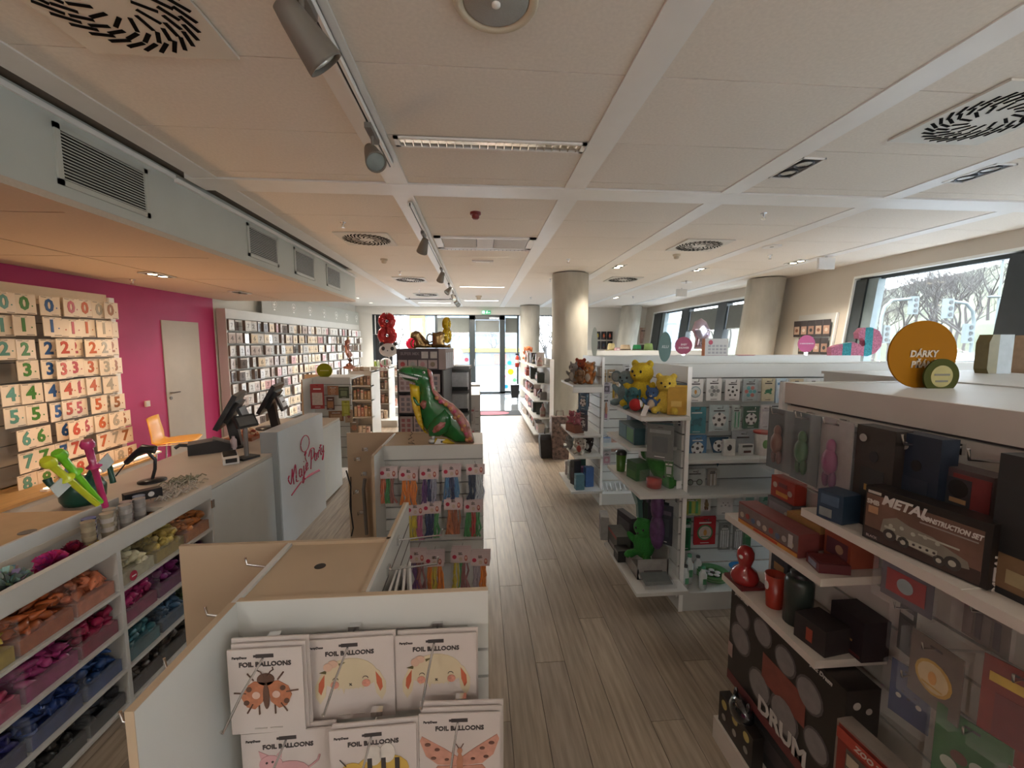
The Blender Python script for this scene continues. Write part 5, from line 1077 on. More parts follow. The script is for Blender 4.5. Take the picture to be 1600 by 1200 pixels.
# lower shelf
ZS3 = .736
t = thing('money_bank', 'glossy red dome-headed money bank on the lower shelf', 'money box', (1.085, 1.555, ZS3)); RDG = mat('glossy_red', (.30, .02, .02), .2, noise=.2, clear=.6)
MB(RDG).lathe([(.001, 0), (.048, 0), (.055, .03), (.045, .055), (.022, .075), (.026, .085), (.033, .11), (.032, .135), (.020, .155), (.001, .160)], 20).build('body', t); MB(mat('dull_red', (.12, .015, .015), .5)).bx(-.05, .06, -.06, .06, -.0, .012).build('plinth', t); MB(CARD).ell((-.029, -.014, .12), (.006, .011, .008), 8, 6).build('pale_patch', t)
t = cup('red plastic cup with a white oval badge beside the red money bank', (1.10, 1.40, ZS3), (.32, .03, .015), .036, .125); MB(cm((.55, .5, .48))).ell((-.034, 0, .085), (.004, .011, .016), 10, 8).build('oval_badge', t)
carton('dark card standing between the red bank and the red cup', (1.2, 1.50, ZS3), (.09, .02, .15), RZ, (.04, .045, .05), [('r', (-.3, .3, .5, .7), (.4, .22, .08))], cat='packet')
t = thing('thermos', 'dark green-black cylindrical flask on the lower shelf', 'flask', (1.12, 1.31, ZS3)); MB(cm((.025, .035, .03), .3)).lathe([(.001, 0), (.045, 0), (.045, .15), (.038, .165), (.001, .17)], 20).build('body', t); MB(BLACKP).lathe([(.030, .168), (.030, .185), (.001, .187)], 16).build('lid', t)
carton('square black carton with a red flash near the front of the lower shelf', (1.115, 1.20, ZS3), (.11, .10, .085), RZ+.15, (.025, .018, .018), [('r', (-.1, .1, .2, .7), (.25, .04, .02)), ('side', (-.4, .4, .2, .8), (.05, .03, .03))], cat='toy box')
carton('tall black carton with small orange lettering strip, lower shelf near end', (1.215, 1.17, ZS3), (.12, .09, .13), RZ, (.018, .012, .015), [('r', (-.2, .2, .35, .4), (.35, .2, .08)), ('r', (-.45, .45, .05, .12), (.10, .02, .02))], cat='toy box')
# hanging things near side under the upper shelf
for lab, y, z, w, h, bk, mo, c1, c2, x in [('red handheld game in a clear packet hanging by the shelf end', 1.00, 1.13, .13, .13, (.12, .10, .12), 'block', (.32, .02, .02), (.3, .36, .38), 1.17), ('dark clear packet with a round yellow print, middle hooks', .88, .98, .12, .17, (.14, .10, .08), 'medal', (.5, .3, .06), (.6, .45, .25), 1.13), ('red packet with a small yellow tag at the right edge', .74, 1.02, .12, .22, (.20, .03, .02), 'text', (.55, .35, .04), (.16, .03, .03), 1.16),
    ('round red bag with two pale ovals hanging low', .94, .86, .09, .15, (.04, .05, .12), 'face', (.45, .40, .36), (.4, .1, .05), 1.14), ('green packet lettered with pale rings on low hooks', .80, .84, .13, .24, (.035, .12, .035), 'dots', (.35, .38, .3), (.12, .05, .03), 1.14), ('brown-red packet with a pale badge at lower right edge', .68, .80, .12, .22, (.22, .06, .03), 'ball', (.3, .05, .04), (.4, .3, .25), 1.15), ('black lettered belt packet hanging on a slat hook', 1.03, .98, .05, .15, (.03, .03, .03), 'text', (.3, .28, .26), (.04, .03, .03), 1.22), ('transparent packet with grey parts above the green packet', .84, 1.10, .10, .10, (.18, .14, .12), 'stripes', (.1, .08, .08), (.2, .16, .14), 1.2)]:
    hang(lab, (x, y, z), RZ+R.uniform(-.15, .25), w, h, bk, mo, c1, c2, bag=True, title=False, cat='toy packet', name='toy_packet')
# drum set box, big
t = thing('drum_kit_box', 'very large black drum kit toy box printed with grey drum heads', 'toy box', (1.125, 1.31, .102), RZ+.0)
MB(MATS['box_black']).bx(-.30, .26, -.055, .055, .17, .60).build('carton', t)
m = MB(cm((.14, .12, .12)))
for x, z, r in ((-.22, .50, .042), (-.225, .40, .055), (-.10, .52, .045), (.02, .50, .045), (.13, .47, .05), (.03, .30, .06), (-.1, .30, .055), (.17, .33, .045)): m.mat(cm((.10, .085, .085))).disc(x, z, r*1.15, y=-.055).mat(cm((.20, .18, .175))).disc(x, z, r, y=-.0562)
m.mat(cm((.20, .05, .035))).rect(-.09, .12, .34, .45, y=-.0555).mat(cm((.13, .03, .03))).rect(-.30, .26, .17, .21, y=-.0555)
m.mat(cm((.5, .47, .44))).text('DRUM', .085, (.02, -.0575, .235), depth=.001, wide=1).text('Jazz Drum', .02, (-.23, -.0575, .575), depth=.0008).text('Jazz Drum', .02, (.17, -.0575, .58), depth=.0008, shear=.2).mat(cm((.35, .24, .22))).rect(-.30, -.27, .28, .34, y=-.057)
m.M = Matrix.Translation((.2605, 0, 0)) @ Matrix.Rotation(PI/2, 4, 'Z')
m.mat(cm((.35, .3, .27))).disc(-.02, .55, .012, y=0).disc(.02, .53, .01, y=0).text('Jazz Drum', .018, (0, -.001, .38), depth=.0008).M = None
m.build('print', t)
carton('low grey carton holding up the drum box', (1.16, 1.31, .102), (.5, .15, .165), RZ, (.03, .028, .03), [('r', (-.4, .4, .3, .7), (.06, .05, .05))], cat='box')
t = thing('mask_box', 'open black window box with a shiny black mask on the base shelf', 'toy box', (1.065, 1.47, .102), RZ); MB(MATS['box_black']).bx(-.11, .11, -.045, .0, 0, .13).build('carton', t)
m = MB(cm((.45, .36, .12)))
for x in (-.09, .0, .09): m.disc(x*.8, .1, .018, y=-.0455).mat(cm((.3, .28, .25))).disc(x*.8, .045, .013, y=-.0455).mat(cm((.45, .36, .12)))
m.build('print', t); MB(mat('gloss_black', (.008, .008, .01), .12, clear=1)).ell((0, -.02, .14), (.06, .04, .05), 14, 10).ell((-.04, -.02, .185), (.01, .01, .025), 6, 5).ell((.04, -.02, .185), (.01, .01, .025), 6, 5).build('mask', t)
t = carton('red framed puzzle box with pale picture squares at the bottom right', (1.08, .93, .402), (.24, .05, .22), RZ+.1, (.22, .18, .15), [('r', (-.47, .47, .03, .97), (.22, .03, .02)), ('r', (-.36, .4, .08, .72), (.12, .10, .08))]+[('r', (-.33+.18*(i % 4), -.19+.18*(i % 4), .12+.2*(i//4), .28+.2*(i//4)), (.42, .34, .24)) for i in range(12)]+[('r', (-.46, .46, .8, .95), (.35, .05, .03)), ('t', ('ZOO TALES', 0, .87, .10), (.5, .42, .36))], cat='toy box')
# sign discs on top
def disc_sign(lab, u, v, ru, rv, y, col, lines, tcol=(.75, .7, .62), th=.006, zb=None, rz=0, size=.03, border=None):
    q = at(u, v, y=y); sx_ = ru*y/F0; sz = rv*y/F0; t = thing('round_sign', lab, 'sign', (q.x, q.y, q.z-sz), rz)
    MB(mat('sign_%d%d%d' % tuple(int(c*99) for c in col), col, .8, noise=.04, spec=.1)).prism([(sx_*math.cos(2*PI*i/48), sz+sz*math.sin(2*PI*i/48)) for i in range(48)], -th/2, th/2).build('disc', t)
    if border: MB(cm(border)).disc(0, sz, sx_*.62, sz*.62, y=-th/2, n=32).build('inner_disc', t)
    m = MB(cm(tcol))
    for k, (tx, dz) in enumerate(lines):
        if tx[0] == '-': m.rect(-size*len(tx)*.35, size*len(tx)*.35, sz+dz-size*.2, sz+dz+size*.2, y=-th/2-.001)
        else: m.text(tx, size, (0, -th/2-.002, sz+dz), depth=.001, shear=.15)
    if lines: m.build('lettering', t)
    if zb is not None: MB(CHROME).bx(-.015, .015, -.015, .015, zb-(q.z-sz), .004).build('stand', t)
    return t
disc_sign('big dark orange round sign with white lettering on the near gondola top', 1441, 554, 63, 57, 1.44, (.30, .12, .004), [('DÁRKY', .002), ('PŘÁNÍ', -.038)], zb=HA-.005, size=.034, tcol=(.45, .36, .25))
disc_sign('small green and yellow round seal sign in front of the orange one', 1470, 588, 33, 30, 1.41, (.055, .06, .012), [('-----', .006), ('----', -.018)], zb=HA-.005, size=.018, border=(.28, .22, .03), tcol=(.10, .08, .03))
# ================================================================ GONDOLA B (end faces aisle with shelves, front faces camera)
def big_gondola(lab, y0, yf, yb, x1, H=1.58, xe=1.27, n=13):
    g = thing('gondola', lab, 'gondola', (xe+.6, yf, 0))
    wp(g, 'end_panel', MB(WHITE).bx(xe, xe+.02, y0, yb, 0, H)); wp(g, 'end_edge', MB(METALW).bx(xe-.004, xe+.022, y0-.004, y0, 0, H))
    wp(g, 'header', MB(WHITE).bx(xe+.02, x1, yf-.012, yf, H-.095, H)); wp(g, 'top_board', MB(WHITE).bx(xe+.02, x1, yf, yb, H-.03, H-.012)); wp(g, 'back_header', MB(WHITE).bx(xe+.02, x1, yb-.012, yb, H-.095, H-.002))
    slats(g, xe+.02, x1, yf+.01, .12, H-.10, n, 'x', -1, m=WHITE); wp(g, 'base_deck', MB(WHITE).bx(xe+.02, x1, y0+.01, yf, 0, .115).bx(xe+.02, x1, y0, y0+.012, 0, .12))
    slats(g, y0+.02, yb, xe-.008, .08, H-.10, n, 'y', -1, m=WHITE); wp(g, 'back_panel', MB(WHITE).bx(xe+.02, x1, yf+.05, yb-.02, .1, H-.1))
    return g
B = big_gondola('white gondola with football party goods facing the camera', 2.44, 2.80, 3.15, 5.2)
def shelf_(g, x0, x1, y0, y1, z, th=.022, mt=None): wp(g, 'shelf', MB(mt or WHITE).bx(x0, x1, y0, y1, z-th, z))
shelf_(B, .95, 1.255, 2.36, 2.95, 1.285); shelf_(B, .95, 1.255, 2.52, 3.02, 1.06, mt=mat('clear_shelf', (.5, .5, .48), .3, noise=.05)); shelf_(B, .95, 1.255, 2.34, 2.98, .815); shelf_(B, .93, 1.255, 2.30, 2.95, .225)
shelf_(B, 1.29, 2.6, 2.52, 2.79, .97); shelf_(B, 1.29, 2.6, 2.5, 2.79, .745)
# front packets: (label, u, v top, w px, h px, back, motif, c1, c2, bag)
def front(lst, y):
    for lab, u, v, wpx, hpx, bk, mo, c1, c2, bag in lst:
        q = at(u, v, y=y); s_ = y/F0; hang(lab, q, R.uniform(-.05, .05), wpx*s_, hpx*s_, bk, mo, c1, c2, bag=bag, n=2)
TL = (.03, .22, .27); WH = CARD; GN = (.07, .28, .10)
front([('white card with a gold medal balloon, leftmost football row card', 1087, 593, 26, 37, WH, 'medal', (.25, .33, .36), (.6, .62, .6), 0), ('white card with a ring of small footballs', 1116, 592, 26, 36, WH, 'dots', (.5, .5, .48), (.25, .25, .25), 0), ('white card with one football, top row', 1145, 594, 25, 34, WH, 'ball', (.5, .5, .5), (.1, .1, .1), 0), ('clear bag of colourful party figures, top row', 1173, 593, 26, 36, (.40, .45, .45), 'dots', (.5, .15, .12), (.1, .35, .35), 1), ('cream card with a green dinosaur print', 1201, 592, 22, 37, (.62, .55, .38), 'frog', (.05, .2, .1), (.1, .1, .1), 0), ('white and blue wrapped packet by the near gondola', 1222, 592, 20, 40, (.55, .68, .78), 'text', (.1, .25, .45), (.75, .75, .75), 1)], 2.70)
front([('teal jungle print packet, second row left', 1089, 637, 32, 43, TL, 'frog', (.01, .10, .14), (.05, .3, .3), 1), ('pale card with a round stadium picture', 1124, 634, 34, 42, (.45, .55, .56), 'ball', (.2, .3, .12), (.1, .2, .3), 1), ('narrow clear bag with green leaves', 1151, 634, 15, 40, (.50, .56, .52), 'stripes', (.1, .35, .2), (.4, .5, .45), 1), ('green packet with a football on grass', 1174, 636, 28, 36, (.03, .10, .05), 'ball', (.03, .1, .04), (.1, .2, .1), 1), ('plain pinkish white card beside the green football packet', 1197, 634, 18, 38, (.66, .62, .62), 'text', (.5, .45, .5), (.62, .58, .6), 0)], 2.70)
front([('blue packet with a yellow ball player print', 1090, 681, 32, 38, (.04, .16, .34), 'ball', (.5, .42, .05), (.02, .1, .3), 1), ('silver clear bag with a cone party hat', 1161, 674, 38, 50, (.42, .45, .48), 'heart', (.12, .14, .15), (.5, .5, .5), 1), ('teal card with a white face print', 1192, 674, 18, 38, (.10, .36, .34), 'ball', (.6, .6, .55), (.1, .3, .3), 0)], 2.70)
q = at(1123, 683, y=2.7); t = thing('football_pennant', 'dark pennant with a football hanging in the middle of the third row', 'pennant', q); MB(cm((.03, .07, .12))).prism([(-.07, 0), (0, -.21), (.07, 0)], -.004, 0).mat(CARD).disc(0, -.06, .04, y=-.004).mat(DARKT).disc(0, -.06, .013, y=-.006, n=5).disc(-.025, -.04, .008, y=-.006, n=5).disc(.025, -.04, .008, y=-.006, n=5).disc(0, -.09, .008, y=-.006, n=5).build('flag', t)
front([('clear packet of black party glasses', 1086, 733, 36, 40, (.45, .46, .45), 'glasses', (.05, .05, .05), (.2, .25, .2), 1), ('packet with white forks', 1113, 733, 16, 33, (.35, .30, .26), 'stripes', (.6, .58, .55), (.3, .25, .2), 1)], 2.68)
for lab, u, v, d_, col, deco in [('white boxed set with a dog print standing tilted', 1135, 765, (.085, .02, .11), (.66, .65, .62), [('d', (0, .5, .2, .25), (.06, .06, .06)), ('d', (-.15, .65, .08), (.66, .65, .62))]), ('small white desk calendar on the glass shelf', 1162, 763, (.09, .03, .075), (.62, .62, .6), [('r', (-.4, .4, .75, .95), (.1, .1, .1)), ('r', (-.3, .3, .25, .45), (.12, .05, .04))])]:
    q = at(u, v, y=2.62); carton(lab, (q.x, 2.62, .972), d_, .05, col, deco, cat='box')
t = cup('white paper cup with a green frog and a red top band', (at(1187, 757, y=2.63).x, 2.63, .972), (.62, .6, .56), .055, .16, None); q = MB(cm((.10, .32, .05))).ell((-.01, -.05, .08), (.022, .006, .03), 8, 6).ell((.012, -.05, .11), (.014, .006, .014), 8, 6).mat(cm((.5, .08, .06))).lathe([(.0535, .145), (.0565, .146), (.0575, .160), (.054, .161)], 20).build('frog_print', t)
carton('narrow black book-like box at the right end of the glass shelf', (at(1211, 757, y=2.62).x, 2.62, .972), (.055, .03, .15), .2, (.02, .022, .02), [('r', (-.3, .3, .3, .7), (.06, .07, .05))])
front([('clear packet of yellow green shiny cups', 1082, 776, 29, 32, (.35, .42, .08), 'stripes', (.05, .35, .08), (.5, .5, .05), 1), ('small card with a brown figure', 1103, 773, 17, 28, WH, 'figure', (.3, .2, .1), (.2, .1, .05), 0), ('white card mask of a cat with whiskers', 1134, 768, 27, 40, WH, 'face', (.5, .5, .5), (.4, .4, .4), 0), ('white sheet behind the long figure box', 1172, 762, 24, 30, WH, 'text', (.5, .5, .52), (.3, .5, .45), 0), ('pale green sheet hanging next to the white sheet', 1198, 764, 22, 30, (.35, .5, .42), 'frog', (.1, .3, .2), (.4, .4, .4), 0)], 2.66)
front([('bright red card packet with a green football pitch bowl', 1102, 808, 38, 48, (.45, .02, .03), 'medal', (.05, .25, .1), (.6, .5, .45), 0), ('tall dark green folded sheet beside the red packet', 1074, 812, 14, 54, (.02, .16, .06), 'text', (.5, .55, .5), (.02, .12, .05), 0), ('packet of white paper straws, left one', 1133, 818, 20, 46, (.25, .26, .25), 'stripes', (.75, .75, .75), (.65, .66, .66), 1), ('packet of white paper straws, right one', 1154, 820, 17, 44, (.25, .26, .25), 'stripes', (.7, .72, .72), (.6, .6, .6), 1), ('green sheet hanging low by the shelf of toys', 1168, 828, 13, 50, (.04, .18, .06), 'text', (.1, .3, .1), (.05, .2, .08), 0)], 2.68)
pl_ = at(1114, 893, z=.12)
t = thing('plate_stack', 'stack of green football party plates on the base deck', 'plates', (at(1114, 885, y=2.6).x, 2.6, .12)); m = MB(cm((.12, .36, .12), .3))
for k in range(5): m.mat([cm((.12, .36, .12), .3), cm((.35, .5, .3), .3)][k % 2]).lathe([(.06, .008*k), (.10, .008*k+.016), (.102, .008*k+.018), (.06, .008*k+.004)], 32)
m.lathe([(.06, .036), (.001, .036)], 28); m.build('plates', t); m = MB(CARD); 
for i in range(5): a = i*2*PI/5; m.mat(CARD).lathe([(.019, .037), (.019, .039), (.001, .039)], 10, (math.cos(a)*.035, math.sin(a)*.035, 0))
m.mat(DARKT).lathe([(.016, .038), (.016, .040), (.001, .040)], 6).build('football_print', t)
t = thing('bowl', 'bright blue plastic bowl with green inside on the base deck', 'bowl', (at(1158, 885, y=2.66).x, 2.66, .12)); MB(cm((.02, .22, .55), .25)).lathe([(.03, 0), (.075, .03), (.078, .032), (.074, .034), (.03, .008), (.001, .008)], 28).build('bowl', t); MB(cm((.05, .3, .15))).ell((.01, 0, .018), (.03, .03, .012), 10, 6).build('green_contents', t)
for i, (u, h) in enumerate([(1066, .16), (1080, .20), (1088, .15), (1074, .13)]):
    t = thing('bottle', 'white and green squeeze bottle on the base deck, %s from the gondola end' % ORD[i], 'bottle', (1.335+.058*i, [2.50, 2.56, 2.49, 2.66][i], .12)); MB(cm((.62, .64, .62), .3)).lathe([(.001, 0), (.024, 0), (.025, h*.65), (.012, h*.8), (.012, h*.9)], 14).build('body', t); MB(cm([(.05, .05, .05), (.1, .35, .2), (.05, .3, .15), (.1, .1, .1)][i], .3)).lathe([(.014, h*.9), (.014, h), (.001, h)], 12).build('cap', t); MB(cm((.1, .3, .15))).bx(-.012, .012, -.0262, -.0245, h*.25, h*.5).build('label_patch', t)
# right part of B front (seen between near gondola top and header): a row of small packets
for i in range(14):
    q = at(1245+26*i, 592, y=2.70); hang('%s packet in the header row behind the near gondola, %s from the wrapped packet' % (['cream', 'white', 'pale blue', 'ivory', 'dark grey', 'teal'][i % 6], nth(i)), q, R.uniform(-.05, .05), .095, .15, [(.55, .45, .3), WH, (.3, .42, .46), (.6, .5, .45), (.25, .3, .3), (.3, .5, .55)][i % 6], ['dots', 'text', 'ball', 'block', 'frog', 'stripes'][i % 6], (.2, .2, .2), (.4, .3, .2), hk=False)
# aisle end of B: soft toys and boxes
YB = (.62, .46, .03)
z1 = 1.287
plush('large plain yellow stuffed bear, tallest toy on the gondola end shelf', (1.10, 2.74, z1), -.9, .62, YB, ear='round', earcol=(.5, .36, .02))
plush('smaller plain yellow stuffed bear leaning by the shelf front corner', (1.16, 2.50, z1), -.5, .48, (.60, .43, .06), ear='round', tilt=.0)
plush('grey blue stuffed elephant on the left of the end shelf', (1.03, 2.83, z1), -.8, .50, (.16, .23, .25), ear='wide', earcol=(.25, .3, .3))
plush('small teal stuffed animal below the elephant', (1.01, 2.66, z1), -.7, .30, (.06, .18, .20), ear='flap')
plush('small tan and blue stuffed animal between the yellow bears', (1.085, 2.53, z1), -.6, .32, (.06, .12, .26), belly=(.5, .4, .3), ear='point')
t = thing('plush_ball', 'small red and white plush ball on the end shelf edge', 'ball', (.99, 2.56, z1+.045)); MB(mat('plush_red', (.38, .02, .02), .9, noise=.1)).ell((0, 0, 0), (.04, .04, .04), 14, 10).mat(CARD).ell((.02, 0, .005), (.028, .036, .03), 12, 8).build('ball', t)
t = thing('card_tag', 'white cardboard tag hanging from the end shelf between the toys', 'tag', (.985, 2.44, z1-.0), -.5); MB(CARD).box((.02, -.02, .03), (.03, .003, .07), ry=.3).build('tag', t)
for k in range(3): t = carton('yellow and navy striped packet at the back of the end shelf, %s from the aisle' % ORD[k], (1.195+.02*k, 2.43+.02*k, z1-.06+.06), (.10, .02, .17+.01*k), RZ+1.2, [(.45, .25, .02), (.5, .30, .03), (.05, .08, .1)][k], [('r', (-.3, .3, .3, .5), (.6, .4, .1))], cat='packet')
t = thing('headband', 'yellow curved headband on the hook left of the elephant', 'headband', (1.0, 2.98, 1.33)); MB(cm((.45, .32, .03))).tube([(.0, .05*math.cos(a), .06*math.sin(a)+.02) for a in [-.6+.35*i for i in range(12)]], .008, 6).build('band', t)
# mid shelves
carton('teal and green window box on the clear shelf of the gondola end', (1.08, 2.74, 1.062), (.30, .16, .11), RZ+.0, (.03, .08, .09), [('r', (-.45, .0, .1, .9), (.03, .13, .16)), ('r', (.05, .45, .1, .9), (.05, .18, .05))], cat='toy box')
carton('white game box with small prints behind the teal window box', (1.14, 2.94, 1.062), (.08, .1, .17), RZ, (.35, .36, .38), [('r', (-.4, .4, .5, .9), (.05, .08, .15)), ('r', (-.4, .4, .1, .4), (.2, .2, .22))], cat='toy box')
for i, (y, c_, nm) in enumerate([(2.47, (.12, .13, .12), 'grey'), (2.52, (.03, .10, .10), 'teal green'), (2.57, (.06, .12, .25), 'blue'), (2.62, (.02, .03, .04), 'black')]):
    hang('%s flat game packet hanging edge-on under the yellow toys' % nm, (1.12+.02*i, y, 1.22), RZ+.9, .16, .22, c_, 'text', (.25, .28, .26), (.08, .1, .1), bag=True, name='game_packet', hk=False)
hook(B, (1.26, 2.50, 1.22), (-1, 0, 0), .22); hook(B, (1.26, 2.60, 1.18), (-1, 0, 0), .2); hook(B, (1.26, 2.5, .72), (-1, 0, 0), .2)
z2 = .817
cup('green travel cup with black lid on the middle end shelf', (1.0, 2.83, z2), (.06, .16, .02), .038, .13, (.02, .02, .02)); 
t = thing('clear_box', 'clear plastic box with a red lid-like toy inside on the middle end shelf', 'toy box', (1.09, 2.47, z2), .2); MB(cm((.38, .04, .03), .3)).lathe([(.001, .005), (.045, .005), (.048, .06), (.001, .065)], 20).build('red_toy', t); MB(ACR).bx(-.065, .065, -.06, .06, 0, .10).build('clear_box', t)
carton('green grass print carton behind the red toy box', (1.06, 2.66, z2), (.12, .10, .12), RZ+.2, (.05, .13, .05), [('r', (-.4, .4, .1, .5), (.08, .2, .06))], cat='toy box')
t = thing('plush_fish', 'green stuffed fish lying at a slant on the middle end shelf', 'stuffed toy', (1.16, 2.55, z2), .3); o = MB(mat('plush_green', (.035, .17, .03), .95, noise=.2, scale=50, bump=.4)).ell((0, 0, .09), (.05, .15, .06), 14, 10, (.6, 0, 0)).ell((0, .14, .17), (.02, .05, .05), 8, 6).ell((.03, -.10, .03), (.02, .03, .02), 8, 6).build('body', t); MB(CARD).box((.03, -.14, .03), (.04, .003, .05)).build('care_tag', t); MB(BLACKP).ell((-.035, -.08, .07), (.008, .008, .008), 6, 5).build('eye', t)
t = hang('small green and white card hanging above the stuffed fish', (1.16, 2.42, 1.0), RZ+1.0, .05, .10, (.06, .15, .05), 'text', (.55, .55, .5), (.4, .42, .4), name='packet')
# lower end
z3 = .227
plush('green stuffed frog sitting in a grey open carton', (1.10, 2.62, z3+.05), -.9, .55, (.03, .20, .035), ear='none')
t = thing('open_carton', 'grey open-fronted carton around the green frog on the lowest end shelf', 'box', (1.09, 2.56, z3), .0); m = MB(cm((.30, .29, .28))).bx(-.10, .10, -.12, -.112, 0, .13).bx(-.10, -.092, -.12, .12, 0, .07).bx(.092, .10, -.12, .12, 0, .2).bx(-.1, .1, -.12, .12, 0, .006); m.build('carton', t); MB(cm((.12, .1, .1))).bx(-.06, .06, -.1215, -.12, .05, .06).build('print', t)
carton('black and white open game box leaning at the far end of the lowest shelf', (.955, 3.05, z3), (.14, .06, .18), RZ-.2, (.30, .29, .28), [('r', (-.42, .42, .1, .9), (.05, .02, .018))], cat='box'); carton('red-brown carton on the lowest end shelf', (1.01, 2.86, z3), (.2, .1, .13), RZ, (.09, .09, .08), [('r', (-.45, .45, .8, .95), (.28, .05, .04)), ('r', (-.3, .3, .1, .3), (.3, .28, .27))], cat='box')
carton('dark leaning game box behind the red-brown carton', (1.10, 2.95, z3), (.2, .05, .22), RZ+.2, (.04, .035, .04), [('r', (-.4, .4, .2, .8), (.12, .11, .12))], cat='box')
t = thing('net_bag', 'long purple net bag of toys hanging at the gondola end', 'toy packet', (1.13, 2.50, .78), RZ); MB(mat('purple_net', (.12, .05, .15), .5, noise=.5, scale=20)).ell((0, 0, -.10), (.05, .04, .10), 12, 8).ell((.01, 0, -.26), (.06, .045, .12), 12, 8).tube([(0, 0, 0), (0, 0, -.04)], .006).build('bag', t)
t = thing('toy_gun', 'teal plastic toy water gun hanging on the end panel', 'toy', (1.06, 2.70, .74), RZ); MB(mat('dull_teal', (.06, .14, .13), .4)).box((0, 0, -.03), (.20, .035, .05), ry=.6).box((.08, 0, -.12), (.04, .03, .11), ry=-.2).box((-.03, 0, .0), (.06, .03, .03), ry=.6).build('body', t)
for i in range(5): hang('dark slim card packet hanging low at the football gondola end, %s from the camera' % ORD[i], (1.17, 2.48+.06*i, .70), RZ+.8, .11, .26, [(.03, .035, .05), (.02, .03, .03), (.04, .03, .05), (.03, .05, .04), (.02, .02, .03)][i], 'text', (.12, .1, .14), (.05, .06, .07), hk=False)
t = thing('leaflet_tray', 'clear tilted leaflet holder at the front of the lowest end shelf', 'holder', (1.09, 2.40, z3)); MB(ACR).box((0, 0, .03), (.2, .16, .006), rx=.25).box((0, -.08, .03), (.2, .006, .05)).build('tray', t); MB(cm((.12, .13, .12))).box((0, 0, .036), (.17, .12, .004), rx=.25).build('leaflets', t)
t = carton('small coin-sized black crate beside the frog carton', (.98, 2.70, z3), (.09, .09, .08), RZ, (.02, .02, .02), [('r', (-.4, .4, .7, .9), (.15, .15, .14))], cat='box')
# ================================================================ GONDOLA C and its toys
C_ = big_gondola('second white gondola row with animal toys on its end shelves', 4.22, 4.66, 5.05, 4.55)
shelf_(C_, .95, 1.255, 4.15, 4.78, 1.30); shelf_(C_, .95, 1.255, 4.15, 4.78, .775); shelf_(C_, .97, 1.255, 4.10, 4.70, .565); shelf_(C_, .93, 1.255, 4.08, 4.75, .205)
wp(C_, 'price_rail', MB(METALW).bx(.95, 1.25, 4.16, 4.17, 1.22, 1.28)); shelf_(C_, 1.29, 2.2, 4.35, 4.64, .60)
plush('grey stuffed squirrel with a thick curled tail on the second gondola', (1.02, 4.45, 1.302), -.9, .42, (.24, .23, .22), ear='point', tail=True, belly=(.45, .42, .38))
plush('orange stuffed cat sitting in front on the second gondola', (1.14, 4.27, 1.302), -.6, .42, (.42, .15, .04), ear='point', belly=(.6, .5, .4)); plush('red stuffed lion-like toy behind the orange cat', (1.12, 4.55, 1.302), -.7, .50, (.30, .06, .03), ear='round'); plush('small brown stuffed dog left of the orange cat', (1.04, 4.25, 1.302), -.6, .30, (.22, .12, .06), ear='flap'); plush('cream and brown stuffed toy at the panel side', (1.20, 4.42, 1.302), -.8, .44, (.48, .36, .26), ear='round')
for i, (y, z, c_, c2, nm) in enumerate([(4.25, 1.20, (.05, .14, .25), (.5, .5, .5), 'blue'), (4.36, 1.22, (.03, .03, .03), (.6, .6, .6), 'black and white'), (4.48, 1.20, (.45, .47, .45), (.05, .08, .05), 'white'), (4.30, 1.02, (.03, .07, .14), (.2, .3, .4), 'dark blue'), (4.42, 1.03, (.10, .10, .12), (.4, .4, .45), 'grey'), (4.55, 1.04, (.25, .20, .22), (.5, .4, .4), 'mauve'), (4.28, .97, (.06, .05, .07), (.25, .3, .4), 'near black')]):
    hang('%s party packet hanging under the squirrel shelf' % nm, (1.08+.03*(i % 3), y, z), RZ+R.uniform(.1, .9), .12, .17, c_, ['ball', 'dots', 'block'][i % 3], c2, c2, bag=True, n=2)
carton('brown carton under two pink stuffed toys', (1.02, 4.36, .777), (.20, .11, .085), RZ+.3, (.22, .07, .04), [('r', (-.45, .45, .1, .9), (.26, .09, .05))], cat='box')
plush('pink stuffed toy on the brown carton, left one', (1.0, 4.42, .862), -.6, .26, (.50, .16, .20), ear='round'); plush('pink stuffed toy on the brown carton, right one', (1.04, 4.30, .862), -.5, .26, (.45, .16, .20), ear='point')
plush('white stuffed dog with brown ears and a red collar patch', (1.05, 4.22, .567), -.7, .36, (.55, .50, .44), ear='flap', belly=(.4, .1, .08)); plush('black and white stuffed puppy beside the white dog', (1.16, 4.32, .567), -.7, .36, (.06, .05, .05), ear='flap', belly=(.5, .48, .45)); plush('grey spotted stuffed puppy at the far end of the dog shelf', (.99, 4.45, .567), -.9, .30, (.30, .30, .30), ear='flap')
rr = random.Random(11)
CN = [((.10, .22, .28), 'teal'), ((.05, .12, .30), 'blue'), ((.04, .04, .05), 'black'), ((.20, .05, .14), 'plum'), ((.30, .32, .32), 'grey'), ((.05, .14, .12), 'dark green'), ((.45, .40, .38), 'pale'), ((.30, .12, .10), 'brick')]
for i in range(7):
    c_, nm = CN[i]; y = 4.16+.085*i; carton('%s bag-like carton on the lowest shelf of the animal gondola' % nm, (1.03+.12*(i % 2), y, .207), (.07, .09, .16+.05*(i % 3)), RZ+rr.uniform(-.2, .4), c_, [('r', (-.3, .3, .3, .7), tuple(min(1, q*2) for q in c_))], cat='box')
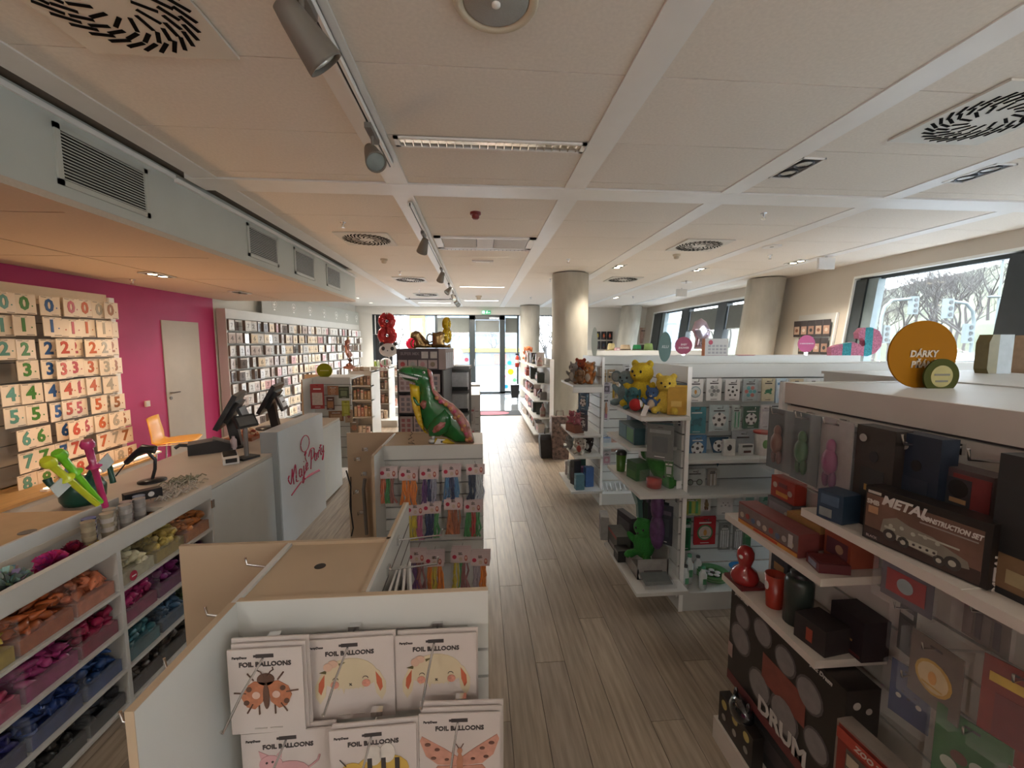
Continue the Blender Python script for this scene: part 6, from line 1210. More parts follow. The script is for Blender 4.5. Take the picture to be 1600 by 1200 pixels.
front([('brown card with black toy glasses on the animal gondola', 955, 578, 13, 20, (.30, .21, .12), 'glasses', (.02, .02, .02), (.02, .02, .02), 0), ('second brown card with glasses, by the end panel', 944, 578, 7, 20, (.32, .22, .12), 'glasses', (.02, .02, .02), (.02, .02, .02), 0), ('mauve carton card below the brown glasses cards', 948, 596, 12, 20, (.42, .36, .42), 'block', (.1, .08, .1), (.3, .25, .3), 0), ('white card with a pink doll print', 947, 618, 12, 42, (.60, .58, .58), 'figure', (.5, .25, .15), (.5, .2, .35), 0), ('silver packet with dark print, top row', 980, 570, 15, 14, (.5, .5, .5), 'frog', (.05, .05, .05), (.2, .2, .2), 0), ('brown card right of the doll print', 962, 598, 10, 26, (.35, .25, .14), 'text', (.6, .5, .4), (.2, .15, .1), 0), ('pale sheet with blue print low on the animal gondola', 948, 680, 14, 20, (.5, .52, .55), 'text', (.2, .3, .5), (.45, .5, .55), 0), ('pink star print sheet low on the animal gondola', 962, 683, 14, 24, (.50, .30, .25), 'heart', (.55, .2, .2), (.5, .2, .2), 0), ('white sheet with a pink border near the deck', 948, 706, 13, 22, (.55, .48, .5), 'block', (.5, .25, .3), (.6, .5, .5), 0)], 4.55)
t = thing('cutlery_row', 'row of pale wrapped sticks lying on the base deck of the animal gondola', 'cutlery', (1.33, 4.3, .117)); m = MB(CARD)
for k in range(8): m.tube([(k*.05, .0, .012), (k*.05+.05, .22, .02)], .008, 6)
m.build('sticks', t)['kind'] = 'stuff'
# things on top of gondola C
def tpx(u, y=4.85, z=1.57): return (at(u, 552, y=y).x, y, z)
disc_sign('tall grey green oval sign turned nearly edge-on', 1039, 542, 10.5, 24, 4.3, (.15, .23, .22), [('KLU', .0)], rz=.0, size=.04, tcol=(.5, .55, .55)); disc_sign('round dusty pink sign with two lines of white lettering', 1068, 540, 14.5, 14, 4.9, (.42, .12, .19), [('BABY', .012), ('SHOWER', -.028)], size=.032, zb=1.57, tcol=(.75, .6, .62)); disc_sign('round bright pink sign beside the striped numeral', 1260, 537, 15, 14, 4.9, (.62, .16, .32), [('K NAROZENINÁM', .0)], size=.022, zb=1.57, tcol=(.8, .6, .7))
t = thing('calendar_box', 'white printed game box with an orange spine standing on the gondola', 'box', (tpx(1117)[0], 4.85, 1.57), .05); MB(mat('calbox', (.55, .52, .50), .5)).bx(-.15, .15, -.03, .03, 0, .21).mat(cm((.5, .15, .04))).bx(-.155, -.15, -.03, .03, 0, .21).build('carton', t); m = MB(REDT).disc(-.08, .165, .028, y=-.03)
for i in range(5):
    for k in range(3): m.mat(cm((.35, .33, .34))).rect(-.11+.05*i, -.075+.05*i, .03+.04*k, .055+.04*k, y=-.03)
m.mat(cm((.4, .3, .3))).rect(-.15, .15, .0, .012, y=-.03); m.build('print', t)
t = thing('flat_plate', 'flat pink plate lying on the gondola top', 'plate', tpx(1165)); MB(cm((.6, .25, .32))).lathe([(.06, 0), (.11, .012), (.112, .014), (.06, .004)], 24).build('plate', t)
# striped numeral pinata
t = thing('pinata_numeral', 'pink and teal striped paper numeral lying tilted on the gondola top', 'pinata', (tpx(1325)[0], 4.75, 1.57), -.35)
PKP = mat('pinata_pink', (.62, .22, .33), .9, noise=.35, scale=90, bump=.6); TLP = mat('pinata_teal', (.06, .36, .42), .9, noise=.35, scale=90, bump=.6)
q2 = [(-.27, .0), (-.28, .10), (-.22, .13), (-.05, .17), (.02, .14), (.04, .11), (.07, .13), (.06, .19), (.03, .22), (.0, .21), (-.01, .28), (.03, .34), (.12, .345), (.20, .30), (.235, .22), (.23, .12), (.18, .04), (.10, .0)]
def clipx(poly, a, b):
    def cl(P, x, keep):
        o = []
        for i in range(len(P)):
            p, q = P[i], P[(i+1) % len(P)]; ip, iq = keep(p[0]-x), keep(q[0]-x)
            if ip: o.append(p)
            if ip != iq: s_ = (x-p[0])/(q[0]-p[0]); o.append((x, p[1]+s_*(q[1]-p[1])))
        return o
    P = cl(poly, a, lambda d: d >= 0); return cl(P, b, lambda d: d <= 0) if P else P
xs_ = [-.29, -.16, -.07, .06, .14, .25]
for i in range(5):
    P = clipx(q2, xs_[i], xs_[i+1])
    if len(P) > 2: MB([PKP, TLP][i % 2]).prism(P, -.06, .06).build('pink_stripe' if i % 2 == 0 else 'teal_stripe', t)
# unicorn-ish foil balloon and beige ball balloon near the windows
def foil(lab, u, v, y, pts, s, mt, th=.05, string=None):
    q = at(u, v, y=y); t = thing('foil_balloon', lab, 'balloon', (q.x, q.y, q.z)); poly_blob(t, 'body', [(a*s, b*s) for a, b in pts], 0, th, mt)
    if string is not None: MB(METALW).tube([(0, 0, 0), (.01, .005, -(q.z-string)*.5), (0, 0, -(q.z-string))], .0025, 4).build('string', t); MB(CHROME).lathe([(.03, -(q.z-string)), (.025, -(q.z-string)+.03), (.001, -(q.z-string)+.04)], 10).build('weight', t)
    return t
SILV = mat('silver_foil', (.62, .60, .66), .15, metal=.8, noise=.3, scale=6, col2=(.75, .55, .70)); CIR = lambda a, b, n=20: [(a*math.cos(2*PI*i/n), b*math.sin(2*PI*i/n)) for i in range(n)]
foil('iridescent silver foil balloon of a pony head before the windows', 1092, 545, 5.0, [(-.25, 0), (.2, .0), (.1, .25), (.3, .35), (.5, .6), (.55, .9), (.3, 1.3), (.05, 1.45), (-.25, 1.3), (-.4, .9), (-.2, .5)], .26, SILV, .05)
t = foil('beige sports ball balloon peeking out behind the slanted column', 1180, 510, 8.9, CIR(1, 1), .20, mat('beige_foil', (.55, .45, .35), .3, noise=.1), .09, string=1.57); MB(DARKT).ell((-.12, -.10, .0), (.025, .02, .05), 8, 6).build('dark_spot', t)
# row D and hats
D_ = thing('gondola', 'third white gondola row with straw hats on its top', 'gondola', (3.4, 8.4, 0)); wp(D_, 'header', MB(WHITE).bx(2.1, 4.9, 8.35, 8.37, 1.48, 1.58)); wp(D_, 'top_board', MB(WHITE).bx(2.1, 4.9, 8.37, 9.2, 1.55, 1.565)); slats(D_, 2.1, 4.9, 8.38, .1, 1.47, 10, 'x', -1, m=WHITE); wp(D_, 'end_panel', MB(WHITE).bx(2.08, 2.1, 8.3, 9.2, 0, 1.58))
def hat(lab, u, y, c_, r=.13, h=.10, band=None):
    q = at(u, 545, y=y); t = thing('hat', lab, 'hat', (q.x, y, 1.567)); mm = mat('hat_%s' % lab[:8], c_, .8, noise=.2, scale=60, bump=.3); MB(mm).lathe([(r, .012), (r*1.02, .02), (r*.62, .012), (r*.55, h*.8), (r*.45, h), (.001, h*.95)], 24).build('hat', t); MB(band or cm((.05, .04, .03))).lathe([(r*.62, .016), (r*.60, .04), (r*.59, .04)], 24).build('band', t)
hat('cream boater hat, leftmost in the hat row', 955, 8.7, (.60, .50, .25), .13, .16); hat('straw cowboy hat next to the slanted far column', 977, 8.8, (.55, .42, .28), .19, .13); hat('green felt hat in the hat row', 995, 8.7, (.02, .22, .08), .15, .13); hat('olive green decorated hat at the right of the hat row', 1013, 8.7, (.20, .30, .10), .16, .16); hat('dark small hat between the green hats', 1005, 8.95, (.03, .03, .03), .13, .13)
carton('tiny pink box before the hats', (at(963, 545, y=8.6).x, 8.55, 1.567), (.1, .08, .07), .2, (.45, .25, .27), [('r', (-.3, .3, .3, .7), (.6, .5, .5))], cat='box')
disc_sign('pale grey sign edge by the big concrete column', 929, 535, 5, 24, 4.95, (.45, .47, .42), [], zb=1.57)
# costume packets on the far wall and by the windows
for i in range(6):
    q = at(934+9.5*(i % 3)+0*(i//3), 518+15*(i//3), y=14.33); hang('%s costume packet hung on the far white wall' % ['yellow and black', 'orange and black', 'red and black', 'black lower left', 'dark blue lower middle', 'grey and black lower right'][i], q, 0, .19, .28, (.02, .02, .025), 'figure', [(.6, .45, .03), (.55, .15, .06), (.5, .1, .06), (.1, .1, .1), (.04, .06, .12), (.4, .4, .4)][i], (.2, .1, .1), hk=False, title=False)
PB = thing('poster_panel', 'white slat panel on the sloping wall holding wig packets', 'display panel', (5.672, 6.78, 1.3), rot=(0, .12, 0)); MB(WHITE).bx(-.012, .012, -.40, .40, 0, .93).build('panel', PB); MB(METALW).bx(-.02, .02, -.42, -.40, 0, .93).build('edge', PB)
for i in range(9):
    q = (5.70-.02*(i//5), 6.48+.16*(i % 5)-.0, 2.12-.30*(i//5)); t = hang('wig packet with a portrait print on the sloping wall, %s' % (['top row, nearest', 'top row, second', 'top row, third', 'top row, fourth', 'top row, farthest', 'lower row, nearest', 'lower row, second', 'lower row, third', 'lower row, farthest'][i]), q, RZ, .155, .28, (.04, .03, .03), 'block', [(.45, .28, .2), (.5, .35, .26), (.35, .2, .14)][i % 3], [(.6, .5, .42), (.2, .08, .05), (.02, .02, .02)][i % 3], hk=False, title=False, name='wig_packet')
for i in range(3):
    q = at(1004+4*i, 512, y=14.31); hang('pink and cream costume packet by the far slanted column, %s from the left' % ORD[i], q, 0, .18, .55, [(.5, .32, .26), (.6, .5, .42), (.45, .3, .28)][i], 'figure', (.6, .4, .35), (.5, .3, .3), hk=False)
# window sill objects by the big window
for lab, u0, u1, v0, v1, c1, c2 in [('olive and silver wooden letter block on the sill line at right', 1532, 1575, 523, 565, (.16, .13, .05), (.36, .40, .42)), ('brown wooden block at the right photo edge', 1592, 1612, 524, 562, (.4, .26, .16), (.45, .3, .2))]:
    a = at(u0, v1, y=2.05); b = at(u1, v0, y=2.05); t = thing('wooden_block', lab, 'block', ((a.x+b.x)/2, 2.05, 1.56)); w = b.x-a.x; h = max(.02, b.z-1.56)
    MB(cm(c2)).bx(-w*.1, w/2, -.03, .03, 0, h).build('front', t); MB(cm(c1)).prism([(-w*.5, h*.12), (-w*.42, 0), (-w*.1, 0), (-w*.1, h), (-w*.38, h), (-w*.5, h*.8)], -.032, .03).build('round_side', t)
T2 = thing('gondola', 'low back half of the near gondola under the window side', 'gondola', (2.6, 2.0, 0)); wp(T2, 'top_board', MB(WHITE).bx(2.01, 3.4, .9, 2.3, 1.545, 1.56)); wp(T2, 'body', MB(WHITE).bx(2.01, 3.4, .92, 2.28, 0, 1.545))
# ================================================================ shoe unit along the aisle, by the column
E_ = thing('gondola', 'tall aisle unit of dark gifts and shoes beside the concrete column', 'gondola', (1.1, 8.3, 0))
wp(E_, 'back_panel', MB(WHITE).bx(1.245, 1.265, 7.05, 9.7, 0, 1.45)); wp(E_, 'end_edge', MB(METALW).bx(1.20, 1.27, 7.03, 7.05, 0, 1.45))
for z in (1.33, 1.04, .74, .44, .16): shelf_(E_, .93, 1.245, 7.06, 9.7, z)
rr = random.Random(5); PAL = [((.05, .03, .035), 'black'), ((.10, .05, .08), 'dark violet'), ((.30, .16, .14), 'brown rose'), ((.50, .45, .42), 'cream'), ((.04, .05, .04), 'charcoal green'), ((.55, .28, .26), 'salmon'), ((.14, .13, .13), 'grey'), ((.40, .10, .08), 'red')]
for zi, z in enumerate((1.332, 1.042, .742, .442, .162)):
    for k in range(9):
        c_, nm = PAL[rr.choice([0, 1, 6, 4, 2, 3] if k < 5 else [5, 3, 2, 7, 5, 1])]; y = 7.2+.275*k; h = rr.uniform(.12, .24)
        if (zi+k) % 3 == 0:
            t = thing('bottle', '%s gift bottle, %s along the %s shelf by the column' % (nm, ORD[k], ORD[zi]), 'bottle', (1.06+rr.uniform(-.05, .05), y, z)); MB(cm(c_, .3)).lathe([(.001, 0), (.05, 0), (.05, h*.6), (.018, h*.8), (.018, h), (.001, h)], 12).build('body', t); MB(cm((.3, .25, .2))).lathe([(.051, h*.2), (.051, h*.45)], 12).build('band', t)
        else: carton('%s gift box, %s along the %s shelf by the column' % (nm, ORD[k], ORD[zi]), (1.08+rr.uniform(-.04, .04), y, z), (rr.uniform(.12, .2), .12, h), RZ+rr.uniform(-.3, .3), c_, [('r', (-.35, .35, .3, .75), PAL[rr.randrange(8)][0])], cat='box')
for i, (u, v0, v1, c_, nm) in enumerate([(858, 716, 680, (.03, .028, .03), 'plain black'), (876, 718, 652, (.06, .035, .03), 'brown flower patterned')]):
    q = at(u, v0, z=0); h = at(u, v1, y=q.y).z; t = thing('shopping_bag', '%s standing bag on the floor by the concrete column' % nm, 'bag', (q.x, q.y+.1, 0)); mm = mat('bag_'+nm[:5], c_, .6, noise=.6 if i else .2, scale=25, col2=(.25, .16, .13) if i else None); MB(mm).ring_loft([[(-.12, -.1, 0), (.12, -.1, 0), (.12, .1, 0), (-.12, .1, 0)], [(-.14, -.11, h*.8), (.14, -.11, h*.8), (.14, .11, h*.8), (-.14, .11, h*.8)], [(-.13, -.06, h), (.13, -.06, h), (.13, .06, h), (-.13, .06, h)]], smooth=False).build('bag_body', t); MB(mm).tube([(-.06, 0, h-.01), (-.05, 0, h+.08), (.05, 0, h+.08), (.06, 0, h-.01)], .01, 6).build('handle', t)
plush('red and orange stuffed toy on the far end of the column unit', (1.1, 9.35, 1.37+.0), -.6, .6, (.50, .14, .05), ear='flap')
# ================================================================ LEFT far units
def unit(lab, x0, x1, y, z, base_x, sh, deep=.35):
    g = thing('gondola', lab, 'gondola', ((x0+x1)/2, y, 0)); wp(g, 'side_panel', MB(WHITE).bx(x1-.015, x1, y-.02, y+.6, 0, z)); wp(g, 'side_panel', MB(WHITE).bx(x0, x0+.015, y-.02, y+.6, 0, z)); slats(g, x0+.015, x1-.015, y+.16, .15, z-.08, 8, 'x', -1)
    wp(g, 'header', MB(WHITE).bx(x0, x1, y-.015, y, z-.08, z)); wp(g, 'top_board', MB(WHITE).bx(x0, x1, y, y+.6, z-.03, z-.01)); wp(g, 'base_deck', MB(WHITE).bx(x0, base_x, y-deep, y+.15, 0, .14))
    for s_ in sh: shelf_(g, x0, x1, y-.02, y+.15, s_)
    return g
q0 = at(488, 590, y=5.45); q1 = at(547, 590, y=5.45)
P1 = thing('gondola', 'low white gondola behind the counter topped by the olive round sign', 'gondola', (-1.9, 5.45, 0)); wp(P1, 'header', MB(WHITE).bx(q0.x, q1.x, 5.45, 5.465, q0.z-.085, q0.z)); wp(P1, 'side_panel', MB(WHITE).bx(q0.x-.015, q0.x, 5.15, 6.1, 0, q0.z).mat(TB).bx(q0.x-.016, q0.x+.001, 5.14, 5.15, 0, q0.z)); slats(P1, q0.x, q1.x, 5.48, .1, q0.z-.09, 8); wp(P1, 'top_board', MB(WHITE).bx(q0.x, q1.x, 5.465, 6.1, q0.z-.03, q0.z-.01)); wp(P1, 'tan_wing', MB(TB).bx(q0.x-.32, q0.x-.02, 6.0, 6.015, 0, q0.z))
disc_sign('round olive green sign above the counter gondola', 507, 579, 11.5, 11, 5.7, (.20, .22, .015), [('--------', 0)], size=.02, zb=q0.z-.01, tcol=(.45, .45, .2))
for i, (u, v, wp_, hp, c_, c1, mo, nm) in enumerate([(495, 600, 20, 38, (.38, .05, .05), (.6, .5, .45), 'block', 'red and white gift bag'), (520, 603, 16, 14, (.35, .16, .08), (.5, .3, .2), 'dots', 'orange brown packet'), (537, 604, 16, 18, (.06, .08, .05), (.2, .25, .15), 'text', 'dark green packet'), (516, 620, 12, 20, (.12, .06, .05), (.4, .2, .1), 'block', 'dark red packet'), (540, 626, 12, 24, (.38, .38, .05), (.5, .5, .1), 'text', 'yellow packet'), (525, 642, 22, 16, (.25, .12, .06), (.4, .25, .15), 'block', 'brown box-like packet'), (545, 640, 12, 20, (.45, .32, .22), (.3, .1, .1), 'heart', 'tan packet'), (553, 655, 12, 24, (.25, .18, .12), (.5, .2, .1), 'dots', 'mixed brown packet')]):
    q = at(u, v, y=5.30); s_ = 5.3/F0; hang('%s on the low gondola behind the counter' % nm, q, R.uniform(-.1, .1), wp_*s_, hp*s_, c_, mo, c1, c1, hk=False)
for gi, (u0, u1, y, vt, vb) in enumerate([(547, 580, 7.35, 580, 668), (580, 607, 9.0, 574, 652), (609, 622, 10.8, 570, 633)]):
    a = at(u0, vt, y=y); b = at(u1, vt, y=y); g = unit('white end unit of pastel gifts left of the aisle, %s from the camera' % ORD[gi], a.x, b.x, y, a.z, b.x+.22, [.45, .75, 1.0] if gi < 2 else [.5, .9])
    rr = random.Random(gi); zz = [.142, .452, .752, 1.002] if gi < 2 else [.142, .502, .902]
    for zi, z in enumerate(zz):
        n = 5 if gi == 0 else (4 if gi == 1 else 2)
        for k in range(n):
            c_ = rr.choice([(.62, .48, .34), (.55, .30, .24), (.40, .28, .16), (.66, .58, .50), (.60, .40, .34), (.20, .15, .12)]); nm = '%s' % {.62: 'cream', .55: 'salmon', .40: 'bronze', .66: 'ivory', .60: 'pale pink', .20: 'dark brown'}[c_[0]]
            x = a.x+.03+(b.x-a.x-.06)*(k+.5)/n; w = (b.x-a.x-.06)/n*.8
            carton('%s gift tube, %s across the %s shelf up, %s pastel unit' % (nm, ORD[k], ORD[zi], ORD[gi]), (x, y+.07-(.15 if zi == 0 else 0), z), (w, .09, rr.uniform(.14, .2)), 0, c_, [('r', (-.4, .4, .75, .85), rr.choice([(.1, .07, .05), (.7, .6, .5), (.45, .1, .1)])), ('r', (-.2, .2, .3, .5), (.66, .55, .45))], cat='gift')
for i in range(5):
    q = at(584+5*i, 572, y=9.05); t = thing('candle_jar', '%s candle jar on top of the pastel unit' % ['lime green', 'pale green', 'dark pink', 'red', 'rose'][i], 'candle', (q.x, 9.2, q.z-.03)); MB(cm([(.35, .45, .08), (.5, .6, .4), (.4, .06, .1), (.45, .03, .05), (.55, .2, .22)][i], .3)).lathe([(.001, 0), (.03, 0), (.03, .11), (.02, .13), (.001, .13)], 14).build('jar', t); MB(CARD).lathe([(.022, .13), (.022, .15), (.001, .15)], 12).build('lid', t)
for i in range(4):
    q = at(541+9*i, 574, y=7.0); carton('%s open carton on top of the nearest pastel unit' % ['tan', 'kraft', 'beige', 'cream'][i], (q.x, 7.55+.1*(i % 2), at(547, 580, y=7.35).z-.008), (.10, .1, .07), .1*i, [(.5, .36, .24), (.42, .3, .2), (.55, .45, .34), (.6, .52, .42)][i], [('r', (-.3, .3, .3, .6), (.6, .5, .4))], cat='box')
# ---- balloons in the far left
RFO = mat('red_foil', (.42, .015, .02), .16, metal=.45, noise=.2, scale=6, clear=.6)
def eight(lab, u, v, y, h, mt, rz=0, sq=1.0):
    q = at(u, v, y=y); t = thing('numeral_balloon', lab, 'balloon', (q.x, y, q.z), rz); r = h*.26
    for k, (zc, rm, rt) in enumerate([(h*.25, h*.16, h*.125), (-h*.21, h*.18, h*.14)]):
        pts = [(rm*math.cos(a)*sq, 0, zc+rm*math.sin(a)) for a in [2*PI*i/28 for i in range(28)]]; MB(mt).tube(pts, [rt*(1+.04*math.sin(i*2.3)) for i in range(28)], 12, closed=True).build('upper_ring' if k == 0 else 'lower_ring', t)
    MB(METALW).tube([(0, 0, -h*.5), (.02, 0, -h*.5-.3)], .004, 4).build('ribbon', t)
    return t
q = at(605, 514, y=8.3)
eight('big red foil balloon numeral eight floating by the far left window', 605, 514, 8.3, .60, RFO)
YFO = mat('yellow_foil', (.65, .45, .01), .15, metal=.5, noise=.2, clear=.5); eight('yellow foil numeral balloon seen nearly edge-on near the entrance', 698, 516, 6.2, .36, YFO, rz=1.25)
t = foil('white panda face foil balloon under the red numeral', 607, 547, 8.2, CIR(1.15, .85), .155, mat('white_foil_matte', (.62, .60, .60), .3, noise=.1), .07, string=1.25)
m = MB(BLACKP)
for x in (-1, 1): m.ell((x*.085, -.066, .03), (.036, .02, .04), 10, 6).ell((x*.13, 0, .115), (.045, .03, .04), 10, 6)
m.ell((0, -.085, -.01), (.014, .01, .01), 8, 6).build('eyes_ears_nose', t)
foil('bright red round foil balloon at the window behind the rack', 643, 537, 9.0, CIR(1, 1), .125, mat('neon_red_foil', (.75, .01, .06), .25, noise=.1, emit=None), .08, string=1.0)
t = foil('small white striped foil balloon below the panda', 603, 566, 8.6, CIR(1, .8), .11, mat('white_foil_b', (.62, .62, .60), .3), .06, string=1.2); MB(cm((.1, .35, .12))).bx(-.02, .0, -.066, -.055, -.05, .05).mat(cm((.4, .04, .06))).bx(.03, .045, -.060, -.05, -.05, .05).build('stripes', t)
t = thing('numeral_balloon', 'rose gold foil numeral one balloon standing above the pastel unit', 'balloon', tuple(at(546, 574, y=7.4))); RG = mat('rose_gold_foil', (.52, .27, .22), .18, metal=.6, noise=.25, scale=8); MB(RG).tube([(.03, 0, .0), (-.01, 0, .05), (.02, 0, .12), (.015, 0, .2), (-.02, 0, .28), (-.03, 0, .36), (-.02, 0, .44), (.0, 0, .48)], [.05, .055, .045, .05, .045, .05, .05, .02], 12).build('stem', t); MB(RG).ell((.0, 0, .0), (.11, .05, .035), 12, 8).build('foot', t); MB(cm((.6, .5, .2))).ell((0, 0, .5), (.012, .012, .03), 6, 6).build('valve', t)
# framed packet with a red ring on the long wall
t = hang('cream framed packet with a dark red ring, mid of the long wall', p0+dv*3.0+nrm*.26+Vector((0, 0, 1.20)), wa, .20, .26, (.35, .16, .13), 'medal', (.6, .45, .35), (.35, .05, .04), hk=True)
# ---- entrance
t = thing('door_mat', 'dark entrance mat with a pink oval', 'mat', (.45, 10.2, .001)); MB(mat('mat_dark', (.025, .027, .03), .95, noise=.3, scale=80, bump=.3)).bx(-.75, .62, -.35, .38, 0, .008).build('mat', t); MB(mat('mat_pink', (.42, .10, .13), .9, noise=.1)).prismz([(-.15+.42*math.cos(a), .0+.25*math.sin(a)) for a in [2*PI*i/32 for i in range(32)]], .008, .0095).build('oval_print', t)
t = thing('bin', 'black wheeled bin chair-like stand beside the entrance door', 'bin', (1.05, 12.4, 0)); MB(BLACKP).ring_loft([[(-.1, -.1, .1), (.1, -.1, .1), (.1, .1, .1), (-.1, .1, .1)], [(-.13, -.12, .5), (.13, -.12, .5), (.13, .12, .5), (-.13, .12, .5)]], smooth=False).build('body', t); MB(CHROME).tube([(-.1, -.1, .1), (-.12, -.12, 0)], .01).tube([(.1, -.1, .1), (.12, -.12, 0)], .01).tube([(.1, .1, .1), (.12, .12, 0)], .01).tube([(-.1, .1, .1), (-.12, .12, 0)], .01).build('stand', t)
t = thing('fire_extinguisher', 'small red fire extinguisher hanging by the far concrete column', 'fire extinguisher', (1.24, 13.7, .95)); MB(mat('ext_red', (.45, .03, .01), .35)).lathe([(.001, 0), (.07, 0), (.07, .32), (.03, .38), (.001, .38)], 16).build('cylinder', t); MB(BLACKP).box((0, 0, .42), (.12, .03, .05)).tube([(.04, 0, .42), (.09, 0, .3), (.08, 0, .1)], .012, 6).build('valve_and_hose', t); MB(CARD).lathe([(.0705, .14), (.0705, .24)], 16).build('label_band', t)
for lab, u, v, r, c_ in [('yellow dot sticker on the glass left of the door', 727, 582, 4.7, (.75, .40, .01)), ('green dot sticker on the glass left of the door', 716, 591, 3, (.10, .55, .15)), ('blue dot sticker on the glass left of the door', 730, 604, 3.6, (.02, .25, .60)), ('pink dot sticker on the glass left of the door', 718, 606, 5, (.70, .25, .45)), ('pale rose round sticker high on the left pane', 715, 552, 8, (.50, .36, .36)), ('red square-ish sticker left of the door', 729, 562, 3.3, (.45, .05, .08)), ('yellow dot sticker right of the door', 798, 581, 4.8, (.75, .40, .01)), ('upper blue dot sticker right of the door', 796, 567, 3.2, (.02, .28, .65)), ('lower blue dot sticker right of the door', 791, 604, 3, (.02, .25, .60)), ('green dot sticker low at right of the door', 804, 594, 3, (.08, .55, .08)), ('pale green dot sticker right of the door', 790, 574, 3, (.30, .65, .40)), ('pale pink dot sticker right of the door', 789, 588, 2, (.6, .3, .4))]:
    q = at(u, v, y=14.478); s_ = 14.4/F0; o = MB(mat('sticker_%s' % lab[:10], c_, .5, emit=(c_[0], c_[1], c_[2], .35))).disc(0, 0, r*s_, y=0, t=.004, n=24).build('glass_sticker'); o.location = q; tag(o, lab, 'sticker')
t = thing('display_board', 'cream upright board by the window left of the door', 'board', (at(712, 616, z=.2).x, 11.5, 0)); MB(mat('cream_board', (.62, .52, .40), .6)).bx(-.1, .1, 0, .03, 0, 1.15).build('board', t); MB(GREYP).bx(-.12, .12, -.05, .08, 0, .02).build('foot', t)
for i in range(2): carton(['grey low cabinet unit with pale drawer prints past the dinosaur', 'second grey cabinet unit nearer the entrance'][i], (-.20-.0*i, 6.95+1.0*i, 0), (.42, .5, .98-.02*i), 0, (.38, .37, .36), [('r', (-.45, .45, .72, .92), (.46, .45, .44)), ('r', (-.45, -.02, .35, .68), (.52, .50, .50)), ('r', (.02, .45, .35, .68), (.5, .48, .48)), ('d', (.3, .6, .04), (.2, .1, .12))], name='cabinet', cat='cabinet')
# aisle-end packet column right of L3 handled by unit stock; left glazing post
# ================================================================ OUTSIDE
GRN_ = struct('ground_outside', MB(mat('paving_outside', (.085, .09, .095), .8, noise=.15, scale=1.2)).bx(-60, 60, 14.8, 140, -.3, -.1).bx(6.6, 120, -60, 14.8, -.3, -.1))
rd = MB(mat('asphalt', (.05, .055, .06), .8, noise=.2, scale=1)).bx(-60, 60, 20, 30, -.1, -.09).bx(14, 26, -60, 20, -.1, -.088)
tag(rd.build('road'), 'grey asphalt street outside the windows', 'road', kind='structure')
m = MB(CARD)
for i in range(10): m.bx(-30+6*i, -27+6*i, 24.9, 25.1, -.09, -.085)
tag(m.build('road_marking'), 'white dashed lane marking on the street', 'marking', kind='stuff')
hm = MB(mat('grass_slope', (.045, .058, .012), .95, noise=.5, scale=.25, col2=(.058, .054, .022))); vs = []; fs = []; nx, ny = 22, 22
for i in range(nx+1):
    for j in range(ny+1):
        x = 27+5*i; y = -50+7*j; z = -.1+max(0, (x-30))*.20*(1-.25*math.sin(y*.07))+.5*math.sin(x*.2+y*.13); vs.append((x, y, max(z, -.12)))
for i in range(nx):
    for j in range(ny): a = i*(ny+1)+j; fs.append((a, a+ny+1, a+ny+2, a+1))
hm.add(vs, fs, True); tag(hm.build('hillside'), 'brown green park slope beyond the street', 'hill', kind='structure')
# bare trees: three kinds share meshes
BARK = mat('bark', (.045, .038, .035), .9, noise=.3, scale=10)
def tree_mesh(seed, H=9.5, lv=6):
    r = random.Random(seed); trunk = MB(BARK); br = MB(BARK)
    def grow(p, d, L, rad, lev):
        q = p+d*L*.5+Vector((r.uniform(-.06, .06), r.uniform(-.06, .06), .03))*L; e = p+d*L; (trunk if lev == 0 else br).tube([p, q, e], [rad, rad*.85, rad*.65], 5 if lev < 2 else 3, caps=False)
        if lev >= lv: return
        for k in range(4 if lev == 0 else 3):
            ax = Vector((r.uniform(-1, 1), r.uniform(-1, 1), r.uniform(-.2, .5))).normalized(); nd = (d*.75+ax*.75+Vector((0, 0, .18))).normalized(); grow(p+d*L*r.uniform(.6, 1), nd, L*r.uniform(.58, .78), rad*.55, lev+1)
    grow(Vector((0, 0, 0)), Vector((0, 0, 1)), H*.30, H*.012, 0)
    return trunk.mesh('trunk'), br.mesh('branches')
TM = [tree_mesh(s) for s in (1, 2, 3, 4)]
def tree(x, y, z, s, lab, k, grp='bare trees outside'):
    t = thing('bare_tree', lab, 'tree', (x, y, z), R.uniform(0, 6), grp); t.scale = (s, s, s)
    link('trunk', TM[k][0], t); o = link('branches', TM[k][1], t); o['kind'] = 'stuff'
def hz(x, y): return max(-.12, -.1+max(0, (x-30))*.20*(1-.25*math.sin(y*.07))+.5*math.sin(x*.2+y*.13))
rt_ = random.Random(21)
for i in range(46):
    a = .72+.30*rt_.random() if i < 34 else .45+.25*rt_.random(); d = 42+38*rt_.random(); x = d*math.sin(a); y = d*math.cos(a)
    if x < 29: x = 29+rt_.random()*6
    tree(x, y, hz(x, y)-.1, .75+.5*rt_.random(), 'bare leafless tree on the park slope seen through the side windows', i % 4)
for u, y, s, k, lb in [(852, 22, .62, 0, 'bare tree right behind the far concrete column window'), (622, 26, .65, 1, 'bare tree left of the yellow tower block'), (865, 26, .7, 2, 'bare tree at the right end of the far glazing'), (770, 45, .5, 3, 'distant bare tree behind the entrance door'), (705, 50, .5, 1, 'distant bare tree left of the entrance')]:
    tree(at(u, 540, y=y).x, y, -.1, s, lb, k, None)
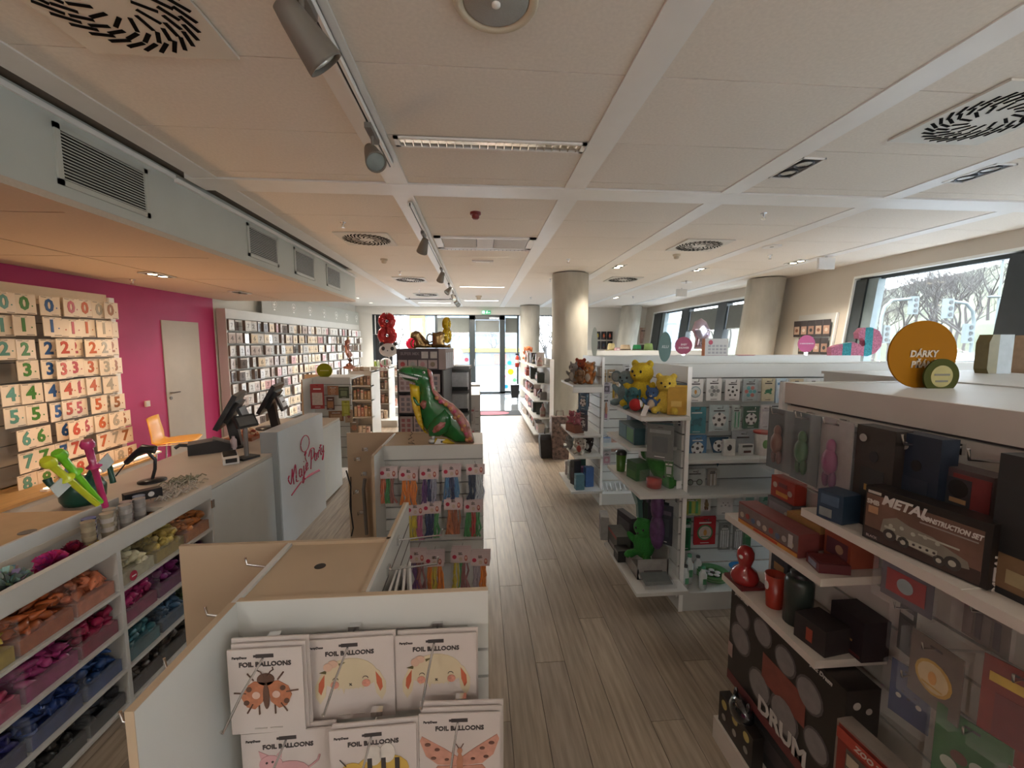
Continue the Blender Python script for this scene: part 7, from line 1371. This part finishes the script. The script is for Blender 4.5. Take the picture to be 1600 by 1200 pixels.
# tower blocks
def tower(lab, u0, u1, y, H, cols_, wcol, rows=14, ncol=2):
    a = at(u0, 537, y=y).x; b = at(u1, 537, y=y).x; t = thing('tower_block', lab, 'building', ((a+b)/2, y, -.1)); w = b-a
    MB(mat('tower_%d' % u0, cols_, .8, noise=.05)).bx(-w/2, w/2, 0, 8, 0, H).build('wall', t)
    wm_ = MB(cm((.16, .24, .30), .3)).bx(0, 1, 0, .1, 0, 1.3); sm2 = MB(mat('tower_band_%d' % u0, wcol, .8)).bx(-w*.38, w*.38, -.12, 0, 0, .8).mesh('balcony_band')
    pw_ = w*.74/ncol; me = MB(cm((.16, .24, .30), .3)).bx(0, pw_*.9, -.05, .02, 0, 1.4).mesh('window')
    for r_ in range(rows):
        link('balcony_band', sm2, t, (0, 0, 1.0+r_*2.9))
        for c in range(ncol): link('window', me, t, (-w*.37+c*pw_, 0, 1.9+r_*2.9))
tower('yellow banded tower block far behind the left window', 640, 664, 75, 42, (.22, .13, .035), (.24, .225, .18)); tower('pale grey tower block joined to the yellow one', 664, 684, 76, 42, (.15, .18, .20), (.20, .22, .23)); tower('long pale apartment block beyond the entrance', 690, 812, 95, 9.5, (.13, .15, .165), (.17, .185, .2), 3, 9)
tower('white office block beyond the far side windows', 1025, 1062, 42, 13, (.18, .21, .22), (.22, .24, .25), 4, 3)
t = thing('market_stall', 'low dark stalls with a yellow sign band across the street', 'building', (at(745, 537, y=34).x, 34, -.1)); MB(cm((.12, .14, .16))).bx(-4, 4, 0, 2, 0, 1.15).build('stall_wall', t); MB(cm((.35, .26, .015))).bx(-4.2, 4.2, -.3, 0, 1.15, 1.45).build('sign_band', t)
for k in range(6): MB(cm([(.22, .23, .25), (.25, .09, .07), (.09, .13, .18)][k % 3])).bx(-3.8+1.3*k, -2.8+1.3*k, -.06, 0, .15, .95).build('stall_panel', t)
# traffic lights
POLE = mat('pale_pole', (.07, .085, .085), .5, noise=.05)
def traffic(u, uh, v, y, lab):
    b = at(u, 537, y=y); h = at(uh, v, y=y); t = thing('traffic_light', lab, 'traffic light', (b.x, y, -.1)); dx = h.x-b.x; H = h.z+.1
    s_ = 1 if dx > 0 else -1; MB(POLE).tube([(0, 0, 0), (0, 0, H-.9), (s_*.12, 0, H-.4), (s_*.5, 0, H-.05), (dx, 0, H+.05)], .07, 8).build('pole', t)
    for zz_, xx in ((H-.3, dx), (2.3, s_*.25)):
        MB(POLE).bx(xx-.17, xx+.17, -.12, .12, zz_-.45, zz_+.45).build('signal_head', t); m = MB(BLACKM)
        for k in range(3): m.lathe([(.1, -.14), (.1, -.12)], 12, (xx, 0, zz_-.28+.28*k), 'y')
        m.build('lenses', t)
traffic(1374, 1428, 468, 20, 'traffic light with a curved arm reaching right, left one in the big window'); traffic(1518, 1482, 472, 18, 'traffic light with a curved arm reaching left, right one in the big window')
t = thing('street_lamp', 'thin pale street lamp pole behind the right traffic light', 'street lamp', (at(1553, 537, y=22).x, 22, -.1)); MB(POLE).tube([(0, 0, 0), (0, 0, 6.6)], .06, 8).build('pole', t)
for zz_ in (4.5, 6.6): MB(POLE).ell((-.3, 0, zz_), (.45, .15, .08), 10, 6).build('lamp_head', t)
def car(lab, u, y, c_, s=1):
    q = at(u, 540, y=y); t = thing('car', lab, 'car', (q.x, y, -.09), .5)
    MB(mat('car_'+lab[:6], c_, .25, noise=.03, clear=.8)).prism([(-2, .3), (-2.05, .75), (-1.3, .85), (-.8, 1.38), (.7, 1.4), (1.3, .92), (2, .8), (2.05, .3)], -.85, .85).build('body', t); MB(cm((.05, .07, .08), .1)).prism([(-1.15, .88), (-.75, 1.32), (.65, 1.34), (1.12, .92)], -.86, .86).build('windows', t)
    for x in (-1.25, 1.25):
        for yy in (-.86, .70): MB(BLACKM).lathe([(.001, yy), (.32, yy), (.32, yy+.16), (.001, yy+.16)], 16, (x, 0, .32), 'y').build('wheel', t)
car('silver parked car below the right traffic light', 1530, 17, (.2, .23, .25)); car('white parked car at the right edge of the big window', 1565, 21, (.3, .32, .33)); car('white car on the street before the far glazing', 650, 24, (.28, .3, .31))
